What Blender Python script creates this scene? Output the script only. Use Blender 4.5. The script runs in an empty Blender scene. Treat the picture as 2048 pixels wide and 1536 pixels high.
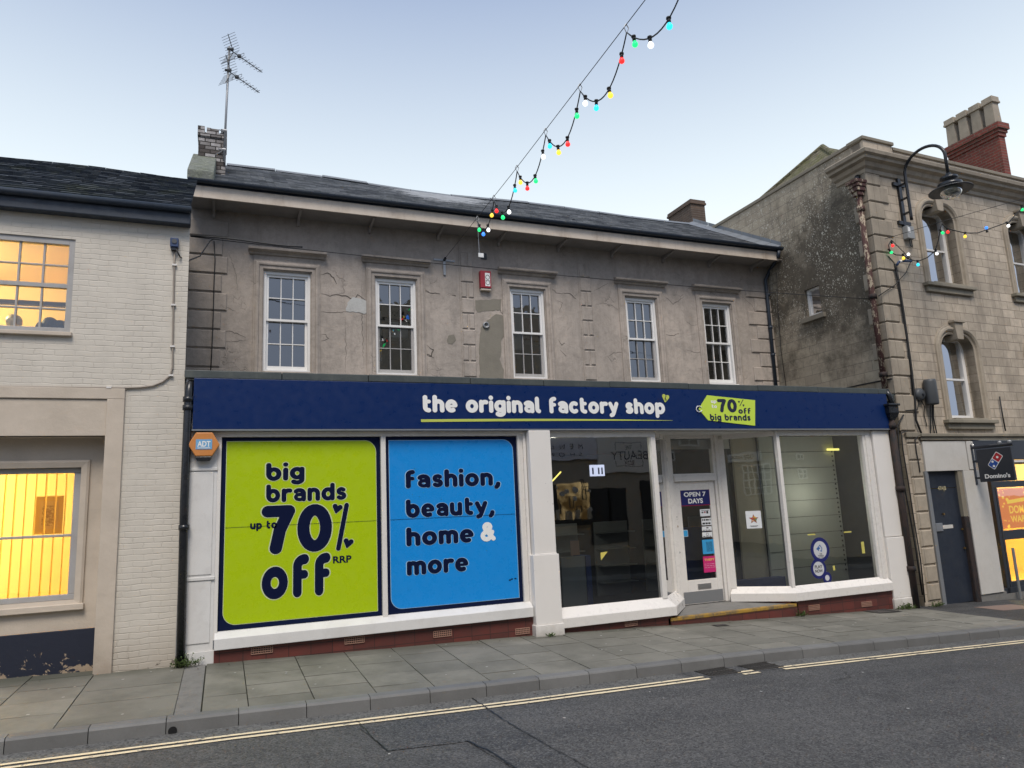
import bpy, math, random
import numpy as np
from mathutils import Vector, Matrix
random.seed(7)
D=bpy.data
SC=bpy.context.scene
COL=SC.collection
R=math.radians
# ------------------------------------------------------------------ camera survey
yaw,pitch,roll=R(22.131),R(9.886),R(-2.6065); FPX=1431.06
fw=np.array([math.sin(yaw)*math.cos(pitch),math.cos(yaw)*math.cos(pitch),math.sin(pitch)])
rt=np.array([math.cos(yaw),-math.sin(yaw),0.]); up=np.cross(rt,fw)
r2=math.cos(roll)*rt+math.sin(roll)*up; u2=-math.sin(roll)*rt+math.cos(roll)*up
CAM=np.array([0,-11.,1.9])
def ray(u,v): return fw*FPX+r2*(u-1024)-u2*(v-768)
def PY(u,v,Y=0.):            # survey point on the wall plane Y
    d=ray(u,v); return CAM+d*((Y-CAM[1])/d[1])
def PX(u,v,X):
    d=ray(u,v); return CAM+d*((X-CAM[0])/d[0])
def PZ(u,v,Z):
    d=ray(u,v); return CAM+d*((Z-CAM[2])/d[2])
def rect(tl,tr,br,bl,Y):     # true rectangle x0,x1,z0,z1 surveyed on a wall plane
    a,b,c,d=[PY(*p,Y) for p in (tl,tr,br,bl)]
    return ((a[0]+d[0])/2,(b[0]+c[0])/2,(c[2]+d[2])/2,(a[2]+b[2])/2)
SA=R(2.2); SO=np.array([13.34,0,0]); SD=np.array([math.cos(SA),math.sin(SA),0]); SN=np.array([-math.sin(SA),math.cos(SA),0])
def SP(s,o,z): return tuple(SO+SD*s+SN*o+np.array([0,0,z]))   # stone front: along, inward, up
def QS(u,v,s):               # point on the plane across the stone front at s -> (outward inward offset, z)
    d=ray(u,v); o=SO+SD*s; t=((o-CAM)@SD)/(d@SD); w=CAM+d*t; return ((w-o)@SN, w[2])
def QF(u,v,off=0):
    d=ray(u,v); o=SO+SN*off; t=((o-CAM)@SN)/(d@SN); w=CAM+d*t; return ((w-o)@SD, w[2])
# ------------------------------------------------------------------ heights of the sloping street
def lerp_tab(x,t):
    if x<=t[0][0]: return t[0][1]+(x-t[0][0])*(t[1][1]-t[0][1])/(t[1][0]-t[0][0])
    for (a,b),(c,d) in zip(t,t[1:]):
        if x<=c: return b+(d-b)*(x-a)/(c-a)
    a,b=t[-2];c,d=t[-1]; return d+(x-c)*(d-b)/(c-a)
ZB=[(-8,.19),(0,.03),(5,-.10),(13,-.42),(30,-1.05)]
ZK=[(-8,.16),(-1.9,.01),(0,-.03),(3,-.115),(6.8,-.195),(12.4,-.395),(30,-1.05)]
KY=-2.6
def zb(x): return lerp_tab(x,ZB)
def zk(x): return lerp_tab(x,ZK)
def zp(x,y): t=min(1,max(0,-y/2.45)); return zb(x)*(1-t)+zk(x)*t
def zr(x,y): return zk(x)-.145+.012*(KY-y)
# ------------------------------------------------------------------ mesh helper
class MB:
    def __init__(s): s.v=[];s.f=[];s.xf=None
    def add(s,vs,fs):
        n=len(s.v); s.v+= [tuple(s.xf(*p)) if s.xf else tuple(p) for p in vs]; s.f+=[tuple(i+n for i in f) for f in fs]; return s
    def box(s,x0,x1,y0,y1,z0,z1):
        return s.add([(x0,y0,z0),(x1,y0,z0),(x1,y1,z0),(x0,y1,z0),(x0,y0,z1),(x1,y0,z1),(x1,y1,z1),(x0,y1,z1)],
            [(3,2,1,0),(4,5,6,7),(0,1,5,4),(1,2,6,5),(2,3,7,6),(3,0,4,7)])
    def chbox(s,x0,x1,y0,y1,z0,z1,c=.02):   # block with chamfered front (towards -y)
        return s.add([(x0,y1,z0),(x1,y1,z0),(x1,y1,z1),(x0,y1,z1),(x0,y0+c,z0),(x1,y0+c,z0),(x1,y0+c,z1),(x0,y0+c,z1),
            (x0+c,y0,z0+c),(x1-c,y0,z0+c),(x1-c,y0,z1-c),(x0+c,y0,z1-c)],
            [(0,1,5,4),(1,2,6,5),(2,3,7,6),(3,0,4,7),(4,5,9,8),(5,6,10,9),(6,7,11,10),(7,4,8,11),(8,9,10,11)])
    def quad(s,a,b,c,d): return s.add([a,b,c,d],[(0,1,2,3)])
    def prism(s,poly,fn0,fn1):   # poly of 2-tuples mapped by fn0 / fn1 to the two ends
        n=len(poly); vs=[fn0(*p) for p in poly]+[fn1(*p) for p in poly]
        fs=[tuple(range(n))[::-1],tuple(range(n,2*n))]+[(i,(i+1)%n,n+(i+1)%n,n+i) for i in range(n)]
        return s.add(vs,fs)
    def tube(s,pts,r,n=8,cap=True):
        pts=[Vector(p) for p in pts]; rs=r if isinstance(r,(list,tuple)) else [r]*len(pts)
        vs=[];fs=[];prev=None
        for i,p in enumerate(pts):
            if i==0: t=pts[1]-p
            elif i==len(pts)-1: t=p-pts[i-1]
            else: t=(pts[i+1]-p).normalized()+(p-pts[i-1]).normalized()
            t.normalize() if t.length>1e-9 else None
            if prev is None: a=t.orthogonal().normalized()
            else:
                a=prev-t*prev.dot(t); a=a.normalized() if a.length>1e-6 else t.orthogonal().normalized()
            prev=a; b=t.cross(a)
            for k in range(n):
                an=2*math.pi*k/n; vs.append(tuple(p+(a*math.cos(an)+b*math.sin(an))*rs[i]))
        for i in range(len(pts)-1):
            for k in range(n): fs.append((i*n+k,i*n+(k+1)%n,(i+1)*n+(k+1)%n,(i+1)*n+k))
        if cap: fs.append(tuple(range(n))[::-1]); m=(len(pts)-1)*n; fs.append(tuple(range(m,m+n)))
        return s.add(vs,fs)
    def lathe(s,c,prof,n=20,axis='z'):
        vs=[];fs=[]
        for r,h in prof:
            for k in range(n):
                a=2*math.pi*k/n
                if axis=='z': vs.append((c[0]+r*math.cos(a),c[1]+r*math.sin(a),c[2]+h))
                else: vs.append((c[0]+r*math.cos(a),c[1]+h,c[2]+r*math.sin(a)))
        for i in range(len(prof)-1):
            for k in range(n): fs.append((i*n+k,i*n+(k+1)%n,(i+1)*n+(k+1)%n,(i+1)*n+k))
        return s.add(vs,fs)
    def wall(s,x0,x1,z0,z1,Y,holes,depth,reveal=True):
        xs=sorted({x0,x1}|{h[0] for h in holes}|{h[1] for h in holes}); zs=sorted({z0,z1}|{h[2] for h in holes}|{h[3] for h in holes})
        xs=[x for x in xs if x0<=x<=x1]; zs=[z for z in zs if z0<=z<=z1]
        for a,b in zip(xs,xs[1:]):
            for c,d in zip(zs,zs[1:]):
                mx,mz=(a+b)/2,(c+d)/2
                if any(h[0]<mx<h[1] and h[2]<mz<h[3] for h in holes): continue
                s.quad((a,Y,c),(b,Y,c),(b,Y,d),(a,Y,d))
        if reveal:
            for h in holes:
                a,b,c,d=h[:4]; e=Y+depth
                s.quad((a,Y,c),(a,Y,d),(a,e,d),(a,e,c)); s.quad((b,Y,c),(b,e,c),(b,e,d),(b,Y,d))
                s.quad((a,Y,d),(b,Y,d),(b,e,d),(a,e,d)); s.quad((a,Y,c),(a,e,c),(b,e,c),(b,Y,c))
        return s
    def sweep(s,path,prof,closed=False):   # path (x,z) in wall plane, profile (out from opening, y)
        n=len(path);m=len(prof);vs=[];fs=[]
        for i,(x,z) in enumerate(path):
            def seg(a,b):
                dx,dz=b[0]-a[0],b[1]-a[1];l=math.hypot(dx,dz) or 1;return (-dz/l,dx/l)
            ns=[]
            if i>0: ns.append(seg(path[i-1],path[i]))
            if i<n-1: ns.append(seg(path[i],path[i+1]))
            nx=sum(a[0] for a in ns)/len(ns);nz=sum(a[1] for a in ns)/len(ns)
            l2=nx*nx+nz*nz; nx/=l2;nz/=l2
            for o,y in prof: vs.append((x+nx*o,y,z+nz*o))
        for i in range(n-1):
            for k in range(m-1): fs.append((i*m+k,i*m+k+1,(i+1)*m+k+1,(i+1)*m+k))
        fs.append(tuple(range(m)));fs.append(tuple(range((n-1)*m,n*m))[::-1])
        return s.add(vs,fs)
    def build(s,name,mat,parent=None,smooth=False,bev=0,**props):
        me=D.meshes.new(name); off=Vector((0,0,0)); p=parent
        while p is not None: off+=Vector(p.location); p=p.parent
        me.from_pydata([tuple(Vector(v)-off) for v in s.v],[],s.f); me.update()
        if mat: me.materials.append(mat)
        o=D.objects.new(name,me); COL.objects.link(o)
        if parent: o.parent=parent
        if smooth:
            for pl in me.polygons: pl.use_smooth=True
        if bev:
            b=o.modifiers.new('bevel','BEVEL'); b.width=bev;b.segments=2;b.limit_method='ANGLE'
        for k,v in props.items(): o[k]=v
        return o
def thing(name,label,cat,loc=(0,0,0),group=None):
    o=D.objects.new(name,None); COL.objects.link(o); o.location=loc; o.empty_display_size=.2
    o['label']=label;o['category']=cat
    if group:o['group']=group
    return o
def tagt(o,label,cat,group=None):
    o['label']=label;o['category']=cat
    if group:o['group']=group
    return o
def mesh_origin(o,loc):
    """put a single-mesh thing's origin at its base"""
    loc=Vector(loc); o.data.transform(Matrix.Translation(-loc)); o.location=loc; return o
# ------------------------------------------------------------------ materials
def newmat(name):
    m=D.materials.new(name); m.use_nodes=True; nt=m.node_tree; nt.nodes.clear()
    return m,nt,nt.nodes,nt.links
class N:
    def __init__(s,name):
        s.m,s.nt,s.n,s.l=newmat(name); s.out=s.n.new('ShaderNodeOutputMaterial'); s.pos=s.n.new('ShaderNodeNewGeometry').outputs['Position']
        s.rnd=None
    def node(s,t,**kw):
        n=s.n.new(t)
        for k,v in kw.items():
            if k in n.inputs.keys() if isinstance(k,str) else False: s.set(n,k,v)
            else: setattr(n,k,v)
        return n
    def set(s,n,k,v):
        i=n.inputs[k]
        if hasattr(v,'links') or isinstance(v,bpy.types.NodeSocket): s.l.new(v,i)
        else: i.default_value=v
    def plane(s,kind):
        sep=s.n.new('ShaderNodeSeparateXYZ'); s.l.new(s.pos,sep.inputs[0]); c=s.n.new('ShaderNodeCombineXYZ')
        a,b={'xz':(0,2),'yz':(1,2),'xy':(0,1)}[kind]
        s.l.new(sep.outputs[a],c.inputs[0]); s.l.new(sep.outputs[b],c.inputs[1]); return c.outputs[0]
    def scale(s,vec,v):
        n=s.n.new('ShaderNodeVectorMath'); n.operation='MULTIPLY'; s.l.new(vec,n.inputs[0]); n.inputs[1].default_value=v; return n.outputs[0]
    def noise(s,sc,detail=4,rough=.6,vec=None,dist=0):
        n=s.n.new('ShaderNodeTexNoise'); s.l.new(vec or s.pos,n.inputs['Vector']); n.inputs['Scale'].default_value=sc
        n.inputs['Detail'].default_value=detail;n.inputs['Roughness'].default_value=rough;n.inputs['Distortion'].default_value=dist; return n.outputs['Fac']
    def voro(s,sc,feature='F1',vec=None,out='Distance'):
        n=s.n.new('ShaderNodeTexVoronoi'); n.feature=feature; s.l.new(vec or s.pos,n.inputs['Vector']); n.inputs['Scale'].default_value=sc; return n.outputs[out]
    def ramp(s,fac,stops):
        n=s.n.new('ShaderNodeValToRGB'); s.l.new(fac,n.inputs[0]); cr=n.color_ramp
        while len(cr.elements)<len(stops): cr.elements.new(.5)
        for e,(p,c) in zip(cr.elements,stops):
            e.position=p; e.color=(c,c,c,1) if isinstance(c,(int,float)) else (*c[:3],1)
        return n.outputs[0]
    def mix(s,fac,a,b,mode='MIX'):
        n=s.n.new('ShaderNodeMixRGB'); n.blend_type=mode
        for k,v in ((0,fac),(1,a),(2,b)):
            if isinstance(v,bpy.types.NodeSocket): s.l.new(v,n.inputs[k])
            elif k==0: n.inputs[0].default_value=v
            else: n.inputs[k].default_value=(*v[:3],1) if not isinstance(v,(int,float)) else (v,v,v,1)
        return n.outputs[0]
    def math(s,op,a,b=0,clamp=False):
        n=s.n.new('ShaderNodeMath'); n.operation=op;n.use_clamp=clamp
        for k,v in ((0,a),(1,b)):
            if isinstance(v,bpy.types.NodeSocket): s.l.new(v,n.inputs[k])
            else: n.inputs[k].default_value=v
        return n.outputs[0]
    def sep(s,i):
        n=s.n.new('ShaderNodeSeparateXYZ'); s.l.new(s.pos,n.inputs[0]); return n.outputs[i]
    def brick(s,vec,w,h,mortar,c1,c2,cm,smooth=.1,offset=.5,bias=0):
        n=s.n.new('ShaderNodeTexBrick'); s.l.new(vec,n.inputs['Vector']); n.offset=offset
        n.inputs['Scale'].default_value=1;n.inputs['Brick Width'].default_value=w;n.inputs['Row Height'].default_value=h
        n.inputs['Mortar Size'].default_value=mortar;n.inputs['Mortar Smooth'].default_value=smooth;n.inputs['Bias'].default_value=bias
        for k,c in (('Color1',c1),('Color2',c2),('Mortar',cm)): n.inputs[k].default_value=(*c,1)
        return n.outputs['Color'],n.outputs['Fac']
    def island(s):
        if not s.rnd:
            for g in s.n:
                if g.type=='NEW_GEOMETRY': s.rnd=g.outputs['Random Per Island']
        return s.rnd
    def bsdf(s,color,rough=.8,metal=0,bump=None,bs=.3,bd=.02,spec=None,coat=0,trans=0,emis=None,es=0):
        b=s.n.new('ShaderNodeBsdfPrincipled'); 
        if isinstance(color,bpy.types.NodeSocket): s.l.new(color,b.inputs['Base Color'])
        else: b.inputs['Base Color'].default_value=(*color[:3],1)
        if isinstance(rough,bpy.types.NodeSocket): s.l.new(rough,b.inputs['Roughness'])
        else: b.inputs['Roughness'].default_value=rough
        b.inputs['Metallic'].default_value=metal
        if spec is not None: b.inputs['Specular IOR Level'].default_value=spec
        if coat: b.inputs['Coat Weight'].default_value=coat; b.inputs['Coat Roughness'].default_value=.1
        if emis: b.inputs['Emission Color'].default_value=(*emis,1); b.inputs['Emission Strength'].default_value=es
        if bump is not None:
            bn=s.n.new('ShaderNodeBump'); bn.inputs['Strength'].default_value=bs; bn.inputs['Distance'].default_value=bd
            s.l.new(bump,bn.inputs['Height']); s.l.new(bn.outputs[0],b.inputs['Normal'])
        s.l.new(b.outputs[0],s.out.inputs[0]); s.b=b; return s.m
def c3(*a): return a
def paint(name,col,rough=.45,dirt=.25,dc=(.12,.10,.08),sc=3,bumpy=.1,streak=True,metal=0,spec=None):
    g=N(name); n1=g.noise(sc,6,.65); v=g.scale(g.pos,(9,9,.8)); n2=g.noise(1,5,.7,vec=v) if streak else g.noise(sc*3,4)
    f=g.math('MULTIPLY',g.ramp(n1,[(.45,0),(.8,1)]),dirt); f2=g.math('MULTIPLY',g.ramp(n2,[(.55,0),(.85,1)]),dirt)
    c=g.mix(g.math('ADD',f,f2,True),col,dc); fine=g.noise(60,3); c=g.mix(g.math('MULTIPLY',fine,.12),c,(0,0,0))
    return g.bsdf(c,g.ramp(g.noise(8,4),[(.3,max(.05,rough-.12)),(.7,min(1,rough+.15))]),metal,bump=g.noise(25,4),bs=bumpy,bd=.01,spec=spec)
M={}
def plaster():
    g=N('weathered_render'); big=g.noise(.55,5,.6); med=g.noise(2.2,8,.72,dist=.4); vs=g.scale(g.pos,(2.2,2.2,.35)); st=g.noise(1.6,6,.7,vec=vs)
    c=g.mix(g.ramp(big,[(.35,0),(.65,1)]),(.37,.325,.285),(.50,.43,.37))
    c=g.mix(g.math('MULTIPLY',g.ramp(med,[(.44,0),(.62,1)]),.5),c,(.23,.205,.18)); c=g.mix(g.math('MULTIPLY',g.ramp(g.noise(7,8,.8),[(.50,0),(.62,1)]),.35),c,(.22,.195,.17))
    c=g.mix(g.math('MULTIPLY',g.ramp(st,[(.5,0),(.72,1)]),.5),c,(.19,.17,.15))
    c=g.mix(g.math('MULTIPLY',g.ramp(g.noise(3.1,5,.7),[(.6,0),(.72,1)]),.35),c,(.46,.40,.34))
    # darker towards the eaves line, dirt staining at the left quoins
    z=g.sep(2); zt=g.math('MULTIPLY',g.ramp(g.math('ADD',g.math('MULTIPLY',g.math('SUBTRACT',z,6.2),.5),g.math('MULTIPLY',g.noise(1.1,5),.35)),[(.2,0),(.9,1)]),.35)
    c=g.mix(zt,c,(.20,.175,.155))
    x=g.sep(0); xl=g.math('MULTIPLY',g.ramp(g.math('ADD',g.math('MULTIPLY',x,.6),g.math('MULTIPLY',g.noise(1.5,5),.5)),[(.1,1),(.75,0)]),.4)
    c=g.mix(xl,c,(.16,.145,.13))
    # cracks: warped voronoi edges kept only in patches
    w=g.n.new('ShaderNodeTexNoise'); w.inputs['Scale'].default_value=2.5; w.inputs['Detail'].default_value=6; g.l.new(g.pos,w.inputs['Vector'])
    va=g.n.new('ShaderNodeVectorMath');va.operation='MULTIPLY_ADD'; g.l.new(w.outputs['Color'],va.inputs[0]); va.inputs[1].default_value=(.55,.55,.55); g.l.new(g.pos,va.inputs[2])
    e=g.voro(1.15,'DISTANCE_TO_EDGE',va.outputs[0]); msk=g.ramp(g.noise(1.3,3,.5),[(.64,0),(.72,1)])
    cr=g.math('MULTIPLY',g.ramp(e,[(.004,1),(.016,0)]),msk); c=g.mix(g.math('MULTIPLY',cr,.45),c,(.08,.068,.06))
    e2=g.voro(4.2,'DISTANCE_TO_EDGE',va.outputs[0]); cr2=g.math('MULTIPLY',g.ramp(e2,[(.006,1),(.03,0)]),g.ramp(g.noise(1.7,3,.5),[(.63,0),(.68,1)]))
    c=g.mix(g.math('MULTIPLY',cr2,.55),c,(.08,.07,.06)); pit=g.ramp(g.voro(14),[(.03,1),(.07,0)])
    c=g.mix(g.math('MULTIPLY',g.math('MULTIPLY',pit,g.ramp(g.noise(1.3,3),[(.5,0),(.6,1)])),.6),c,(.09,.08,.07))
    h=g.math('SUBTRACT',g.math('ADD',g.math('MULTIPLY',med,1.0),g.math('MULTIPLY',g.noise(22,5),.25)),g.math('ADD',g.math('MULTIPLY',cr,.3),g.math('MULTIPLY',cr2,.25)))
    return g.bsdf(c,.9,bump=h,bs=.55,bd=.035)
M['plaster']=plaster()
def stone(name,pl,algae=0.,lichen=0.,c1=(.38,.32,.25),c2=(.27,.225,.175),w=.46,h=.205,dark=.3):
    g=N(name); vec=g.plane(pl)
    wn=g.n.new('ShaderNodeTexNoise');wn.inputs['Scale'].default_value=3;g.l.new(g.pos,wn.inputs['Vector'])
    va=g.n.new('ShaderNodeVectorMath');va.operation='MULTIPLY_ADD';g.l.new(wn.outputs['Color'],va.inputs[0]);va.inputs[1].default_value=(.012,.012,0);g.l.new(vec,va.inputs[2])
    c,f=g.brick(va.outputs[0],w,h,.006,c1,c2,(.15,.125,.10),.3)
    c=g.mix(g.math('MULTIPLY',g.ramp(g.noise(.35,6,.7),[(.4,0),(.62,1)]),dark),c,(.20,.175,.14))
    c=g.mix(g.math('MULTIPLY',g.ramp(g.noise(5,7,.75),[(.35,1),(.6,0)]),.35),c,(.20,.17,.13))
    sv=g.scale(g.pos,(2.5,2.5,.25)); c=g.mix(g.math('MULTIPLY',g.ramp(g.noise(1.3,5,.65,vec=sv),[(.52,0),(.75,1)]),.5),c,(.13,.11,.09))
    if algae:
        # black algae kept to a tall patch beside the rainwater pipe, thinning low down
        y=g.sep(1);z=g.sep(2); a=g.math('SUBTRACT',1.22,g.math('MULTIPLY',g.math('ABSOLUTE',g.math('SUBTRACT',z,7.2)),.30))
        b2=g.math('SUBTRACT',a,g.math('MULTIPLY',g.math('ABSOLUTE',g.math('SUBTRACT',y,1.2)),.17)); b2=g.math('SUBTRACT',b2,.18)
        k=g.math('ADD',g.math('MULTIPLY',g.math('SUBTRACT',g.noise(1.3,9,.78),.5),2.6),b2,True)
        k=g.ramp(k,[(.15,0),(.7,1)]); c=g.mix(g.math('MULTIPLY',k,algae),c,g.mix(g.noise(7,4),(.040,.034,.026),(.135,.112,.08)))
    if lichen:
        lv=g.n.new('ShaderNodeVectorMath');lv.operation='MULTIPLY_ADD';g.l.new(wn.outputs['Color'],lv.inputs[0]);lv.inputs[1].default_value=(.12,.12,.12);g.l.new(g.pos,lv.inputs[2]); lv=g.scale(lv.outputs[0],(1,1,.75)); e=g.math('MULTIPLY',g.ramp(g.voro(7.5,vec=lv),[(.15,1),(.21,0)]),g.ramp(g.noise(4,3),[(.5,0),(.55,1)])); e2=g.ramp(g.voro(15,vec=lv),[(.15,1),(.24,0)]); e2=g.math('MAXIMUM',e2,g.math('MULTIPLY',g.ramp(g.voro(27,vec=lv),[(.2,1),(.3,0)]),.7))
        msk=g.ramp(g.noise(1.6,6,.7),[(.42,0),(.52,1)]); l=g.math('MULTIPLY',g.math('MAXIMUM',e,e2),msk)
        z=g.sep(2); l=g.math('MULTIPLY',l,g.ramp(g.math('MULTIPLY',z,.1),[(.5,0),(.66,1)])); c=g.mix(g.math('MULTIPLY',l,lichen),c,(.55,.52,.44))
    hgt=g.math('SUBTRACT',g.math('MULTIPLY',g.noise(14,6,.7),.6),f)
    return g.bsdf(c,.92,bump=hgt,bs=.5,bd=.012)
M['stone_f']=stone('ashlar_stone','xz',c1=(.60,.51,.40),c2=(.45,.38,.295),dark=.45)
M['stone_s']=stone('sooty_side_stone','yz',algae=.93,lichen=.9,w=.5,h=.24,c1=(.50,.43,.32),c2=(.38,.32,.24),dark=.4)
M['stone_t']=stone('carved_stone','xz',w=9,h=9,c1=(.42,.36,.28),c2=(.37,.31,.24),dark=.5)
M['coping']=stone('mossy_stone','xz',w=1.6,h=9,c1=(.30,.27,.21),c2=(.22,.2,.15),dark=.8)
def painted_brick(name,col,wob=.02,low_dirt=True):
    g=N(name); vec=g.plane('xz'); wn=g.n.new('ShaderNodeTexNoise');wn.inputs['Scale'].default_value=4.5;wn.inputs['Detail'].default_value=5;g.l.new(g.pos,wn.inputs['Vector'])
    va=g.n.new('ShaderNodeVectorMath');va.operation='MULTIPLY_ADD';g.l.new(wn.outputs['Color'],va.inputs[0]);va.inputs[1].default_value=(.09,.05,0);g.l.new(vec,va.inputs[2])
    _,f=g.brick(va.outputs[0],.235,.077,.009,(1,1,1),(1,1,1),(0,0,0),.9)
    n=g.noise(3,6,.6); c=g.mix(g.ramp(n,[(.35,0),(.7,1)]),col,tuple(k*.88 for k in col))
    msk=g.ramp(g.noise(2.2,5,.6),[(.35,.15),(.65,1)]); c=g.mix(g.math('MULTIPLY',g.math('MULTIPLY',f,msk),.16),c,(.25,.2,.15))
    if low_dirt:
        z=g.sep(2); d=g.ramp(g.math('ADD',g.math('MULTIPLY',z,.9),g.math('MULTIPLY',g.noise(3,6,.7),.9)),[(.35,1),(1.0,0)]); c=g.mix(g.math('MULTIPLY',d,.6),c,(.24,.185,.13))
        pe=g.math('MULTIPLY',g.ramp(g.noise(5,6,.7,dist=.6),[(.60,0),(.62,1)]),g.ramp(z,[(.03,1),(.32,0)])); c=g.mix(pe,c,(.07,.055,.045))
    h=g.math('SUBTRACT',g.math('MULTIPLY',g.noise(9,6,.65),.7),g.math('MULTIPLY',f,msk))
    return g.bsdf(c,.7,bump=h,bs=.45,bd=.012)
M['cream_brick']=painted_brick('painted_brick',(.60,.555,.48))
def cream_render():
    g=N('cream_render'); c=g.mix(g.ramp(g.noise(1.8,6,.65),[(.35,0),(.7,1)]),(.55,.475,.39),(.46,.395,.32))
    z=g.sep(2); d=g.ramp(g.math('ADD',g.math('MULTIPLY',z,.8),g.math('MULTIPLY',g.noise(4,6,.7),.8)),[(.3,1),(.85,0)]); c=g.mix(g.math('MULTIPLY',d,.6),c,(.22,.165,.12))
    return g.bsdf(c,.75,bump=g.noise(7,8,.7),bs=.4,bd=.02)
M['cream']=cream_render()
def peeling():
    g=N('peeling_navy_paint'); z=g.sep(2)
    k=g.math('ADD',g.noise(4,6,.7,dist=.5),g.math('MULTIPLY',g.math('SUBTRACT',.34,z),.5)); f=g.ramp(k,[(.62,0),(.635,1)])
    c=g.mix(f,(.012,.016,.032),g.mix(g.noise(9),(.42,.34,.24),(.28,.2,.14))); return g.bsdf(c,.55,bump=g.math('SUBTRACT',g.noise(12,5),f),bs=.4,bd=.01)
M['peel']=peeling()
def slate(name,c1,c2,moss=.3):
    g=N(name); r=g.island(); c=g.mix(r,c1,c2); c=g.mix(g.math('MULTIPLY',g.ramp(g.noise(6,6,.7),[(.45,0),(.7,1)]),.6),c,(.13,.135,.13))
    m=g.math('MULTIPLY',g.ramp(g.noise(1.3,7,.75),[(.52,0),(.7,1)]),moss); c=g.mix(m,c,(.07,.08,.03))
    return g.bsdf(c,g.ramp(g.noise(9,4),[(.3,.6),(.7,.9)]),bump=g.noise(30,5),bs=.4,bd=.01)
M['slate']=slate('blue_slate',(.14,.15,.165),(.36,.37,.38),.2)
M['slate_dark']=slate('mossy_dark_slate',(.015,.022,.035),(.065,.08,.10),.55)
def mossroof():
    g=N('mossy_stone_tiles'); c,f=g.brick(g.plane('yz'),.35,.14,.012,(.13,.115,.075),(.20,.175,.12),(.03,.03,.02),.3); c=g.mix(g.ramp(g.noise(2.2,7,.75),[(.42,0),(.6,1)]),c,(.10,.10,.035)); c=g.mix(g.math('MULTIPLY',g.ramp(g.noise(6,5,.7),[(.5,0),(.7,1)]),.6),c,(.22,.20,.13))
    return g.bsdf(c,.95,bump=g.math('SUBTRACT',g.noise(9,6,.7),f),bs=.9,bd=.05)
M['slate_moss']=mossroof()
def roughbrick(name,pl,c1,c2,cm,w=.235,h=.078):
    g=N(name); vec=g.plane(pl); c,f=g.brick(vec,w,h,.011,c1,c2,cm,.2); c=g.mix(g.math('MULTIPLY',g.ramp(g.noise(6,6,.7),[(.4,0),(.7,1)]),.5),c,(.06,.045,.035))
    return g.bsdf(c,.9,bump=g.math('SUBTRACT',g.noise(20,4),f),bs=.6,bd=.015)
M['redbrick']=roughbrick('red_brick','xz',(.27,.06,.04),(.19,.045,.033),(.22,.15,.12))
M['redbrick_y']=roughbrick('red_brick_side','yz',(.25,.055,.038),(.18,.04,.03),(.20,.13,.10))
M['brownbrick']=roughbrick('brown_brick','yz',(.13,.085,.06),(.09,.06,.045),(.14,.12,.1))
M['oldbrick']=roughbrick('old_white_washed_brick','xz',(.44,.42,.41),(.045,.035,.032),(.02,.018,.016),.21,.085)
M['white']=paint('white_gloss_paint',(.76,.73,.69),.3,.07,(.45,.40,.34),sc=1.2,bumpy=.03,streak=False)
def whitepil():
    g=N('white_gloss_paint_splashed'); c=g.mix(g.math('MULTIPLY',g.ramp(g.noise(1.5,6,.65),[(.45,0),(.8,1)]),.12),(.76,.73,.69),(.45,.40,.34))
    h=g.math('ADD',g.sep(2),g.math('MULTIPLY',g.sep(0),.031)); d=g.ramp(g.math('ADD',h,g.math('MULTIPLY',g.noise(7,6,.75),.35)),[(.10,1),(.42,0)]); c=g.mix(g.math('MULTIPLY',d,.7),c,(.20,.17,.13))
    ch=g.ramp(g.noise(16,4,.7),[(.70,0),(.715,1)]); c=g.mix(g.math('MULTIPLY',ch,.6),c,(.22,.2,.17))
    return g.bsdf(c,.35,bump=g.noise(4,4),bs=.06,bd=.02)
M['white_pil']=whitepil()
M['white_old']=paint('flaking_white_paint',(.72,.71,.69),.4,.30,(.36,.33,.30),sc=2,bumpy=.10,streak=False)
M['white_win']=paint('white_sash_paint',(.84,.83,.81),.45,.12,(.45,.42,.38))
M['grey_win']=paint('weathered_grey_sash_paint',(.40,.39,.38),.55,.4,(.2,.19,.18))
M['creamboard']=paint('cream_eaves_board',(.64,.55,.45),.6,.5,(.30,.22,.15),bumpy=.15)
M['soffit']=paint('dull_soffit_paint',(.30,.27,.25),.8,.4,(.15,.13,.12))
M['gutter']=paint('dark_blue_gutter',(.02,.03,.048),.5,.4,(.07,.08,.08))
M['black']=paint('black_gloss_pipe',(.012,.014,.018),.3,.3,(.05,.045,.04))
M['blackmat']=paint('black_rubber',(.012,.012,.013),.6,.1,(.04,.04,.04))
M['lead']=paint('grey_lead',(.19,.21,.235),.55,.4,(.1,.1,.1))
M['canopy']=paint('dark_green_grey_lead_capping',(.050,.062,.062),.6,.7,(.10,.11,.10),bumpy=.3)
M['signblue']=paint('navy_sign_panel',(.003,.021,.105),.35,.04,(.02,.04,.12),sc=.6,bumpy=0,spec=.3,streak=False)
M['tile']=None
def tile():
    g=N('maroon_tile'); c,f=g.brick(g.plane('xz'),.3,.15,.006,(.15,.038,.03),(.09,.026,.022),(.045,.02,.018),.1,offset=0)
    c=g.mix(g.math('MULTIPLY',g.ramp(g.noise(5,6,.7),[(.4,0),(.75,1)]),.6),c,(.06,.035,.03)); return g.bsdf(c,.45,bump=f,bs=-.3,bd=.004)
M['tile']=tile()
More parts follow.
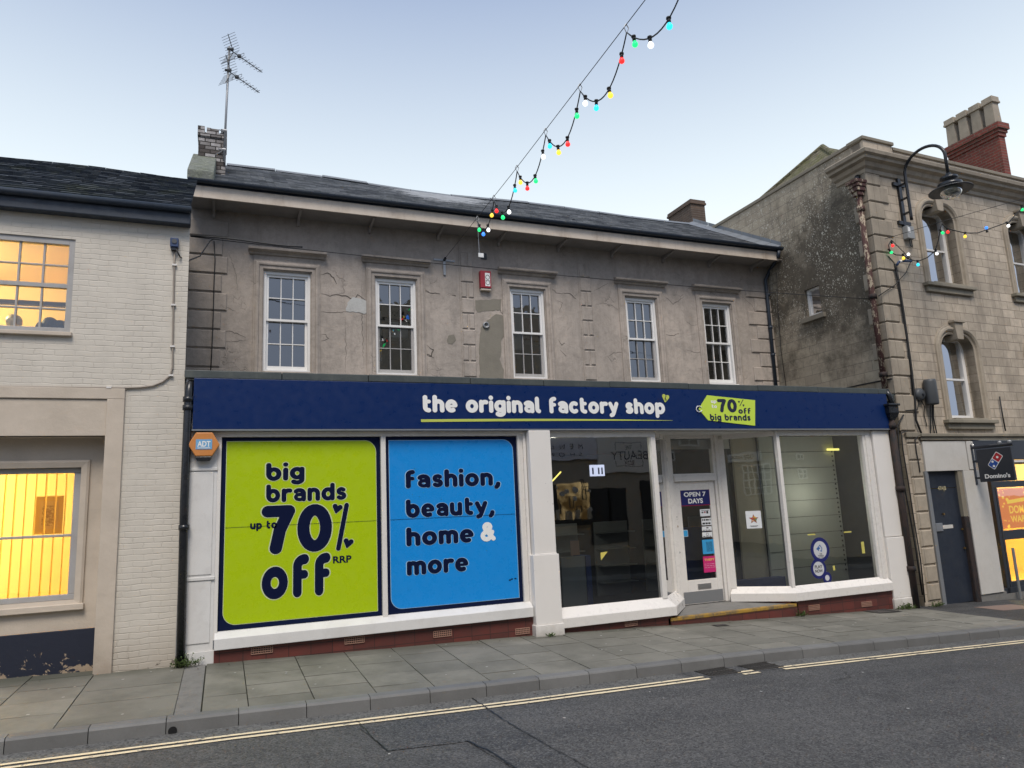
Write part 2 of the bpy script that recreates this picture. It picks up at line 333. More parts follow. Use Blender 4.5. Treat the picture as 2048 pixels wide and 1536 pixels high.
def slab():
    g=N('concrete_paving_slab'); r=g.island(); c=g.mix(r,(.185,.178,.15),(.26,.248,.21)); c=g.mix(g.math('MULTIPLY',g.ramp(g.noise(1.1,7,.7),[(.42,0),(.62,1)]),.55),c,(.10,.097,.078))
    c=g.mix(g.math('MULTIPLY',g.noise(90,3,.7),.35),c,(.08,.08,.075)); sp=g.math('MULTIPLY',g.ramp(g.voro(3.1),[(.028,1),(.034,0)]),.6); c=g.mix(sp,c,(.45,.45,.42))
    y=g.sep(1); d=g.ramp(g.math('ADD',g.math('ADD',y,.55),g.math('MULTIPLY',g.noise(2.5,5),.4)),[(.25,0),(.75,1)]); c=g.mix(g.math('MULTIPLY',d,.65),c,(.055,.06,.04)); c=g.mix(g.math('MULTIPLY',g.ramp(g.noise(.6,6,.75),[(.50,0),(.62,1)]),.3),c,(.07,.07,.055))
    return g.bsdf(c,.75,bump=g.noise(45,6,.75),bs=.35,bd=.01)
M['slab']=slab()
def kerbm():
    g=N('granite_kerb'); r=g.island(); c=g.mix(r,(.15,.15,.148),(.21,.21,.205)); c=g.mix(g.math('MULTIPLY',g.noise(70,4,.7),.5),c,(.10,.10,.10)); c=g.mix(g.math('MULTIPLY',g.ramp(g.noise(2,6,.7),[(.4,0),(.7,1)]),.4),c,(.08,.08,.075))
    return g.bsdf(c,.6,bump=g.noise(50,5,.7),bs=.3,bd=.008)
M['kerb']=kerbm()
def asphalt(name,a=(.042,.042,.044),b=(.075,.075,.077),spots=.9,agg=55):
    g=N(name); c=g.mix(g.ramp(g.noise(.7,6,.65),[(.35,0),(.65,1)]),a,b)
    c=g.mix(g.math('MULTIPLY',g.ramp(g.noise(1.2,5,.6,vec=g.scale(g.pos,(.16,1.3,1))),[(.42,0),(.62,1)]),.45),c,(.105,.103,.10)); c=g.mix(g.math('MULTIPLY',g.ramp(g.noise(1.6,4,.55),[(.62,0),(.70,1)]),.5),c,(.028,.028,.03)); c=g.mix(g.math('MULTIPLY',g.ramp(g.noise(22,6,.85),[(.54,0),(.60,1)]),.5),c,(.022,.022,.024)); c=g.mix(g.math('MULTIPLY',g.ramp(g.noise(3.5,8,.8),[(.5,0),(.7,1)]),.35),c,(.15,.145,.135))
    st=g.voro(agg,out='Color'); sr=g.n.new('ShaderNodeSeparateColor'); g.l.new(st,sr.inputs[0]); v=sr.outputs[0]
    c=g.mix(g.math('MULTIPLY',g.ramp(v,[(.6,0),(.95,1)]),.55*spots),c,(.24,.24,.235)); c=g.mix(g.math('MULTIPLY',g.ramp(v,[(.05,1),(.3,0)]),.75),c,(.012,.012,.014))
    big=g.voro(5.5); lum=g.math('MULTIPLY',g.ramp(big,[(.035,1),(.05,0)]),g.ramp(g.noise(2,3),[(.5,0),(.56,1)])); c=g.mix(g.math('MULTIPLY',lum,.8*spots),c,(.42,.42,.40))
    h=g.math('ADD',g.math('MULTIPLY',v,.6),g.noise(80,4,.7)); return g.bsdf(c,.7,bump=h,bs=.6,bd=.012)
M['road']=asphalt('worn_asphalt',(.048,.049,.051),(.078,.078,.080),.6,70); M['roadpatch']=asphalt('newer_asphalt_patch',(.034,.036,.04),(.056,.058,.062),.7,70); M['gutterch']=asphalt('pale_worn_channel',(.10,.10,.095),(.17,.17,.16),.8,60)
M['tarpave']=asphalt('tarmac_footway',(.03,.03,.03),(.05,.05,.05),.3,80)
def linem():
    g=N('worn_road_line_paint'); w=g.ramp(g.noise(9,7,.75),[(.38,1),(.45,0)]); c=g.mix(w,(.78,.66,.45),(.2,.19,.17)); return g.bsdf(c,.7,bump=g.noise(60),bs=.3,bd=.005)
M['line']=linem()
def stepy():
    g=N('worn_yellow_nosing'); w=g.ramp(g.noise(6,6,.75),[(.42,1),(.56,0)]); c=g.mix(w,(.38,.22,.03),(.15,.11,.06)); return g.bsdf(c,.7,bump=g.noise(30),bs=.4,bd=.006)
M['stepy']=stepy()
M['concrete']=paint('worn_concrete',(.19,.185,.175),.85,.6,(.09,.09,.08),sc=5,bumpy=.4,streak=False)
M['tar']=N('tar_seam').bsdf((.008,.008,.009),.5)
M['cement']=paint('grey_cement_patch',(.235,.215,.175),.92,.5,(.15,.135,.11),sc=3,bumpy=.5)
M['bareplaster']=paint('exposed_pale_plaster',(.50,.50,.48),.9,.5,(.30,.29,.27),sc=9,bumpy=.5,streak=False)
def flat(name,col,rough=.5,metal=0,spec=None): return N(name).bsdf(col,rough,metal,spec=spec)
M['lime']=paint('lime_vinyl',(.42,.58,.004),.3,.06,(.2,.28,.01),sc=1,bumpy=0)
M['skyv']=paint('sky_blue_vinyl',(.008,.27,.74),.3,.06,(.01,.14,.4),sc=1,bumpy=0)
M['navyv']=flat('navy_vinyl',(.002,.007,.036),.6,spec=.15); M['navytext']=flat('navy_text_vinyl',(.002,.006,.034),.7,spec=.12)
M['outl']=flat('pale_text_outline',(.55,.62,.35),.5); M['outb']=flat('pale_blue_outline',(.30,.52,.75),.5)
M['lettw']=flat('white_letter_vinyl',(.82,.82,.80),.45); M['taglime']=flat('tag_lime_vinyl',(.55,.72,.07),.45); M['tagnavy']=flat('tag_navy_vinyl',(.012,.016,.045),.5)
M['under']=flat('lime_underline_vinyl',(.50,.56,.10),.5)
M['steel']=N('brushed_steel').bsdf((.5,.5,.5),.35,.9); M['galv']=N('galvanised_metal').bsdf((.30,.31,.32),.5,.6)
M['red']=flat('red_plastic',(.32,.018,.03),.4); M['orange']=paint('orange_plastic',(.62,.24,.06),.45,.35,(.3,.12,.05),bumpy=0); M['adtb']=flat('pale_blue_plate',(.16,.38,.62),.4)
M['greyplast']=flat('dark_grey_plastic',(.06,.065,.07),.5); M['boxgrey']=flat('grey_meter_box',(.30,.31,.31),.5); M['bluebox']=flat('dark_blue_box',(.02,.045,.12),.5)
M['cable']=flat('black_cable',(.012,.012,.012),.6); M['cablegrey']=flat('painted_cable',(.27,.23,.19),.6)
def rust(name,base,fl,thr=.52):
    g=N(name); v=g.scale(g.pos,(1,1,.5)); f=g.ramp(g.noise(11,7,.75,vec=v),[(thr,0),(thr+.03,1)]); c=g.mix(f,base,fl); return g.bsdf(c,.8,bump=g.noise(20,5),bs=.5,bd=.01)
M['rustpipe']=rust('flaking_maroon_pipe_paint',(.065,.026,.022),(.36,.30,.22)); M['darkrust']=rust('dark_rust_pipe',(.03,.018,.015),(.012,.012,.013))
M['navydoor']=paint('dark_navy_door',(.014,.02,.034),.45,.4,(.04,.045,.05),bumpy=.1)
M['offboard']=paint('off_white_board',(.60,.58,.54),.5,.35,(.36,.33,.28),sc=2); M['darkfascia']=flat('charcoal_fascia',(.022,.026,.036),.4)
M['brass']=N('old_brass').bsdf((.35,.22,.08),.4,.9)
M['dark']=flat('dark_interior',(.035,.035,.037),.9); M['mid']=flat('dim_interior',(.10,.10,.095),.85)
M['backboard']=paint('grey_display_back_panel',(.62,.63,.56),.8,.25,(.4,.4,.36),sc=1,bumpy=0); M['beigeb']=paint('beige_display_panel',(.55,.48,.36),.8,.2,(.3,.27,.2),sc=1,bumpy=0)
M['bluep']=flat('blue_counter_panel',(.015,.05,.22),.5); M['greyp']=flat('grey_counter_panel',(.32,.34,.35),.5); M['redp']=flat('dark_red_panel',(.12,.012,.015),.6)
M['blind']=paint('pale_blind',(.52,.56,.58),.8,.2,(.4,.4,.4),bumpy=0); M['curtain']=paint('pale_net_curtain',(.60,.64,.68),.85,.15,(.4,.42,.45),bumpy=.1)
def glass(name,ior=1.6,tint=(.78,.84,.84),wav=.02,sc=1.6,k=5.0):
    g=N(name); fr=g.n.new('ShaderNodeFresnel'); fr.inputs[0].default_value=ior; t=g.n.new('ShaderNodeBsdfTransparent'); t.inputs[0].default_value=(*tint,1)
    gl=g.n.new('ShaderNodeBsdfGlossy'); gl.inputs['Roughness'].default_value=.015; bn=g.n.new('ShaderNodeBump'); bn.inputs['Strength'].default_value=wav; bn.inputs['Distance'].default_value=.05
    g.l.new(g.noise(sc,2),bn.inputs['Height']); g.l.new(bn.outputs[0],gl.inputs['Normal']); mx=g.n.new('ShaderNodeMixShader')
    f=g.math('MULTIPLY',fr.outputs[0],k,True)
    g.l.new(f,mx.inputs[0]); g.l.new(t.outputs[0],mx.inputs[1]); g.l.new(gl.outputs[0],mx.inputs[2]); g.l.new(mx.outputs[0],g.out.inputs[0]); return g.m
M['glass']=glass('shop_window_glass',1.5); M['skyglass']=glass('reflective_sash_glass',2.0,wav=.06,sc=2.2,k=4.5); M['oldglass']=glass('old_wavy_glass',2.0,wav=.10,sc=2.2,k=2.2)
def emit(name,col,st):
    g=N(name); e=g.n.new('ShaderNodeEmission'); e.inputs[0].default_value=(*col,1); e.inputs[1].default_value=st; g.l.new(e.outputs[0],g.out.inputs[0]); return g.m
def bulbm(name,col,st=1.0):
    return N(name).bsdf(tuple(k*.6 for k in col),.3,emis=col,es=st)
BULB={'r':bulbm('red_lamp_glass',(1,.03,.03),.95),'g':bulbm('green_lamp_glass',(.02,.85,.22),.95),'y':bulbm('yellow_lamp_glass',(1,.62,.06),1.0),'b':bulbm('cyan_lamp_glass',(.03,.65,1),1.),'w':bulbm('white_lamp_glass',(1,1,1),1.1),'d':bulbm('blue_lamp_glass',(.05,.25,1),1.0)}
# ------------------------------------------------------------------ lettering
def arc(cx,cy,rx,ry,a0,a1,n=14): return [(cx+rx*math.cos(R(a0+(a1-a0)*i/n)),cy+ry*math.sin(R(a0+(a1-a0)*i/n))) for i in range(n+1)]
r_=.155; T=1-r_; ym=.5; ry=T-ym
A_S=1.17
G={
'o':(.62,[arc(.31,ym,.31,ry,0,360,30)]),
'e':(.58,[([(.04,.49),(.54,.49)],.62),[(.575,.56)]+arc(.29,ym,.29,ry,10,295,26)]),
'c':(.46,[arc(.29,ym,.29,ry,58,302,24)]),
'a':(.54,[arc(.25,.60,.29,T-.60,140,0,12)+[(.54,r_)],(arc(.27,.335,.25,.19,0,360,24),.80)]),
'b':(.60,[[(0,A_S),(0,.5)],arc(.30,ym,.30,ry,0,360,28)]),
'd':(.60,[[(.60,A_S),(.60,r_)],arc(.30,ym,.30,ry,0,360,28)]),
'p':(.60,[[(0,T),(0,-.17)],arc(.30,ym,.30,ry,0,360,28)]),
'g':(.58,[arc(.29,.53,.29,.315,0,360,28),[(.58,T),(.58,.12)]+arc(.29,.06,.29,.22,0,-135,12)]),
'n':(.54,[[(0,T),(0,r_)],arc(.27,.58,.27,T-.58,180,0,12)+[(.54,r_)]]),
'm':(.92,[[(0,T),(0,r_)],arc(.23,.60,.23,T-.60,180,0,12)+[(.46,r_)],arc(.69,.60,.23,T-.60,180,0,12)+[(.92,r_)]]),
'h':(.54,[[(0,A_S),(0,r_)],arc(.27,.58,.27,T-.58,180,0,12)+[(.54,r_)]]),
'u':(.54,[[(0,T)]+arc(.27,.42,.27,.42-r_,180,360,12)+[(.54,T)],[(.54,T),(.54,r_)]]),
'r':(.36,[[(0,T),(0,r_)],arc(.30,.55,.30,T-.55,180,72,10)]),
's':(.40,[(arc(.21,.675,.19,.165,38,180,9)+arc(.21,.675,.19,.165,180,255,4)[1:]+arc(.2,.325,.21,.17,75,-142,12),.92)]),
't':(.40,[[(.10,A_S-.02),(.10,.42)]+arc(.34,.38,.24,.225,180,275,8),([(.10,T-.02),(.38,T-.02)],.85)]),
'f':(.42,[arc(.38,.96,.26,.22,88,180,8)+[(.12,r_)],([(.12,.70),(.38,.70)],.85)]),
'i':(0,[[(0,T-.04),(0,r_)],([(0,1.19),(0,1.195)],1.02)]),
'l':(.10,[[(0,A_S),(0,.36)]+arc(.16,.34,.16,.185,180,260,6)]),
'y':(.56,[[(0,T),(.28,.2)],[(.57,T),(.27,.06),(.19,-.08),(.06,-.13)]]),
'k':(.45,[[(0,A_S),(0,r_)],[(.42,T),(.06,.5),(.45,r_)]]),
',':(.08,[[(.1,.14),(.07,.0),(-.02,-.10)]]),
'&':(.72,[[(.74,.18),(.2,.82)]+arc(.35,.97,.19,.17,200,-60,14)+[(.2,.60)]+arc(.27,.38,.25,.23,120,330,16)+[(.66,.62)]]),
'7':(.56,[[(0,1.2),(.56,1.2),(.32,.66),(.22,r_)]]),
'0':(.62,[arc(.31,(1.2+r_)/2,.31,(1.2-r_)/2,0,360,30)]),
' ':(.14,[]),
}
def layout(text,gap=.12,r=r_,per=None):
    x=0;st=[]
    for ch in text:
        w,ss=G[ch]; 
        for s_ in ss:
            k_=1.0
            if isinstance(s_,tuple): s_,k_=s_
            st.append(([(x+a,b) for a,b in s_],r*k_))
        x+=w+2*r+gap
    return st
def sdf_polys(strokes,cell):
    """union of thick round-ended strokes -> flat polygons (marching squares)"""
    allp=np.array([p for s,_ in strokes for p in s]); rm=max(r for _,r in strokes)
    lo=allp.min(0)-rm-2*cell; hi=allp.max(0)+rm+2*cell; nx=int((hi[0]-lo[0])/cell)+2; ny=int((hi[1]-lo[1])/cell)+2
    F=np.full((nx,ny),9.)
    for s,r in strokes:
        for a,b in zip(s,s[1:]):
            a=np.array(a);b=np.array(b); x0=int((min(a[0],b[0])-r-2*cell-lo[0])/cell); x1=int((max(a[0],b[0])+r+2*cell-lo[0])/cell)+2
            y0=int((min(a[1],b[1])-r-2*cell-lo[1])/cell); y1=int((max(a[1],b[1])+r+2*cell-lo[1])/cell)+2
            x0=max(0,x0);y0=max(0,y0);x1=min(nx,x1);y1=min(ny,y1)
            X,Y=np.meshgrid(lo[0]+cell*np.arange(x0,x1),lo[1]+cell*np.arange(y0,y1),indexing='ij')
            d=b-a;L=d@d; t=np.clip(((X-a[0])*d[0]+(Y-a[1])*d[1])/L,0,1) if L>1e-12 else 0*X
            dd=np.hypot(X-a[0]-t*d[0],Y-a[1]-t*d[1])-r; F[x0:x1,y0:y1]=np.minimum(F[x0:x1,y0:y1],dd)
    return march(F,lo,cell)
def march(F,lo,cell):
    out=[];nx,ny=F.shape; ins=F<0
    for j in range(ny-1):
        i=0
        while i<nx-1:
            q=(ins[i,j],ins[i+1,j],ins[i+1,j+1],ins[i,j+1])
            if not any(q): i+=1; continue
            if all(q):
                k=i
                while k<nx-1 and ins[k,j] and ins[k+1,j] and ins[k+1,j+1] and ins[k,j+1]: k+=1
                out.append([(lo[0]+i*cell,lo[1]+j*cell),(lo[0]+k*cell,lo[1]+j*cell),(lo[0]+k*cell,lo[1]+(j+1)*cell),(lo[0]+i*cell,lo[1]+(j+1)*cell)]); i=k; continue
            P=[(i,j),(i+1,j),(i+1,j+1),(i,j+1)]; pl=[]
            for k in range(4):
                a=P[k];b=P[(k+1)%4];fa=F[a];fb=F[b]
                if fa<0: pl.append((lo[0]+a[0]*cell,lo[1]+a[1]*cell))
                if (fa<0)!=(fb<0):
                    t=fa/(fa-fb); pl.append((lo[0]+(a[0]+(b[0]-a[0])*t)*cell,lo[1]+(a[1]+(b[1]-a[1])*t)*cell))
            if len(pl)>=3: out.append(pl)
            i+=1
    return out
def put2d(polys,fn):
    mb=MB()
    for p in polys: mb.add([fn(*q) for q in p],[tuple(range(len(p)))])
    return mb
def rtext(name,text,x0,x1,zbase,xh,Y,mat,parent,gap=.12,r=r_,cell=.03,grow=0,shear=0):
    """rounded bold lettering: spans x0..x1 (ink), x-height xh"""
    st=layout(text,gap,r); xs=[p[0] for s,_ in st for p in s]; a=min(xs)-r;b=max(xs)+r; kx=(x1-x0)/(b-a)
    if grow: st=[(s,r_+grow) for s,r_ in st]
    return put2d(sdf_polys(st,cell),lambda u,v:(x0+(u-a)*kx+shear*v*xh,Y,zbase+v*xh)).build(name,mat,parent)
def blob(name,pts,Y,mat,parent=None,rr=.05,cell=.02):
    pass
FONTCACHE={}
def btext(name,text,fit,fn,mat,parent,bold=.02,spacing=1.,flip=False):
    """plain lettering; fit=(a0,a1,b0,b1) box in the sign's own plane, fn maps (a,b)->3D"""
    cu=D.curves.new('t','FONT'); cu.body=text; cu.size=1; cu.offset=bold; cu.space_character=spacing; cu.align_x='CENTER'; cu.resolution_u=6
    ob=D.objects.new('t',cu); COL.objects.link(ob); bpy.context.view_layer.update()
    me=D.meshes.new_from_object(ob.evaluated_get(bpy.context.evaluated_depsgraph_get())); vs=[tuple(v.co) for v in me.vertices]; fs=[tuple(p.vertices) for p in me.polygons]
    D.objects.remove(ob); D.curves.remove(cu); D.meshes.remove(me)
    xs=[v[0] for v in vs];ys=[v[1] for v in vs];ax,bx,ay,by=min(xs),max(xs),min(ys),max(ys)
    def m(x,y):
        t=(x-ax)/(bx-ax); t=1-t if flip else t
        return fn(fit[0]+t*(fit[1]-fit[0]),fit[2]+(y-ay)/(by-ay)*(fit[3]-fit[2]))
    mb=MB(); mb.add([m(v[0],v[1]) for v in vs],fs); return mb.build(name,mat,parent)
def rrect(x0,x1,z0,z1,rad,corners,n=8):   # corners: set of 'tl','tr','br','bl' to round
    out=[]
    for c,(cx,cz,a) in {'br':(x1,z0,270),'tr':(x1,z1,0),'tl':(x0,z1,90),'bl':(x0,z0,180)}.items():
        if c in corners:
            ox=cx-rad if 'r' in c else cx+rad; oz=cz-rad if 't' in c else cz+rad
            out+=arc(ox,oz,rad,rad,a,a+90,n)
        else: out.append((cx,cz))
    return out
def plate(name,poly,Y,th,mat,parent,bev=0): return MB().prism(poly,lambda x,z:(x,Y,z),lambda x,z:(x,Y-th,z)).build(name,mat,parent,bev=bev)
def openfront(o,axis,side):
    import bmesh
    bm=bmesh.new(); bm.from_mesh(o.data); fs=sorted(bm.faces,key=lambda f:side*(f.calc_center_median().dot(Vector(axis))))
    bmesh.ops.delete(bm,geom=[fs[0]],context='FACES_ONLY'); bm.to_mesh(o.data); bm.free(); return o
# ================================================================== SETTING
def strip(xs,ys,fz):
    mb=MB()
    for a,b in zip(xs,xs[1:]):
        for c,d in zip(ys,ys[1:]): mb.quad((a,c,fz(a,c)),(b,c,fz(b,c)),(b,d,fz(b,d)),(a,d,fz(a,d)))
    return mb
XS=[-14+.5*i for i in range(90)]
g=MB(); g.quad((-300,-300,-1.9),(300,-300,-1.9),(300,300,-1.9),(-300,300,-1.9)); g.build('ground',M['tarpave'],kind='structure')
strip(XS,[-9.4,-7,-5,-3.6,KY+.01],zr).build('road',M['road'],kind='structure')
strip(XS,[-13.2,-12,-9.5],lambda x,y:zr(x,-9.4)+.13).build('far_pavement',M['tarpave'],kind='structure')
strip(XS,[-9.5,-9.39],lambda x,y:zr(x,-9.4)+(.13 if y<-9.45 else -.02)).build('far_kerb',M['kerb'],kind='structure')
# trench reinstatement and tar seams in the road
def roadpt(u,v):
    p=PZ(u,v,-.1)
    for _ in range(6): p=PZ(u,v,zr(p[0],p[1]))
    return p
RX=[roadpt(u,v)[0] for u,v in ((1415,1357),(1474,1346),(1508,1342),(1560,1337))]
strip([x for x in XS if x<RX[0]],[-2.93,-2.8,KY+.005],lambda x,y:zr(x,y)+.004).build('gutter_channel',M['gutterch'],kind='structure')
strip([x for x in XS if x>RX[3]],[-2.93,-2.8,KY+.005],lambda x,y:zr(x,y)+.004).build('gutter_channel',M['gutterch'],kind='structure')
# double yellow lines (worn, interrupted at the drains)
lm=MB()
for (ya,yb) in ((-2.985,-2.925),(-3.115,-3.05)):
    for xa,xb in ((-8,RX[0]),(RX[1],RX[2]),(RX[3],26)):
        n=max(1,int((xb-xa)/.25))
        for i in range(n):
            a=xa+(xb-xa)*i/n; b=xa+(xb-xa)*(i+1)/n; w=.004*math.sin(a*7)
            lm.quad((a,ya+w,zr(a,ya)+.008),(b,ya+.004*math.sin(b*7),zr(b,ya)+.008),(b,yb+.003*math.sin(b*5),zr(b,yb)+.008),(a,yb+.003*math.sin(a*5),zr(a,yb)+.008))
lm.build('road_marking',M['line'],kind='structure')
def roadseam(pix,w,name='road_seam'):
    pts=[roadpt(*p) for p in pix]; mb=MB(); rr=random.Random(3)
    fine=[]
    for a,b in zip(pts,pts[1:]):
        n=max(2,int(np.linalg.norm(b-a)/.06))
        for i in range(n): fine.append(a+(b-a)*i/n+np.array([rr.uniform(-.010,.010),rr.uniform(-.010,.010),0]))
    fine.append(pts[-1])
    for a,b in zip(fine,fine[1:]):
        d=(b-a)[:2]; n=np.array([-d[1],d[0]])/(np.linalg.norm(d)+1e-9)*w*rr.uniform(.5,1.1)
        q=[(a[0]+n[0],a[1]+n[1]),(b[0]+n[0],b[1]+n[1]),(b[0]-n[0],b[1]-n[1]),(a[0]-n[0],a[1]-n[1])]
        mb.quad(*[(x,y,zr(x,y)+.012) for x,y in q])
    return mb.build(name,M['tar'],kind='structure')
roadseam([(945,1398),(965,1412),(1005,1440),(1090,1490),(1180,1540),(1260,1600)],.008)
roadseam([(935,1483),(985,1508),(1040,1545),(1090,1590)],.009)
roadseam([(716,1444),(745,1478),(776,1504)],.005); roadseam([(776,1504),(850,1490),(935,1483)],.003)
pp=[roadpt(*p) for p in ((720,1458),(968,1424),(1180,1540),(1300,1620),(1150,1620),(1040,1545),(935,1484),(778,1503))]
MB().add([(p[0],p[1],zr(p[0],p[1])+.006) for p in pp],[tuple(range(len(pp)))]).build('road_patch',M['roadpatch'],kind='structure')
roadseam([(1560,1342),(1640,1338),(1690,1345),(1700,1355),(1670,1362),(1600,1358)],.006)
# paving slabs, each its own block in the sheet
MB_=MB(); rr=random.Random(11)
def slabblk(mb,x0,x1,y0,y1):
    g=.006; d=[rr.uniform(-.004,.004) for _ in range(4)]
    x0+=g;x1-=g;y0+=g*1.6;y1-=g*1.6
    t=[(x0,y0,zp(x0,y0)+d[0]),(x1,y0,zp(x1,y0)+d[1]),(x1,y1,zp(x1,y1)+d[2]),(x0,y1,zp(x0,y1)+d[3])]
    b=[(a[0],a[1],a[2]-.06) for a in t]
    mb.add(b+t,[(4,5,6,7),(0,1,5,4),(1,2,6,5),(2,3,7,6),(3,0,4,7)])
x=-9.40;k=0
while x<12.7:
    w=.68 if x>-.3 else .72
    if abs(x+w-(-.42))<.36: w=-.42-x
    if abs(x+.17)<.04 or abs(x+.15)<.03: w=.30-x
    if -.43<x<-.40: x+=.26; continue
    off=(.25 if k%2 else 0)+rr.choice([0,.08,-.05]); y=-2.45; first=True
    x1=min(x+w,12.95)
    while y<.30:
        h=.6 if not first else .6-off; first=False
        y1=min(y+h,.32)
        if y1-y>.05: slabblk(MB_,x,x1,y,y1)
        y=y1
    x+=w;k+=1
MB_.build('pavement',M['slab'],kind='structure')
strip([x for x in XS if x<13.2]+[13.0],[-2.45,-1.5,-.8,0,.9],lambda x,y:zp(x,y)-.020).build('pavement_joint_bed',N('dark_mossy_joint').bsdf((.022,.024,.016),.95),kind='structure')
strip([-.42,-.17],[-2.45,-1.5,-.7,.1],lambda x,y:zp(x,y)-.003).build('pavement_drain_strip',M['concrete'],kind='structure')
strip([12.95,13.5,14,15,17,19,22,26],[-2.45,-1.5,-.8,0,.9,1.8],lambda x,y:zp(x,y)-.002).build('tarmac_footway',M['tarpave'],kind='structure')
kb=MB(); joints=[]; x=-1.16-.68*14
while x<26:
    w=.68 if not (.2<x<.25) else .21
    a,b=x+.004,x+w-.004; 
    def ring(X): 
        z=zk(X); return [(X,-2.44,z-.2),(X,KY+.02,z-.25),(X,KY,z-.25),(X,KY+.012,z-.03),(X,KY+.022,z-.012),(X,KY+.04,z-.003),(X,-2.44,z+.001)]
    A=ring(a);B=ring(b);n=len(A)
    kb.add(A+B,[(i,(i+1)%n,n+(i+1)%n,n+i) for i in range(n)]+[tuple(range(n)),tuple(range(n,2*n))[::-1]])
    x+=w
kb.build('kerb',M['kerb'],kind='structure')
strip(XS,[-2.6,-2.44],lambda x,y:zk(x)-.16).build('kerb_bed',M['tar'],kind='structure')
p=PY(345,1462,KY); MB().lathe((p[0],KY+.004,p[2]),[(0,-.006),(.042,-.006),(.042,0),(.036,0),(.036,-.003),(0,-.003)],16,'y').build('kerb_drain_hole',M['tar'],kind='structure')
# pinkish slab inset and step plate on the tarmac
strip([14.0,15.1],[-1.15,-.55],lambda x,y:zp(x,y)+.004).build('pavement_inset',N('pink_concrete').bsdf((.22,.155,.125),.85),kind='structure')

# ================================================================== SHOP BUILDING
YW=3.4                       # upper wall plane (set back behind the flat roof of the shopfront)
shop=thing('shop_building','two storey shop with brown render, slate roof and long blue shopfront','building',(6.2,0,0))
frames=[rect((526,540),(621.5,548),(621,739),(527,739),YW),rect((750,561),(832.4,569.4),(836,748.8),(753,745),YW),
 rect((1020,583.2),(1087.9,590.7),(1098.3,756.4),(1027.3,754),YW),rect((1250.6,599.6),(1312.5,603.3),(1323.6,763.7),(1261.7,761.7),YW),
 rect((1404.8,610.7),(1461.7,614.5),(1474.6,767),(1418.4,764.7),YW)]
frames=[(a,b,4.74,6.83 if i else 6.80) for i,(a,b,c,d) in enumerate(frames)]
XL,XR=-.72,13.34
ZSOF=7.94
mb=MB(); mb.wall(XL,XR,3.9,ZSOF,YW,frames,.16); mb.build('wall',M['plaster'],shop)
# shallow rusticated strips and quoins
def qblock(mb,x0,x1,z0,z1,p=.035): mb.chbox(x0,x1,YW-p,YW-.001,z0,z1,.018)
def strip_blocks(ul,ur,name='rusticated_strip'):
    x0=PY(*ul,YW)[0]; x1=PY(*ur,YW)[0]; mb=MB(); z=4.02;k=0; h=.355
    while z<7.3:
        if k%2: 
            m=(x0+x1)/2; qblock(mb,x0+.03,m-.02,z+.012,z+h-.012); qblock(mb,m+.02,x1-.03,z+.012,z+h-.012)
        else: qblock(mb,x0+.03,x1-.03,z+.012,z+h-.012)
        z+=h;k+=1
    mb.box(x0,x1,YW-.012,YW-.002,3.95,ZSOF)
    mb.build(name,M['plaster'],shop)
strip_blocks((920,600),(950,600)); strip_blocks((1160,620),(1186,620))
mb=MB(); z=4.05;k=0
while z<7.4: qblock(mb,XL,-.02 if k%2 else -.12,z+.01,z+.35,.03); z+=.37;k+=1
mb.build('quoin',M['plaster'],shop)
mb=MB(); z=4.1;k=0
while z<7.2: qblock(mb,12.55+(.25 if k%2 else 0),XR-.002,z+.01,z+.36,.035); z+=.37;k+=1
mb.build('quoin',M['plaster'],shop)
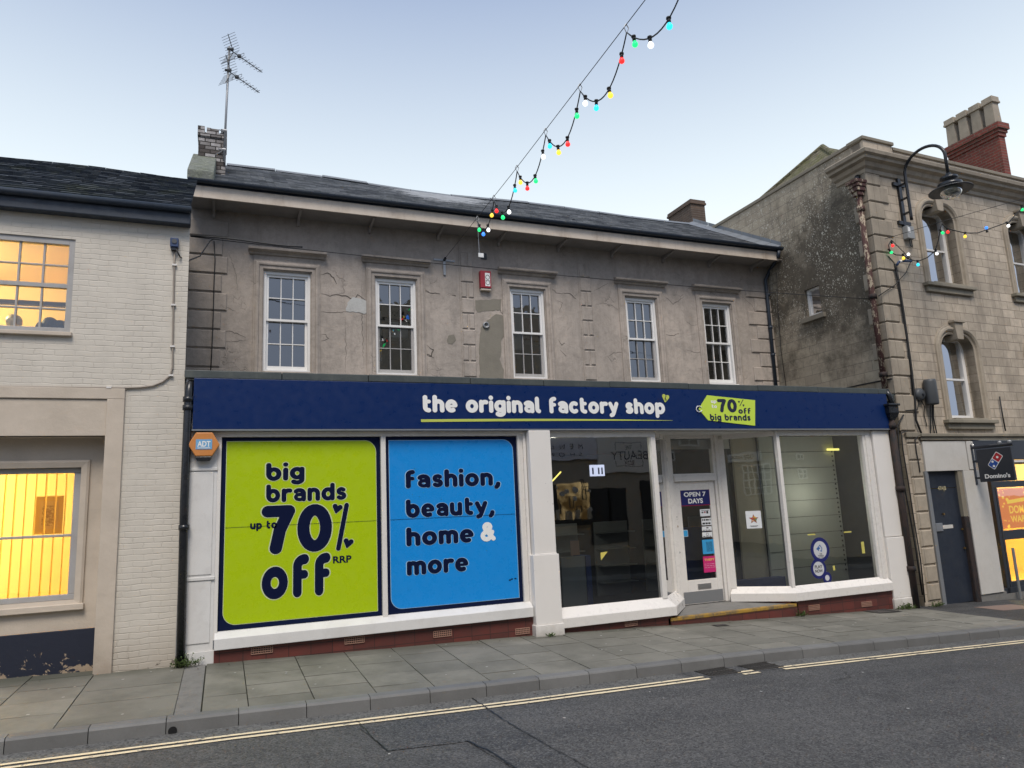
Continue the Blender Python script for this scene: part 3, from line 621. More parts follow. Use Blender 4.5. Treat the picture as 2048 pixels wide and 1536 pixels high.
# upper windows
wl=['tall sash window with sky reflected in it, nearest the cream building','sash window left of the first rusticated strip with a worn grey lower sash','sash window between the two rusticated strips, white top sash and grey bottom sash','sash window with pale blind behind its panes','rightmost sash window of the upper floor, bright white frame and dark panes']
def sash(i,f):
    x0,x1,z0,z1=f; lower='grey_win' if i in(1,2,3) else 'white_win'
    y0=YW+.085
    gl=MB(); zm=(z0+z1)/2+ (.02 if i else .03); gl.quad((x0+.06,y0+.045,zm),(x1-.06,y0+.045,zm),(x1-.06,y0+.045,z1-.1),(x0+.06,y0+.045,z1-.1)); gl.quad((x0+.06,y0+.085,z0+.1),(x1-.06,y0+.085,z0+.1),(x1-.06,y0+.085,zm),(x0+.06,y0+.085,zm))
    w=gl.build('window',M['oldglass'],shop,label=wl[i])
    fr=MB(); fr.box(x0,x0+.055,y0-.03,YW+.158,z0,z1); fr.box(x1-.055,x1,y0-.03,YW+.158,z0,z1); fr.box(x0+.055,x1-.055,y0-.03,YW+.158,z1-.07,z1); fr.box(x0+.055,x1-.055,y0-.03,YW+.158,z0,z0+.05)
    fr.build('frame',M['white_win'],w,bev=.004)
    def sashf(a,b,c,d,y,mat,name,bot):
        m=MB(); m.box(a,a+.045,y,y+.04,c,d); m.box(b-.045,b,y,y+.04,c,d); m.box(a+.045,b-.045,y,y+.04,d-.045,d); m.box(a+.045,b-.045,y,y+.04,c,c+bot)
        ia,ib,ic,idd=a+.045,b-.045,c+bot,d-.045; cw=.018/2
        for k in (1,2): xx=ia+(ib-ia)*k/3; m.box(xx-cw,xx+cw,y+.006,y+.034,ic,idd)
        zz=(ic+idd)/2; 
        for k in range(3):
            aa=ia+(ib-ia)*k/3+(cw if k else 0);bb=ia+(ib-ia)*(k+1)/3-(cw if k<2 else 0); m.box(aa,bb,y+.007,y+.033,zz-cw,zz+cw)
        m.build(name,M[mat],w)
    sashf(x0+.055,x1-.055,zm-.02,z1-.07,y0,'white_win','upper_sash',.045)
    sashf(x0+.055,x1-.055,z0+.05,zm+.025,y0+.042,lower,'lower_sash',.085)
    # architrave and hood
    sr=MB(); e=.02; sr.sweep([(x0-e,z0-.05),(x0-e,z1+e),(x1+e,z1+e),(x1+e,z0-.05)],[(0,YW),(0,YW-.03),(.06,YW-.03),(.075,YW-.055),(.10,YW-.06),(.13,YW-.05),(.15,YW-.03),(.17,YW-.028),(.175,YW)])
    sr.build('surround',M['plaster'],w)
    hz=z1+.30; h=MB(); h.box(x0-.19,x1+.19,YW-.018,YW-.001,z1+.17,hz); 
    prof=[(0,0),(.05,.0),(.07,.035),(.12,.06),(.17,.07),(.18,.105),(.14,.125),(0,.15)]
    n=len(prof); a,b=x0-.30,x1+.30
    h.add([(a+ .03 if p[0]<.06 else a,YW-p[0],hz+p[1]) for p in prof]+[(b-.03 if p[0]<.06 else b,YW-p[0],hz+p[1]) for p in prof],[(k,(k+1)%n,n+(k+1)%n,n+k) for k in range(n)]+[tuple(range(n))[::-1],tuple(range(n,2*n))])
    h.build('hood',M['plaster'],w)
    s=MB(); s.box(x0-.2,x1+.2,YW-.10,YW-.002,z0-.13,z0-.05); s.box(x0-.01,x1+.01,YW-.05,YW+.1,z0-.055,z0+.0); s.build('sill',M['plaster' if i!=4 else 'white_old'],w,bev=.008)
    if i==3: MB().quad((x0,YW+.32,z0),(x1,YW+.32,z0),(x1,YW+.32,z1),(x0,YW+.32,z1)).build('blind',M['blind'],w)
    if i==1:
        b=MB(); b.box(x0-.1,x0+.22,YW+.5,YW+.9,z0+.4,z0+1.5); b.box(x0+.5,x1,YW+.8,YW+1.1,z0+1.,z0+1.35); b.build('stored_goods',M['curtain'],w)
    if i==2:
        b=MB(); b.box(x0+.55,x1+.2,YW+.5,YW+.9,z0+1.0,z0+1.55); b.build('stored_goods',M['redp'],w)
        b=MB(); b.box(x0-.1,x0+.5,YW+.6,YW+.65,z0+.8,z1-.3); b.build('net_curtain',M['curtain'],w)
for i,f in enumerate(frames): sash(i,f)
# upper room shell (dark rooms behind the sashes)
mb=MB(); mb.box(XL+.05,XR-.05,YW+.17,7.2,3.8,7.9); mb.build('upper_rooms',M['mid'],shop)
openfront(D.objects['upper_rooms'],(0,1,0),1)
# repairs in the render
def patch(name,pts,rads,mat,Y,cell=.02,parent=shop):
    st=[([pts[k],pts[k+1]],rads) for k in range(len(pts)-1)] if not isinstance(rads,list) else [([pts[k],pts[min(k+1,len(pts)-1)]],rads[k]) for k in range(len(pts))]
    rr=random.Random(len(pts)); st2=[]
    for s_,r in st:
        st2.append((s_,r))
        for _ in range(10):
            t=rr.random(); x=s_[0][0]+(s_[1][0]-s_[0][0])*t; z=s_[0][1]+(s_[1][1]-s_[0][1])*t; a=rr.uniform(0,6.28); st2.append(([(x+math.cos(a)*r*.8,z+math.sin(a)*r*.8)]*2,r*rr.uniform(.12,.35)))
    return put2d(sdf_polys(st2,cell),lambda u,v:(u,Y,v)).build(name,mat,parent)
def wp(u,v,Y=YW): p=PY(u,v,Y); return (p[0],p[2])
def pixpoly(name,pix,Y,mat,parent=shop,jit=.012,seed=2):
    rr=random.Random(seed); pts=[wp(u,v,Y) for u,v in pix]; out=[]
    for k in range(len(pts)):
        a=pts[k];b=pts[(k+1)%len(pts)];n=max(1,int(math.hypot(b[0]-a[0],b[1]-a[1])/.06))
        for i in range(n): out.append((a[0]+(b[0]-a[0])*i/n+rr.uniform(-jit,jit)*(i>0),a[1]+(b[1]-a[1])*i/n+rr.uniform(-jit,jit)*(i>0)))
    return MB().add([(x,Y,z) for x,z in out]+[(x,YW-.0005,z) for x,z in out],[tuple(range(len(out)))]+[(i,(i+1)%len(out),len(out)+(i+1)%len(out),len(out)+i) for i in range(len(out))]).build(name,mat,parent)
pixpoly('cement_patch',[(960,757),(958,700),(962,655),(975,640),(992,628),(1008,632),(1012,650),(1010,668),(1002,682),(1003,700),(999,718),(1008,740),(1007,757)],YW-.010,M['cement'])
pixpoly('bare_plaster_patch',[(692,622),(695,605),(706,594),(722,597),(736,604),(736,625),(728,628),(718,624),(700,624)],YW-.008,M['bareplaster'],jit=.015)
pixpoly('cement_patch',[(894,680),(897,671),(908,669),(912,680),(905,688),(896,687)],YW-.007,M['cement'])
pixpoly('render_repair',[(950,600),(1003,598),(1001,620),(955,624),(948,612)],YW-.006,M['cement'])
# cracks in the render as thin dark fissures
ckm=N('deep_crack').bsdf((.085,.073,.063),.95)
def crack(pix,w=.010,seed=1):
    ck=MB()
    rr=random.Random(seed*7+len(pix)); pts=[wp(*p) for p in pix]; f=[]
    for a,b in zip(pts,pts[1:]):
        n=max(2,int(math.hypot(b[0]-a[0],b[1]-a[1])/.05))
        for i in range(n): f.append((a[0]+(b[0]-a[0])*i/n+rr.uniform(-.014,.014),a[1]+(b[1]-a[1])*i/n+rr.uniform(-.014,.014)))
    f.append(pts[-1]); L=len(f)
    for i in range(L-1):
        a,b=f[i],f[i+1]; dx,dz=b[0]-a[0],b[1]-a[1]; l=math.hypot(dx,dz)+1e-9; n=(-dz/l,dx/l)
        w0=w*math.sin(math.pi*(i+.3)/(L+.3));w1=w*math.sin(math.pi*(i+1.3)/(L+.6)); y=YW-.003
        ck.quad((a[0]+n[0]*w0/2,y,a[1]+n[1]*w0/2),(b[0]+n[0]*w1/2,y,b[1]+n[1]*w1/2),(b[0]-n[0]*w1/2,y,b[1]-n[1]*w1/2),(a[0]-n[0]*w0/2,y,a[1]-n[1]*w0/2))
    ck.build('crack',ckm,shop)
for s_,(pp_,w) in enumerate([([(640,550),(656,546),(668,556),(673,568)],.022),([(638,586),(660,592),(672,588),(690,592),(706,598),(716,590),(736,604)],.022),([(640,624),(665,626),(692,624)],.010),([(724,560),(724,640),(727,735)],.008),
  ([(690,630),(692,700),(690,748)],.006),([(850,582),(866,586),(880,588)],.02),([(850,580),(858,584)],.01),([(1100,575),(1112,585),(1126,588)],.010),([(1126,586),(1140,588),(1152,598)],.020),([(1110,600),(1125,605),(1118,625)],.007),
  ([(1188,582),(1200,576),(1216,566)],.008),([(1325,590),(1338,600),(1346,608),(1358,600),(1368,592)],.010),([(1328,668),(1345,672),(1358,667)],.012),([(1190,610),(1205,606),(1225,612),(1240,622)],.006),([(1212,714),(1228,706),(1246,704)],.008),([(1215,712),(1224,724)],.008),
  ([(1370,700),(1395,706),(1410,700)],.007),([(1475,588),(1490,598),(1505,612),(1515,640)],.006),([(438,668),(456,662),(480,668),(492,676)],.009),([(445,682),(462,684),(492,680)],.007),([(430,620),(452,614),(470,622)],.006),([(1370,580),(1386,574),(1396,584),(1420,588)],.008),
  ([(853,690),(866,700),(862,712),(852,708)],.022),([(850,708),(868,716)],.012),([(902,590),(912,592)],.02),([(428,455),(430,520),(424,640),(421,745)],.012),([(995,600),(1000,620),(1010,636)],.012),([(1116,678),(1124,690),(1130,686)],.014),([(1120,700),(1132,712)],.01),([(640,670),(652,668),(656,678),(642,682)],.010),([(455,500),(470,540),(476,580)],.006),([(1390,735),(1420,742),(1440,738)],.004),([(1368,640),(1384,652),(1396,648)],.005)]): crack(pp_,w,s_+1)
# roof: slated slope with courses of individual slates
E0=(2.78,8.20); RG=(6.3,10.30)
def slates(xa,xb,e,r,course,wid,seed,sag=None,th=.008):
    rr=random.Random(seed); L=math.hypot(r[0]-e[0],r[1]-e[1]); dy,dz=(r[0]-e[0])/L,(r[1]-e[1])/L; ny,nz=-dz,dy; mb=MB(); n=int(L/course)
    for k in range(n+1):
        t0=k*course; t1=min(t0+course*1.25,L+.02); x=xa+(wid/2 if k%2 else 0)-wid
        while x<xb:
            a=max(x+.002,xa);b=min(x+wid-.002,xb)
            if b-a>.03 and rr.random()>.004:
                lift=.024+rr.uniform(0,.012); s0=rr.uniform(-.012,.012)
                def P(X,t,h): 
                    sg=sag(X,t/L) if sag else 0; return (X,e[0]+dy*t+ny*h,e[1]+dz*t+nz*h+sg)
                mb.add([P(a,t0+s0,lift),P(b,t0+s0,lift),P(b,t1,.002),P(a,t1,.002),P(a,t0+s0,-.004),P(b,t0+s0,-.004)],[(0,1,2,3),(4,5,1,0)])
            x+=wid
    mb.quad(*[ (X,e[0]+dy*t,e[1]+dz*t-.01+(sag(X,t/L) if sag else 0)) for X,t in ((xa,0),(xb,0),(xb,L),(xa,L))])
    return mb
sagf=lambda x,t: .05*t*math.sin((x+.3)*.9)*math.exp(-abs(x-6)/9)-.03*t*math.sin(math.pi*(x+.5)/14)
rf=slates(-.5,XR-.02,E0,RG,.155,.30,5,sagf).build('roof',M['slate'],shop)
MB().quad((-.5,6.3,10.28),(XR,6.3,10.28),(XR,10,8.2),(-.5,10,8.2)).build('rear_slope',M['slate_dark'],rf)
mb=MB(); 
for i in range(12):
    a=-.1+i*1.12; b=a+1.1
    if b>XR: b=XR-.1
    za=sagf(a,1);zb_=sagf(b,1); rr_=random.Random(i).uniform(-.015,.015)
    mb.prism([(6.16,10.27),(6.2,10.33),(6.3,10.38),(6.42,10.34),(6.46,10.28)],lambda y,z:(a,y,z+za+rr_),lambda y,z:(b,y,z+zb_+rr_))
mb.build('ridge_capping',M['lead'],rf)
mb=MB(); n=10
for i in range(n):
    t0=i/n;t1=(i+.97)/n; p0=(E0[0]+(RG[0]-E0[0])*t0,E0[1]+(RG[1]-E0[1])*t0+.03);p1=(E0[0]+(RG[0]-E0[0])*t1,E0[1]+(RG[1]-E0[1])*t1+.03)
    mb.quad((XR-.26,p0[0],p0[1]),(XR-.003,p0[0],p0[1]+.10),(XR-.003,p1[0],p1[1]+.10),(XR-.26,p1[0],p1[1]))
    mb.quad((XR-.006,p0[0],p0[1]+.10),(XR-.006,p1[0],p1[1]+.10),(XR-.006,p1[0],p1[1]+.2),(XR-.006,p0[0],p0[1]+.2))
mb.build('lead_flashing',M['lead'],rf)
# soffit, fascia board, gutter, eaves brackets
MB().box(XL,XR-.003,2.80,YW+.17,ZSOF,ZSOF+.02).build('soffit',M['soffit'],shop)
MB().box(XL,XR-.15,2.765,2.80,ZSOF-.035,ZSOF+.20).build('eaves_board',M['creamboard'],shop,bev=.006)
gt=MB(); prof=arc(0,0,.065,.065,180,360,10)
for a,b in ((XL-.02,3.1),(3.1,6.9),(6.9,10.6),(10.6,XR-.12)):
    gt.add([(X,2.695+y,8.225+z-.0) for X in (a,b) for y,z in prof],[(k,k+1,len(prof)+k+1,len(prof)+k) for k in range(len(prof)-1)])
    gt.add([(X,2.695+y*1.15,8.225+z*1.15) for X in (b-.05,b+.05) for y,z in prof],[(k,k+1,len(prof)+k+1,len(prof)+k) for k in range(len(prof)-1)])
gt.box(XL,XR-.15,2.766,2.80,8.14,8.21)
gt.build('gutter',M['gutter'],shop)
for u,v in ((428,405),(598,425),(742,445),(880,462),(1002,475),(1122,487),(1230,497),(1333,508),(1425,517),(1510,525)):
    x=PY(u,v,YW-.2)[0]; mb=MB(); mb.prism([(YW-.002,ZSOF-.002),(YW-.002,ZSOF-.17),(YW-.05,ZSOF-.17),(YW-.08,ZSOF-.10),(2.85,ZSOF-.035),(2.85,ZSOF-.002)],lambda y,z:(x-.025,y,z),lambda y,z:(x+.025,y,z)); mb.build('eaves_bracket',M['soffit'],shop)
# left gable kneeler and coping, old chimney
kn=MB(); 
sl=(RG[1]-E0[1])/(RG[0]-E0[0])
kn.prism([(2.72,8.24),(2.72,8.42),(2.85,8.52),(4.55,8.52+1.7*sl+.12),(4.55,8.1+1.2*sl),(3.3,8.3)],lambda y,z:(-.76,y,z),lambda y,z:(-.30,y,z)); kn.box(-.70,-.34,2.80,3.3,8.0,8.26)
M['mossy']=N('mossy_coping'); gg=M['mossy']; M['mossy']=gg.bsdf(gg.mix(gg.ramp(gg.noise(5,7,.75),[(.4,0),(.6,1)]),(.17,.18,.16),gg.mix(gg.ramp(gg.noise(10,6,.85),[(.42,0),(.58,1)]),(.025,.04,.012),(.24,.25,.20))),.95,bump=gg.noise(9,7,.75),bs=.8,bd=.05); kn.build('gable_coping',M['mossy'],shop,bev=.02)
ch=MB(); CY=4.35
ch.box(-.655,-.115,CY,CY+.7,8.9,10.02); ch.box(-.675,-.1,CY-.03,CY+.73,9.98,10.06)
for a,b,h in ((-.675,-.54,.08),(-.5,-.42,.06),(-.42,-.26,.05),(-.22,-.10,.07)): ch.box(a,b,CY-.02,CY+.7,10.06,10.06+h+.06)
ch.build('chimney',M['oldbrick'],shop)
ch=MB(); px0=PY(1336,430,7.2);px1=PY(1380,396,7.2);px2=PY(1410,402,7.2)
a,b=px0[0],px1[0]; 
yb2=PX(1335,426,13.86)[1]; ch.box(13.88,14.42,7.03,yb2,9.6,11.40); ch.box(13.84,14.46,6.99,yb2+.04,11.40,11.47); ch.box(13.86,14.44,7.01,yb2+.02,11.47,11.55)
ch.build('chimney',M['brownbrick'],shop)
# ---- flat roof over the shopfront, lead capping
ZC0,ZC1=3.93,4.045
MB().box(-.55,XR-.01,.02,YW-.002,3.80,ZC0+.03).build('flat_roof',M['canopy'],shop)
cp=MB(); x=-.55;rr=random.Random(4)
while x<13.0:
    b=min(x+1.45+rr.uniform(-.25,.25),13.05); cp.box(x+.003,b-.003,-.10,.06,ZC0+rr.uniform(-.004,.004),ZC1+rr.uniform(-.006,.006)); x=b
cp.build('lead_capping',M['canopy'],shop,bev=.012)
MB().box(-.52,12.92,-.03,.1,3.17,ZC0-.002).build('fascia_backing',M['white_old'],shop)
# ---- shopfront joinery
GZ0,GZ1=.425,3.09
W=M['white']
def pil(x0,x1,ztop,zbot,y,name='pilaster',mat=None):
    mb=MB(); zm=1.15; mb.box(x0,x1,y,.12,zm+.004,ztop); mb.box(x0-.035,x1+.035,y-.035,.12,zbot+.18,zm); mb.box(x0-.05,x1+.05,y-.055,.12,zbot,zbot+.175); mb.box(x0-.02,x1+.02,y-.02,.1,zm,zm+.03)
    mb.build(name,mat or W,shop,bev=.006)
mb=MB(); mb.box(-.50,-.085,-.02,.12,zb(-.3)+.16,3.165); mb.box(-.46,-.13,-.032,-.021,1.2,2.60); mb.box(-.46,-.13,-.032,-.021,.30,1.12); mb.box(-.50,-.085,-.045,-.021,1.125,1.17); mb.box(-.51,-.07,-.04,.12,zb(-.3)-.05,zb(-.3)+.16); mb.box(-.50,-.085,-.04,-.021,2.62,2.66)
mb.build('pilaster',M['white_old'],shop,bev=.005)
mb=MB(); mb.box(4.67,5.055,-.16,.12,1.16,3.165); mb.box(4.63,5.085,-.185,.12,.07,1.15); mb.box(4.66,5.06,-.17,.1,1.15,1.165); mb.box(4.61,5.105,-.205,.12,zb(4.8)-.05,.07)
mb.build('pilaster',M['white_pil'],shop,bev=.012)
mb=MB(); mb.box(12.44,12.90,-.06,.12,1.0,3.165); mb.box(12.42,12.915,-.085,.12,-.2,.99); mb.box(12.40,12.93,-.10,.12,zb(12.6)-.06,-.2)
mb.build('pilaster',M['white_pil'],shop,bev=.012)
# head member under the sign, stiles, mullions
mb=MB(); mb.box(-.085,4.66,-.015,.11,GZ1+.005,3.168)
mb.box(-.085,-.035,-.02,.11,.32,GZ1+.005); mb.box(2.236,2.312,-.03,.11,.35,GZ1+.005); mb.box(4.515,4.56,-.015,.11,.32,GZ1+.005); mb.box(4.56,4.61,0.0,.11,.32,GZ1+.005); mb.box(4.61,4.66,-.03,.11,.32,GZ1+.005)
mb.build('window_framing',W,shop,bev=.005); mb=MB()
mb.box(5.06,7.2,-.015,.11,3.065,3.168); mb.box(5.061,5.085,-.01,.11,.25,3.065); mb.box(7.105,7.2,-.02,.11,.25,3.065); mb.build('window_framing',W,shop,bev=.005); mb=MB(); mb.box(9.95,12.43,-.015,.11,3.075,3.168); mb.box(9.955,10.03,-.02,.11,.2,3.075); mb.box(12.19,12.26,-.02,.11,.2,3.075); mb.box(12.26,12.35,-.035,.11,.2,3.075); mb.box(12.35,12.43,-.015,.11,.2,3.075)
mb.build('window_framing',W,shop,bev=.005)
def sill(name,x0,x1,zt,zf,zbt,mat,yf=-.12,xb0=None,xb1=None):
    return MB().prism([(.1,zt),(.0,zt),(yf,zf),(yf,zbt),(.1,zbt)],lambda y,z:(x0,y,z),lambda y,z:(x1,y,z)).build(name,mat,shop,bev=.006)
sill('window_sill',-.07,4.62,.425,.345,.20,M['white_old'])
# splayed sills either side of the door recess
def splay_sill(pts,zt,zf,zbt,name='window_sill'):
    """pts: list of (glass xy, outer xy)"""
    mb=MB(); vs=[]
    for g_,o_ in pts: vs+=[(g_[0],g_[1],zt),(o_[0],o_[1],zf),(o_[0],o_[1],zbt),(g_[0],g_[1],zbt)]
    fs=[]
    for i in range(len(pts)-1):
        a=4*i;b=a+4; fs+=[(a,b,b+1,a+1),(a+1,b+1,b+2,a+2),(a+2,b+2,b+3,a+3),(a+3,b+3,b,a)]
    fs+=[(0,1,2,3),(len(vs)-1,len(vs)-2,len(vs)-3,len(vs)-4)]; mb.add(vs,fs); mb.build(name,W,shop,bev=.006)
DL=(7.88,.72);DR=(9.12,.72)     # door recess inner corners
splay_sill([((5.09,.02),(5.09,-.12)),((7.19,.02),(7.30,-.12)),((7.86,.70),(7.98,.62))],.275,.12,-.03)
splay_sill([((9.16,.70),(9.02,.62)),((9.99,.02),(9.94,-.12)),((12.40,.02),(12.40,-.12))],.235,.12,-.03)
# glass panes
def pane(pts,z0,z1,label=None,mat='glass',name='shop_window'):
    (ax,ay),(bx,by)=pts; o=MB().quad((ax,ay,z0),(bx,by,z0),(bx,by,z1),(ax,ay,z1)).build(name,M[mat],shop)
    if label:o['label']=label
    return o
pane(((5.08,.05),(7.12,.05)),.27,3.07,'large dark pane left of the door reflecting the signs across the street'); pane(((7.2,.05),(7.86,.70)),.27,3.07,'narrow splayed pane beside the door'); pane(((9.18,.68),(9.97,.05)),.235,3.07,'splayed pane right of the door with a star poster'); pane(((10.02,.05),(12.2,.05)),.235,3.08,'wide pane at the right end with round blue stickers')
mb=MB()
def post(mb,x,y,z0,z1,w=.035): mb.box(x-w,x+w,y-w,y+w,z0,z1)
def beam(mb,a,b,z0,z1,w=.03):
    d=np.array([b[0]-a[0],b[1]-a[1]]);n=np.array([-d[1],d[0]])/np.linalg.norm(d)*w
    q=[(a[0]+n[0],a[1]+n[1]),(b[0]+n[0],b[1]+n[1]),(b[0]-n[0],b[1]-n[1]),(a[0]-n[0],a[1]-n[1])]
    mb.add([(x,y,z0) for x,y in q]+[(x,y,z1) for x,y in q],[(3,2,1,0),(4,5,6,7),(0,1,5,4),(1,2,6,5),(2,3,7,6),(3,0,4,7)])
beam(mb,(7.2,.03),(7.84,.68),3.07,3.168); beam(mb,(9.2,.66),(9.955,.05),3.07,3.168); beam(mb,(7.80,.62),(7.88,.72),.25,3.07,.035); beam(mb,(9.12,.71),(9.21,.65),.2,3.07,.04)
mb.build('splay_framing',W,shop,bev=.004)
MB().add([(7.0,.112,3.166),(10.2,.112,3.166),(9.5,.95,3.166),(7.6,.95,3.166),(7.6,.83,3.166),(9.5,.83,3.166),(9.5,.83,2.9),(7.6,.83,2.9)],[(0,1,2,3),(4,5,6,7)]).build('recess_soffit',M['white_old'],shop)
# entrance door with transom light
Y_=.74; a,b=7.90,9.10
mb=MB(); mb.box(7.88,7.965,Y_-.06,Y_+.08,-.02,3.168); mb.box(7.965,8.02,Y_-.03,Y_+.08,-.02,3.168); mb.box(9.03,9.12,Y_-.06,Y_+.08,-.02,3.168); mb.box(8.975,9.03,Y_-.03,Y_+.08,-.02,3.168)
mb.box(8.02,8.975,Y_-.03,Y_+.08,3.10,3.168); mb.box(8.02,8.975,Y_-.05,Y_+.08,2.27,2.37); mb.box(8.02,8.975,Y_-.03,Y_+.08,2.37,2.42); mb.build('door_frame',W,shop,bev=.006)
MB().quad((8.02,Y_,2.42),(8.975,Y_,2.42),(8.975,Y_,3.10),(8.02,Y_,3.10)).build('transom_light',M['glass'],shop)
door=MB().box(8.03,8.165,Y_,Y_+.05,-.02,2.265).box(8.84,8.965,Y_,Y_+.05,-.02,2.265).box(8.165,8.84,Y_,Y_+.05,2.10,2.265).box(8.165,8.84,Y_,Y_+.05,-.02,.42).build('door',W,shop,bev=.006)
MB().quad((8.165,Y_+.02,.42),(8.84,Y_+.02,.42),(8.84,Y_+.02,2.10),(8.165,Y_+.02,2.10)).build('glazing',M['glass'],door)
MB().box(8.05,8.945,Y_-.006,Y_-.001,0.0,.21).build('kick_plate',M['galv'],door)
MB().box(8.38,8.68,Y_-.014,Y_-.001,.25,.34).box(8.40,8.66,Y_-.02,Y_-.014,.265,.32).build('letter_plate',M['steel'],door)
for (u,v,s,mm) in ((1352.5,1034,.02,'black'),(1352.5,1039,.018,'black'),(1355,1053,.02,'brass'),(1358.5,1105,.022,'black')):
    p=PY(u,v,Y_-.01); MB().lathe((p[0],Y_-.001,p[2]),[(s,0),(s,-.012),(s*.5,-.02),(0,-.02)],12,'y').build('lock',M[mm],door)
# step and plinth
st=MB().prism([(7.15,-.05),(10.02,-.05),(9.1,.72),(7.9,.72)],lambda x,y:(x,y,-.6),lambda x,y:(x,y,-.075+.05*(y+.05)/.77)).build('doorstep',M['concrete'],shop,bev=.008)
MB().box(7.19,9.96,-.085,.02,-.130,-.070).build('nosing',M['stepy'],st,bev=.012)
mb=MB(); 
def plinth(x0,x1,zt,y=-.03):
    mb.box(x0,x1,y,.1,-.9,zt)
plinth(-.07,4.63,.198,-.05);plinth(5.1,7.2,-.032,-.05);plinth(9.95,12.42,-.032,-.05); mb.box(7.19,9.97,-.075,.0,-.9,-.132); 
mb.build('tiled_plinth',M['tile'],shop)
mb=MB(); beam(mb,(7.3,-.02),(7.88,.66),-.3,-.031,.03); beam(mb,(9.15,.64),(9.9,.0),-.3,-.031,.03); mb.build('tiled_plinth',M['tile'],shop)
airb=N('terracotta_air_brick').bsdf((.34,.19,.14),.85); hole=M['tar']
for u,v,w in ((524,1300,.28),(709,1280,.28),(885,1267,.28),(1045,1262,.24),(1147,1250,.22),(1262,1246,.24),(1628,1215,.26),(1733,1208,.26)):
    p=PY(u,v,-.055); x,z=p[0],p[2]; mb=MB(); n=9; h=.085; ww=w/2
    for k in range(n+1): xx=x-ww+w*k/n; mb.box(xx-.0035,xx+.0035,-.066,-.051,z-h/2,z+h/2)
    for k in range(4): zz=z-h/2+h*k/3; mb.box(x-ww,x+ww,-.065,-.0515,zz-.005,zz+.005)
    ab=mb.build('air_brick',airb,shop); MB().quad((x-ww,-.0513,z-h/2),(x+ww,-.0513,z-h/2),(x+ww,-.0513,z+h/2),(x-ww,-.0513,z+h/2)).build('backing',hole,ab)
# ---- shop interior (dark sales floor)
mb=MB(); mb.box(-.05,12.45,.13,7.,-.25,3.3); o=mb.build('shop_interior',M['dark'],shop); o.data.flip_normals()
o.data.polygons[2].select=False
import bmesh
bm=bmesh.new(); bm.from_mesh(o.data); bm.faces.ensure_lookup_table(); fr=[f for f in bm.faces if abs(f.normal.y)>.9 and f.calc_center_median().y+0<1]; bmesh.ops.delete(bm,geom=fr,context='FACES_ONLY'); bm.to_mesh(o.data); bm.free()
mb=MB(); mb.wall(-.05,12.45,-.25,3.3,.125,[(-.04,4.66,.3,3.17),(5.05,12.4,-.1,3.17)],.01,False); mb.build('inner_lining',M['dark'],shop)
def inbox(name,x0,x1,y0,y1,z0,z1,mat,label=None):
    o=MB().box(x0,x1,y0,y1,z0,z1).build(name,mat,shop); 
    if label:o['label']=label
    return o
inbox('display_back_panel',10.35,12.38,.95,1.0,.1,3.15,M['backboard'])
sb=MB()
for k in range(26): zz=.3+k*.1; sb.box(12.30,12.325,.935,.949,zz,zz+.035)
sb.build('shelf_upright',M['dark'],shop)
mb=MB(); 
for k in range(1,9): mb.box(10.35,12.38,.942,.949,.1+k*.34,.108+k*.34)
mb.build('panel_groove',M['mid'],shop)
inbox('display_side_panel',9.72,10.33,1.02,1.07,.05,3.15,M['beigeb']); inbox('red_panel',9.25,9.4,1.3,1.5,.0,1.6,M['redp']); inbox('blue_plinth',9.3,10.5,.75,.95,.0,.32,M['bluep']); inbox('dim_panel',9.42,9.72,1.2,1.25,0,3.1,M['mid'])
inbox('inner_door_panel',8.75,9.6,1.9,2.0,0,1.35,flat('royal_blue_panel',(.01,.07,.45),.5))
p0=PY(1122,1115,1.4);p1=PY(1170,1117,1.4);inbox('counter_panel',p0[0],p1[0],1.4,1.46,.05,p0[2],M['greyp']); inbox('counter_edge',p1[0]+.004,p1[0]+.11,1.38,1.9,.05,p0[2],M['bluep'])
for k in range(4): inbox('shelf',5.1,5.75,1.5,1.9,.35+k*.32,.37+k*.32,M['greyp'])
# small stock on the shelves
rs=random.Random(9)
for k in range(9):
    x=5.12+rs.random()*.55; zz=.37+.32*rs.randint(0,3); h=rs.uniform(.08,.2); inbox('boxed_stock',x,x+rs.uniform(.06,.12),1.55,1.7,zz+.001,zz+h,M[rs.choice(['offboard','beigeb','mid','greyp'])])
p=PY(1194,941,2.6); mon=inbox('monitor',p[0]-.19,p[0]+.19,2.6,2.65,p[2]-.13,p[2]+.13,M['black'])
MB().quad((p[0]-.18,2.596,p[2]-.12),(p[0]+.18,2.596,p[2]-.12),(p[0]+.18,2.596,p[2]+.12),(p[0]-.18,2.596,p[2]+.12)).build('screen',emit('screen_glow',(.7,.72,.95),.9),mon)
mb=MB(); 
for xx in (-.12,.02,.1): mb.box(p[0]+xx,p[0]+xx+.035,2.59,2.595,p[2]-.08,p[2]+.06)
mb.build('screen_detail',M['bluep'],mon)
tube=emit('warm_tube_glow',(1,.85,.2),1.3)
p=PY(1675,899,.9); MB().box(p[0]-.31,p[0]+.31,.86,.9,p[2]-.022,p[2]+.022).build('strip_light',tube,shop)
p=PY(1108,957,2.0); MB().tube([(p[0]-.13,2.0,p[2]-.13),(p[0]+.16,2.0,p[2]+.13)],.015,8).build('strip_light',tube,shop)
o=MB().box(*(lambda p:(p[0]-.09,p[0]+.09,1.0,1.01,p[2]-.13,p[2]+.13))(PY(1150,1096,1.0))).build('notice_card',flat('pinkish_card',(.45,.27,.2),.7),shop)
p=PY(1206,1112,.06); MB().add([(p[0]-.05,.048,p[2]-.07),(p[0]-.05,.048,p[2]+.06),(p[0]+.09,.048,p[2]+.07)],[(0,1,2)]).build('paper_corner',flat('yellow_paper',(.65,.55,.12),.6),shop)
rs=random.Random(77)
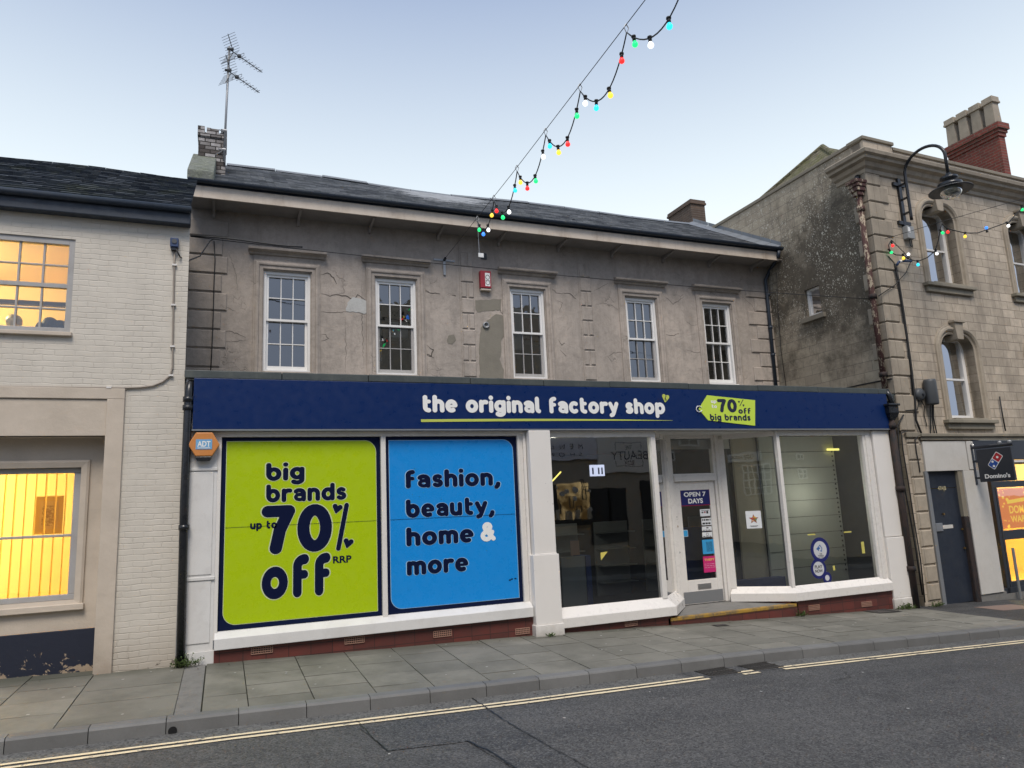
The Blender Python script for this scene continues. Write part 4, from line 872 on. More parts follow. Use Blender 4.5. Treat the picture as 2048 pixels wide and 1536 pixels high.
for k in range(5):
    x=5.5+k*1.35; mb=MB(); mb.box(x,x+.9,4.4,4.45,-.2,1.5)
    for q in range(4): mb.box(x,x+.9,4.05,4.4,.1+q*.38,.12+q*.38)
    mb.build('gondola_shelf',M['greyp'],shop)
# ---- mastic marks / yellow tape bits on the glass
tp=flat('yellow_tape',(.55,.5,.12),.6)
mb=MB()
for u,v,du,dv in ((1623,1069,7,1),(1695,1064,7,1),(1668,1136,1,4),(1726,1095,1,11)):
    p=PY(u,v,.046);q_=PY(u+du,v-dv,.046); sx=abs(q_[0]-p[0])+.006; sz=abs(q_[2]-p[2])+.008; mb.box(p[0]-sx,p[0]+sx,.044,.047,p[2]-sz,p[2]+sz)
mb.build('tape_mark',tp,shop)
# ================================================================== SIGNS ON THE SHOP
SY=-.125
fs=thing('fascia_sign','long navy blue shop fascia sign with white rounded lettering across the whole shopfront','shop sign',(6.1,-.1,3.19))
MB().box(-.42,12.90,SY,-.031,3.195,3.925).build('panel',M['signblue'],fs,bev=.006)
MB().box(-.43,12.91,SY-.004,-.03,3.172,3.194).build('bottom_trim',M['lead'],fs)
def at(u,v,Y): p=PY(u,v,Y); return p[0],p[2]
Yt=SY-.006
x0,zb0=at(846,822,Yt);x1,zb1=at(1331,829,Yt); zbs=(zb0+zb1)/2; 
def ztop(u,v,Y): return at(u,v,Y)[1]
xh=(ztop(940,799,Yt)-ztop(940,824,Yt))*.98
rtext('lettering','the original factory shop',x0,x1,zbs-.005,.207,Yt,M['lettw'],fs,gap=.07,r=.172,cell=.03)
hx,hz=at(1331,797,Yt); hh=.06
def heart(name,cx,cz,s,Y,mat,parent,rot=0,sx=1):
    st=[([(-.26,.25),(0,-.12)],.25),([(.26,.25),(0,-.12)],.25),([(0,0),(0,-.35)],.10),([(-.1,-.1),(0,-.35)],.12),([(.1,-.1),(0,-.35)],.12)]
    c,s_=math.cos(R(rot)),math.sin(R(rot)); return put2d(sdf_polys(st,.03),lambda u,v:(cx+(u*c-v*s_)*s*sx,Y,cz+(u*s_+v*c)*s)).build(name,mat,parent)
heart('heart_mark',hx,hz,.15,Yt,M['under'],fs,-12); btext('pound_symbol','£',(hx-.02,hx+.025,hz-.035,hz+.045),lambda a,b:(a,Yt-.002,b),M['tagnavy'],fs)
ux0,uz0=at(842,842.5,Yt);ux1,uz1=at(1345,837,Yt); mb=MB(); n=40
for i in range(n):
    f0=i/n;f1=(i+1)/n
    def up_(f): x=ux0+(ux1-ux0)*f; z=(uz0*.55+uz1*.45)+.012*math.sin(math.pi*f)-.02*(1-f); w=.019*(1-f**2.5)+.002; return x,z,w
    a=up_(f0);b=up_(f1); mb.quad((a[0],Yt,a[1]-a[2]),(b[0],Yt,b[1]-b[2]),(b[0],Yt,b[1]+b[2]),(a[0],Yt,a[1]+a[2]))
mb.build('underline',M['under'],fs)
tg=[at(*p,Yt) for p in ((1397,818),(1414,790.5),(1510,800.5),(1510,851.5),(1416,840.5))]
tgo=MB().prism(tg,lambda x,z:(x,Yt+.002,z),lambda x,z:(x,Yt-.004,z)).build('price_tag',M['taglime'],fs); Y2=Yt-.006
def pxbox(u0,v0,u1,v1,Y): a=at(u0,v1,Y);b=at(u1,v0,Y); return a[0],b[0],a[1],b[1]
ax,az=at(1436,823,Y2);bx,bz=at(1475,826,Y2); tt=at(1450,799,Y2)
rtext('tag_lettering','70',ax+.0,bx,(az+bz)/2,(tt[1]-az)/1.25,Y2,M['tagnavy'],tgo,gap=.08,r=.17)
ax,az=at(1477,826,Y2);bx,bz=at(1502,829,Y2); rtext('tag_lettering','off',ax,bx,(az+bz)/2,.085,Y2,M['tagnavy'],tgo,gap=.08,r=.16)
ax,az=at(1420,835,Y2);bx,bz=at(1502,845,Y2); mb=rtext('tag_lettering','big brands',ax,bx,(az+bz)/2-.012,.095,Y2,M['tagnavy'],tgo,gap=.12,r=.155,shear=0)
ax,az=at(1422,805,Y2);bx,bz=at(1433,806,Y2); rtext('tag_lettering','up',ax,bx,az-.01,.05,Y2,M['lettw'],tgo); ax,az=at(1424,815,Y2);bx,_=at(1433,806,Y2); rtext('tag_lettering','to',ax,bx,az-.01,.05,Y2,M['lettw'],tgo)
a_=at(1479,812,Y2);b_=at(1486,799,Y2); MB().quad((a_[0],Y2,a_[1]),(a_[0]+.018,Y2,a_[1]),(b_[0]+.012,Y2,b_[1]),(b_[0]-.006,Y2,b_[1])).build('percent_bar',M['tagnavy'],tgo)
h_=at(1478,804,Y2);heart('heart_mark',h_[0],h_[1],.045,Y2,M['tagnavy'],tgo); h_=at(1487,811,Y2);heart('heart_mark',h_[0],h_[1],.045,Y2,M['tagnavy'],tgo)
c_=at(1398,818,Y2); MB().tube([(c_[0]+.065*math.cos(t)+ .004*math.sin(9*t),Y2-.006,c_[1]+.055*math.sin(t)+.004*math.cos(9*t)) for t in [R(a) for a in range(30,340,8)]],.007,6).build('string_loop',M['lettw'],tgo)
# window posters
def poster(name,label,cat,x0,x1,z0,z1,mat,ix):
    t=thing(name,label,cat,((x0+x1)/2,.03,z0)); MB().box(x0,x1,.03,.05,z0,z1).build('border_panel',M['navyv'],t)
    a,b,c,d=ix; pl=rrect(a,b,c,d,.17,{'tr','bl'}); MB().add([(x,.026,z) for x,z in pl],[tuple(range(len(pl)))]).build('colour_field',mat,t)
    pl2=rrect(a-.008,b+.008,c-.008,d+.008,.176,{'tr','bl'}); MB().add([(x,.028,z) for x,z in pl2],[tuple(range(len(pl2)))]).build('pale_edge',M['outl'] if mat is M['lime'] else M['outb'],t)
    return t
P1=poster('window_poster','lime green window poster in navy border reading big brands up to 70% off','poster',-.03,2.232,.43,3.085,M['lime'],(.035,2.165,.50,3.03))
YP=.022
def both(txt,u0,v0,u1,v1,xh,par,mt,ml,grow=.05,gap=.09,r=.155,Y=YP,**k):
    a=at(u0,v0,Y);b=at(u1,v1,Y); z=(a[1]+b[1])/2
    if ml: rtext('lettering_edge',txt,a[0]-.006,b[0]+.006,z-.0,xh,Y+.002,ml,par,gap,r,.03,grow,**k)
    return rtext('lettering',txt,a[0],b[0],z,xh,Y,mt,par,gap,r,.028,0,**k)
NT=M['navytext'];OL=M['outl']
both('big',532,962,609,960,.196,P1,NT,OL); both('brands',532,1006,693,999,.196,P1,NT,OL); both('off',523,1198,661,1191,.445,P1,NT,OL,grow=.03,r=.16,gap=.07)
both('70',522,1107,664,1103,.50,P1,NT,OL,grow=.022,r=.165,gap=.06); both('up to',500,1059,554,1056,.085,P1,NT,None)
a_=at(674,1097,YP);b_=at(696,1010,YP); 
put2d(sdf_polys([([(a_[0]+.02,a_[1]),(b_[0]-.02,b_[1])],.042)],.008),lambda u,v:(u,YP+.002,v)).build('percent_edge',OL,P1)
put2d(sdf_polys([([(a_[0]+.02,a_[1]),(b_[0]-.02,b_[1])],.034)],.008),lambda u,v:(u,YP,v)).build('percent_bar',NT,P1)
for u,v in ((674,1018),(696,1087)): h_=at(u,v,YP); heart('heart_edge',h_[0],h_[1],.158,YP+.002,OL,P1,-15,1.05); heart('heart_mark',h_[0],h_[1],.14,YP,NT,P1,-15,1.05)
a_=at(666,1126,YP);b_=at(703,1111,YP); btext('small_lettering','RRP',(a_[0],b_[0],(a_[1]+at(703,1125,YP)[1])/2,(b_[1]+at(666,1112,YP)[1])/2),lambda a,b:(a,YP,b),NT,P1,bold=.03)
MB().box(.035,2.165,.0215,.0225,1.815,1.819).build('film_seam',M['navytext'],P1)
P2=poster('window_poster','sky blue window poster in navy border reading fashion, beauty, home and more','poster',2.315,4.512,.425,3.085,M['skyv'],(2.375,4.44,.50,3.03))
OB=M['outb']
def L2(t,u0,v0,u1,v1,mt=NT,ml=OB): both(t,740+u0/2.7425,740+v0/2.7425,740+u1/2.7425,740+v1/2.7425,.212,P2,mt,ml,grow=.03,gap=.09,r=.158)
L2('fashion,',197,648,716,634);L2('beauty,',198,806,684,795);L2('home',200,966,570,946);L2('more',203,1129,541,1102)
a_=at(740+608/2.7425,740+942/2.7425,YP);b_=at(740+690/2.7425,740+938/2.7425,YP); rtext('ampersand','&',a_[0],b_[0],(a_[1]+b_[1])/2-.0,.235,YP,M['lettw'],P2,r=.15)
MB().box(2.375,4.44,.0215,.0225,1.815,1.819).build('film_seam',M['navyv'],P2)
mb=MB()
for u,v in ((1020,1160),(1024,1158),(1031,1157)): a_=at(u,v,YP); mb.box(a_[0]-.02,a_[0]+.015,.021,.0225,a_[1]-.008,a_[1]+.008)
mb.build('scuff',M['navyv'],P2)
# door stickers and posters
def sheet(name,label,cat,x0,x1,z0,z1,Y,mat,th=.002):
    t=thing(name,label,cat,((x0+x1)/2,Y,z0)); MB().box(x0,x1,Y-th,Y,z0,z1).build('backing',mat,t); return t
YD=Y_+.018
fnD=lambda a,b:(a,YD-.006,b)
s=sheet('door_sign','navy sign with red border reading OPEN 7 DAYS on the shop door','sign',8.155,8.85,1.80,2.115,YD-.012,flat('crimson_border',(.30,.01,.05),.4),.003); MB().box(8.17,8.835,YD-.0175,YD-.0152,1.815,2.10).build('face',flat('sign_navy',(.012,.016,.12),.4),s)
f_=lambda a,b:(a,YD-.019,b); btext('lettering','OPEN 7',(8.24,8.75,1.975,2.065),f_,M['lettw'],s,bold=.035); btext('lettering','DAYS',(8.33,8.67,1.845,1.94),f_,M['lettw'],s,bold=.035)
def dp(u,v): p=PY(1300+u/3.84,860+v/3.84,YD); return p[0],p[2]
def dsheet(label,u0,v0,u1,v1,mat,cat='sticker'):
    a=dp(u0,v1);b=dp(u1,v0); return sheet('door_sticker',label,cat,a[0],b[0],a[1],b[1],YD-.004,mat),(a[0],b[0],a[1],b[1])
WS=flat('white_sticker',(.72,.74,.76),.45); BS=flat('blue_sticker',(.04,.32,.62),.45); PK=flat('magenta_sticker',(.55,.02,.16),.45); BK=flat('black_print',(.01,.01,.012),.5)
def marks(par,bx,rows,mat,seed,h=.45,name='printed_lines',Y=YD-.0065):
    rr=random.Random(seed);mb=MB();x0,x1,z0,z1=bx;H=(z1-z0)/rows
    for k in range(rows):
        x=x0+.08*(x1-x0); zz=z1-H*(k+.75)
        while x<x1-.1*(x1-x0):
            w=rr.uniform(.08,.25)*(x1-x0); w=min(w,x1-.08*(x1-x0)-x); mb.quad((x,Y,zz),(x+w,Y,zz),(x+w,Y,zz+H*h),(x,Y,zz+H*h)); x+=w+rr.uniform(.03,.08)*(x1-x0)
    mb.build(name,mat,par)
s,b=dsheet('white card payment sticker at the top right of the shop door glass',386,606,458,664,WS); btext('lettering','We accept',(b[0]+.03,b[1]-.03,b[3]-.045,b[3]-.015),lambda a,c:(a,YD-.0065,c),BK,s); 
mb=MB(); w=(b[1]-b[0]); mb.box(b[0]+.15*w,b[0]+.32*w,YD-.0068,YD-.0062,b[2]+.06,b[2]+.085); mb.box(b[0]+.62*w,b[0]+.8*w,YD-.0068,YD-.0062,b[2]+.05,b[2]+.095); mb.build('card_marks',BK,s); MB().lathe((b[0]+.47*w,YD-.0062,b[2]+.075),[(.018,0),(.018,-.001),(0,-.001)],12,'y').build('card_dot',M['red'],s)
s,b=dsheet('white sticker with torn dark corner, second on the door glass',397,674,468,733,WS); marks(s,b,2,BK,3,.5)
s,b=dsheet('small white camera notice, third sticker on the door glass',400,738,471,776,WS); marks(s,(b[0],b[1],b[2],b[2]+.03),1,BK,5,.4); MB().box(b[0]+.1,b[0]+.15,YD-.0068,YD-.0062,b[2]+.045,b[2]+.065).build('camera_mark',BK,s)
s,b=dsheet('small white no smoking notice, fourth sticker on the door glass',402,782,475,824,WS); marks(s,(b[0],b[1],b[2],b[2]+.025),1,BK,6,.5); cx=(b[0]+b[1])/2; MB().tube([(cx+.025*math.cos(R(t)),YD-.0065,b[3]-.04+.025*math.sin(R(t))) for t in range(0,361,20)],.003,5).build('ring_mark',BK,s)
s,b=dsheet('blue opening hours panel on the door glass',407,838,487,954,BS); marks(s,(b[0]+.08,b[1]-.03,b[2]+.04,b[3]-.04),8,BK,8,.55)
s,b=dsheet('magenta theft warning sticker low on the door glass',415,964,505,1096,PK); btext('lettering','THEFT',(b[0]+.03,b[1]-.04,b[3]-.085,b[3]-.045),lambda a,c:(a,YD-.0065,c),flat('yellow_print',(.75,.5,.1),.5),s,bold=.03); marks(s,(b[0],b[1],b[2]+.08,b[3]-.12),3,WS,9,.12)
s,b=dsheet('pale blue pull sticker at the left edge of the door glass',232,770,286,820,BS); MB().box(b[0]-.004,b[1]+.006,YD-.0038,YD-.0032,b[2]-.006,b[3]+.006).build('white_edge',WS,s)
s,b=dsheet('narrow black and white sticker at the upper left of the door glass',220,626,238,684,WS); marks(s,b,3,BK,12,.6)
# star poster and blue lottery stickers
YSplay=.40
p=PY(1506,1039,.42); 
t=thing('star_poster','small white poster with a colourful star on the splayed pane','poster',(p[0],.42,p[2]-.17)); d_=np.array([.7826,-.6225]); 
fS=lambda a,b:(p[0]-.05+d_[0]*a,.34+d_[1]*a,p[2]+b)
MB().prism([(-.14,-.165),(.14,-.165),(.14,.165),(-.14,.165)],lambda a,b:fS(a,b),lambda a,b:tuple(np.array(fS(a,b))+np.array([-.002,-.003,0]))).build('sheet',WS,t)
fS2=lambda k:(lambda a,b:tuple(np.array(fS(a,b))+np.array([-.003-k*.0006,-.0045-k*.001,0])))
star=[(.095*math.sin(R(36*k))*(1 if k%2==0 else .42),.01+.095*math.cos(R(36*k))*(1 if k%2==0 else .42)) for k in range(10)]
MB().add([fS2(0)(*q) for q in star],[tuple(range(10))]).build('star',flat('star_brown',(.30,.10,.05),.6),t)
for k,(a,b,c) in enumerate(((.03,.04,(.7,.45,.05)),(-.03,.02,(.55,.05,.05)),(.0,.05,(.6,.25,.05)),(.04,.0,(.1,.3,.1)),(-.02,-.02,(.65,.4,.25)))):
    MB().add([fS2(1+k)(a+.017*math.cos(R(60*j)),b+.017*math.sin(R(60*j))) for j in range(6)],[tuple(range(6))]).build('star_fleck',flat('fleck%d'%k,c,.6),t)
mb=MB(); mb.add([fS2(1)(*q) for q in ((-.08,-.12),(.07,-.12),(.07,-.113),(-.08,-.113),(-.06,-.135),(.05,-.135),(.05,-.130),(-.06,-.130))],[(0,1,2,3),(4,5,6,7)]); mb.build('caption_lines',BK,t)
YL=.044
t=thing('lottery_sticker','navy and silver bubble shaped window sticker reading PLAY NOW low on the right hand pane','sticker',(11.05,YL,.3)); LB=flat('lottery_blue',(.014,.018,.13),.4); SV=flat('silver_disc',(.55,.56,.58),.45)
def lp(u,v): p=PY(1420+u/4.042,860+v/4.042,YL); return p[0],p[2]
c1=lp(890,968);c2=lp(878,1122);c3=lp(948,1195)
put2d(sdf_polys([([c1]*2,.235),([c2]*2,.19),([c3]*2,.11),([c1,c2],.10),([c2,c3],.07)],.012),lambda u,v:(u,YL,v)).build('backing',LB,t)
for c,r in ((c1,.165),(c2,.135),(c3,.055)): MB().add([(c[0]+r*math.cos(R(10*k)),YL-.002,c[1]+r*math.sin(R(10*k))) for k in range(36)],[tuple(range(36))]).build('disc',SV,t)
fL=lambda a,b:(a,YL-.004,b)
btext('lettering','PLAY',(c2[0]-.095,c2[0]+.095,c2[1]+.01,c2[1]+.07),fL,BK,t,bold=.02);btext('lettering','NOW',(c2[0]-.095,c2[0]+.095,c2[1]-.07,c2[1]-.012),fL,BK,t,bold=.02)
for k,(s_,w) in enumerate((('THE',.03),('NATIONAL',.075),('LOTTERY',.065))): btext('small_lettering',s_,(c1[0]-w,c1[0]+w,c1[1]-.09-.03*k,c1[1]-.068-.03*k),fL,BK,t)
put2d(sdf_polys([([(c1[0]-.04,c1[1]+.05),(c1[0]+.0,c1[1]+.09),(c1[0]+.045,c1[1]+.03),(c1[0]+.03,c1[1]-.03),(c1[0]-.0,c1[1]-.02)],.008),([(c1[0]-.075,c1[1]+.02),(c1[0]-.02,c1[1]+.03)],.018),([(c1[0]-.05,c1[1]+.05),(c1[0]-.045,c1[1]-.01)],.012)],.006),lambda u,v:(u,YL-.004,v)).build('hand_mark',flat('print_blue',(.03,.12,.35),.5),t)
# alarm boxes
c=PY(408,889.5,-.12); t=thing('alarm_box','orange hexagonal alarm box with pale blue plate high on the left pilaster','alarm box',(c[0],-.05,c[2]-.2)); rx_,rz_=.205,.20
hexp=[(c[0]-rx_,c[2]),(c[0]-rx_*.52,c[2]-rz_*.80),(c[0]+rx_*.52,c[2]-rz_*.80),(c[0]+rx_,c[2]),(c[0]+rx_*.52,c[2]+rz_*.86),(c[0]-rx_*.52,c[2]+rz_*.86)]
MB().prism(hexp,lambda x,z:(x,-.05,z),lambda x,z:(x,-.135,z)).build('casing',M['orange'],t,bev=.012)
MB().prism([(c[0]-rx_*.55,c[2]-rz_*.81),(c[0]+rx_*.55,c[2]-rz_*.81),(c[0]+rx_*.4,c[2]-rz_*1.12),(c[0]-rx_*.4,c[2]-rz_*1.12)],lambda x,z:(x,-.05,z),lambda x,z:(x,-.125,z)).build('strobe_base',M['black'],t,bev=.01)
MB().box(c[0]-.105,c[0]+.105,-.140,-.136,c[2]-.065,c[2]+.075).build('plate',M['adtb'],t); btext('lettering','ADT',(c[0]-.085,c[0]+.085,c[2]-.03,c[2]+.05),lambda a,b:(a,-.142,b),M['lettw'],t,bold=.03); MB().box(c[0]-.08,c[0]+.08,-.1425,-.1415,c[2]-.052,c[2]-.042).build('caption_bar',M['lettw'],t)
x0,x1,z0,z1=rect((959,541),(981,544),(982,582),(961,580),YW-.08); t=thing('alarm_box','red alarm box with white panel fixed to the upper wall right of the rusticated strip','alarm box',((x0+x1)/2,YW-.05,z0))
MB().box(x0,x1,YW-.12,YW-.001,z0+.05,z1).build('casing',M['red'],t,bev=.012); MB().box(x0+.01,x1,YW-.10,YW-.001,z0,z0+.045).build('base',M['creamboard'],t,bev=.01)
wx=(x0+x1)/2; MB().box(wx-.02,x1-.03,YW-.1235,YW-.1205,z0+.09,z1-.05).build('panel',M['lettw'],t)
mb=MB(); w2=(wx-.02+x1-.03)/2
for zz in (z0+.17,z1-.15): mb.tube([(w2+.045*math.cos(R(a)),YW-.125,zz+.05*math.sin(R(a))) for a in range(0,361,30)],.006,5)
mb.box(w2-.05,w2+.05,YW-.1255,YW-.124,(z0+z1)/2-.01,(z0+z1)/2+.0); mb.build('printed_marks',M['greyplast'],t)
# small wall fittings
p=PY(967,513,YW); tagt(mesh_origin(MB().box(p[0]-.07,p[0]+.07,YW-.02,YW-.001,p[2]-.07,p[2]+.07).box(p[0]-.055,p[0]+.055,YW-.026,YW-.02,p[2]-.055,p[2]+.055).build('vent_grille',M['black'],None),(p[0],YW,p[2])),'small square black vent under the eaves beside the red alarm box','vent')
p=PY(971.5,651,YW); o=MB().lathe((p[0],YW-.001,p[2]),[(.075,0),(.08,-.03),(.065,-.05),(.045,-.045),(.04,-.01),(0,-.008)],20,'y').build('vent_cowl',M['galv'],None,True); tagt(mesh_origin(o,(p[0],YW,p[2])),'round metal flue vent in the grey cement patch','vent')
p=PY(888,521,YW); t=thing('wall_bracket','galvanised cross shaped wall bracket holding the festoon wire between second window and strip','bracket',(p[0],YW,p[2])); MB().box(p[0]-.24,p[0]+.24,YW-.02,YW-.001,p[2]-.02,p[2]+.02).build('bar',M['galv'],t); MB().box(p[0]-.03,p[0]+.025,YW-.035,YW-.021,p[2]-.34,p[2]+.03).build('strap',M['galv'],t); MB().tube([(p[0],YW-.03,p[2]),(p[0],YW-.10,p[2]+.02)],.03,8).build('eye',M['black'],t)
BR=np.array([p[0],YW-.1,p[2]+.02])
# thin span wire across the upper facade
w0=PY(378,474,YW-.5);w1=PY(1705,595,.5); pts=[]
pa=PY(381,473,2.0);pb=PY(1740,598,.3)
for i in range(25):
    t_=i/24; q=pa*(1-t_)+pb*t_; q=q+np.array([0,0,-.10*4*t_*(1-t_)]); pts.append(q)
o=MB().tube(pts,.008,5).build('span_wire',M['cable'],None,True); tagt(mesh_origin(o,pa),'thin black wire strung across the upper facade from the cream building to the rusty pipe','wire')
mb=MB(); mb.tube([pa+(pb-pa)*(i/60)+np.array([0,-.02,.02*math.sin(i*.7)]) for i in range(0,9)],.014,6); q=pa+(pb-pa)*.025
o=mb.build('spare_cable',M['cable'],None,True); tagt(mesh_origin(o,pa),'short frayed black cable lashed to the span wire near the quoins','cable')
x_,z_=at(375,500,.0); mb=MB(); mb.tube([PY(352,498,-.08),PY(360,514,-.05),PY(378,521,.3),PY(400,512,1.2),PY(420,482,2.0),PY(428,478,2.05)],.011,6); o=mb.build('loose_cable',M['cable'],None,True); tagt(mesh_origin(o,PY(352,498,-.08)),'black cable looping from the blue junction box to the span wire','cable')
pts=[PY(u,v,YW-.05) for u,v in ((428,482),(430,520),(428,560),(427,600),(426,640),(424,690),(421,748))]; o=MB().tube(pts,.010,5).build('wall_cable',M['cable'],None,True); tagt(mesh_origin(o,pts[-1]),'thin black cable hanging down the brown upper wall at the edge of the left quoins','cable')
# aerial
ay=4.3; b0=PY(447.5,322,ay);b1=PY(458.8,94,ay); t=thing('tv_aerial','tall television aerial mast with two spiky antennas strapped to the old chimney','aerial',tuple(b0))
MB().tube([b0,b1],.024,8).build('mast',M['galv'],t,True)
mb=MB(); 
for u,v in ((450,262),(448,300)): q=PY(u,v,ay); mb.tube([q,q+np.array([-.12,.06,.04])],.012,6); mb.tube([q,q+np.array([-.18,.06,-.12])],.012,6); mb.tube([q+np.array([-.035,0,0]),q+np.array([.035,0,0])],.04,8)
mb.build('clamp',M['galv'],t)
def yagi(u,v,u2,v2):
    a=PY(u,v,ay-.04); d=PZ(u2,v2,a[2]); dr=d-a; dr/=np.linalg.norm(dr); 
    side=np.cross(dr,[0,0,1]); side/=np.linalg.norm(side); L=.95; mb=MB(); mb.tube([a-dr*.06,a+dr*L],.011,6)
    rod=lambda c,w,r=.004: mb.tube([c-side*w,c+side*w],r,4)
    upv=np.array([0,0,1.])
    for sg in (1,-1):
        e=a+dr*.10+ (upv*sg*.34-dr*.16); mb.tube([a+dr*.10,e],.009,5)
        for k in range(7): c=a+dr*.10+(e-a-dr*.10)*(k+.6)/7; rod(c,.20)
    for k in range(6): c=a+dr*(.36+.105*k); rod(c,.11-.006*k,.005); mb.tube([c-upv*.05,c+upv*.05],.006,4); 
    c=a+dr*.27; mb.lathe(tuple(c),[(0,-.03),(.045,-.025),(.045,.025),(0,.03)],8); mb.tube([c-side*.14+upv*.03,c+side*.14+upv*.03,c+side*.14-upv*.03,c-side*.14-upv*.03,c-side*.14+upv*.03],.006,4)
    mb.tube([PY(u,v,ay)+np.array([-.05,0,0]),PY(u,v,ay)+np.array([.08,-.04,0])],.03,6); mb.build('antenna',M['greyplast'],t)
yagi(459.5,99,505,131); yagi(455,141,501,173)
# ================================================================== PIPES
o=None
t=thing('downpipe','glossy black rainwater downpipe between the cream brick building and the shopfront','downpipe',(-.50,-.08,zb(-.5)))
pt=PY(379,782,-.1); mb=MB(); X0=pt[0]; mb.tube([(X0+.02,.02,pt[2]+.14),(X0,-.06,pt[2]+.10),(X0-.01,-.09,pt[2]-.02),(X0-.02,-.09,2.2),(X0+.0,-.09,zb(-.5)-.02)],.056,12); mb.build('pipe',M['black'],t,True)
for zz in (3.62,3.5,1.85): mb=MB(); mb.tube([(X0-.012,-.09,zz-.035),(X0-.012,-.09,zz+.035)],.072,12); mb.build('collar',M['black'],t,True)
# main roof downpipe beside the stone side wall
t=thing('downpipe','slim dark blue downpipe at the right end of the brown upper wall','downpipe',(12.9,YW-.07,4.05))
a=PY(1563,512,2.69);pp_=[(13.15,2.69,8.14),(13.15,2.72,8.0),PY(1540,540,YW-.09),PY(1531,560,YW-.09),PY(1535,600,YW-.09),PY(1552,772,YW-.09)]
MB().tube(pp_,.045,10).build('pipe',M['gutter'],t,True)
for u,v in ((1536,590),(1541,655),(1546,710)): q=PY(u,v,YW-.09); MB().tube([q-np.array([0,0,.035]),q+np.array([0,0,.035])],.058,10).build('collar',M['gutter'],t,True)
# rusty pipe at the corner of the stone building
t=thing('rusty_downpipe','tall flaking maroon cast iron downpipe with ornate hopper at the stone corner','downpipe',(13.2,.14,3.5))
def rp(u,v,X=13.19): q=PX(u,v,X); return q
PXc=13.20;PYc=.13
MB().tube([(PXc,PYc,8.55),(PXc,PYc,6.2),(PXc,PYc,4.1)],.062,12).build('pipe',M['rustpipe'],t,True)
hp=MB(); z=8.52
for (w,d,z0_,z1_) in ((.20,.16,8.78,8.86),(.165,.14,8.70,8.78),(.14,.12,8.60,8.70),(.10,.09,8.50,8.60)): hp.box(PXc-w,PXc+w*.7,PYc-d,PYc+d,z0_,z1_)
hp.build('hopper',M['rustpipe'],t,bev=.015)
for zz in (8.2,6.15,4.4): MB().tube([(PXc,PYc,zz-.05),(PXc,PYc,zz+.05)],.088,12).build('collar',M['rustpipe' if zz>8 else 'darkrust'],t,True)
MB().tube([(13.32,.16,9.02),(13.22,.13,8.98),(13.20,.13,8.86)],.05,8).build('outlet',M['black'],t,True)
t=thing('black_downpipe','thick black downpipe with hopper head at the right end of the blue sign','downpipe',(13.08,-.12,zb(13)))
hx_=PY(1779,820,-.12)[0]; xb_=PY(1833,1190,-.12)[0]
MB().tube([(12.98,-.05,4.02),(13.02,-.1,3.9),(13.06,-.12,3.62)],.055,10).build('inlet',M['black'],t,True)
MB().box(hx_-.13,hx_+.13,-.24,-.02,3.50,3.66).box(hx_-.16,hx_+.16,-.27,.01,3.66,3.71).add([(hx_-.13,-.24,3.5),(hx_+.13,-.24,3.5),(hx_+.13,-.02,3.5),(hx_-.13,-.02,3.5),(hx_-.06,-.18,3.36),(hx_+.06,-.18,3.36),(hx_+.06,-.06,3.36),(hx_-.06,-.06,3.36)],[(0,1,5,4),(1,2,6,5),(2,3,7,6),(3,0,4,7)]).build('hopper',M['black'],t,bev=.015)
MB().tube([(hx_,-.12,3.4),(hx_,-.12,1.5),(hx_,-.12,zb(13)-.02)],.066,12).build('pipe',M['darkrust'],t,True)
for zz in (3.25,1.95,.35): MB().tube([(hx_,-.12,zz-.05),(hx_,-.12,zz+.05)],.09,12).build('collar',M['darkrust'],t,True)
# ================================================================== CREAM BUILDING (left)
cb=thing('cream_building','cream painted brick building with dark slate roof at the left edge','building',(-4,0,0))
CX=-.545
lw=(-5.2,-1.99,4.53,5.87)   # upper window opening
mb=MB(); mb.wall(-9,CX,-.5,6.2,0,[lw,(-8.2,-1.49,zb(-3)-.6,3.12)],.09); 
mb.quad((CX,0,-.5),(CX-.25,5,-.5),(CX-.25,5,6.2),(CX,0,6.2)); mb.build('wall',M['cream_brick'],cb)
mb=MB(); mb.box(-9,-1.285,-.035,-.001,3.62,3.77); mb.box(-1.50,-1.285,-.035,-.001,zb(-1.4)-.05,3.62); mb.box(-1.50,-1.285,-.001,.02,zb(-1.4)-.05,.3); mb.build('raised_surround',M['cream'],cb,bev=.008)
mb=MB(); mb.box(-9,-1.501,-.012,-.001,3.12,3.61); mb.build('lintel_panel',M['cream'],cb,bev=.005)
mb=MB(); YR=.28; win=(-4.2,-1.80,.98,2.72); mb.wall(-8.2,-1.49,.60,3.12,YR,[win],.12); mb.quad((-8.2,0,3.12),(-1.49,0,3.12),(-1.49,YR,3.12),(-8.2,YR,3.12)); mb.quad((-1.49,0,-.5),(-1.49,0,3.12),(-1.49,YR,3.12),(-1.49,YR,-.5)); mb.build('recess_panel',M['cream'],cb)
MB().box(-8.2,-1.495,YR-.03,YR,-.5,.60).build('plinth',M['peel'],cb,bev=.006)
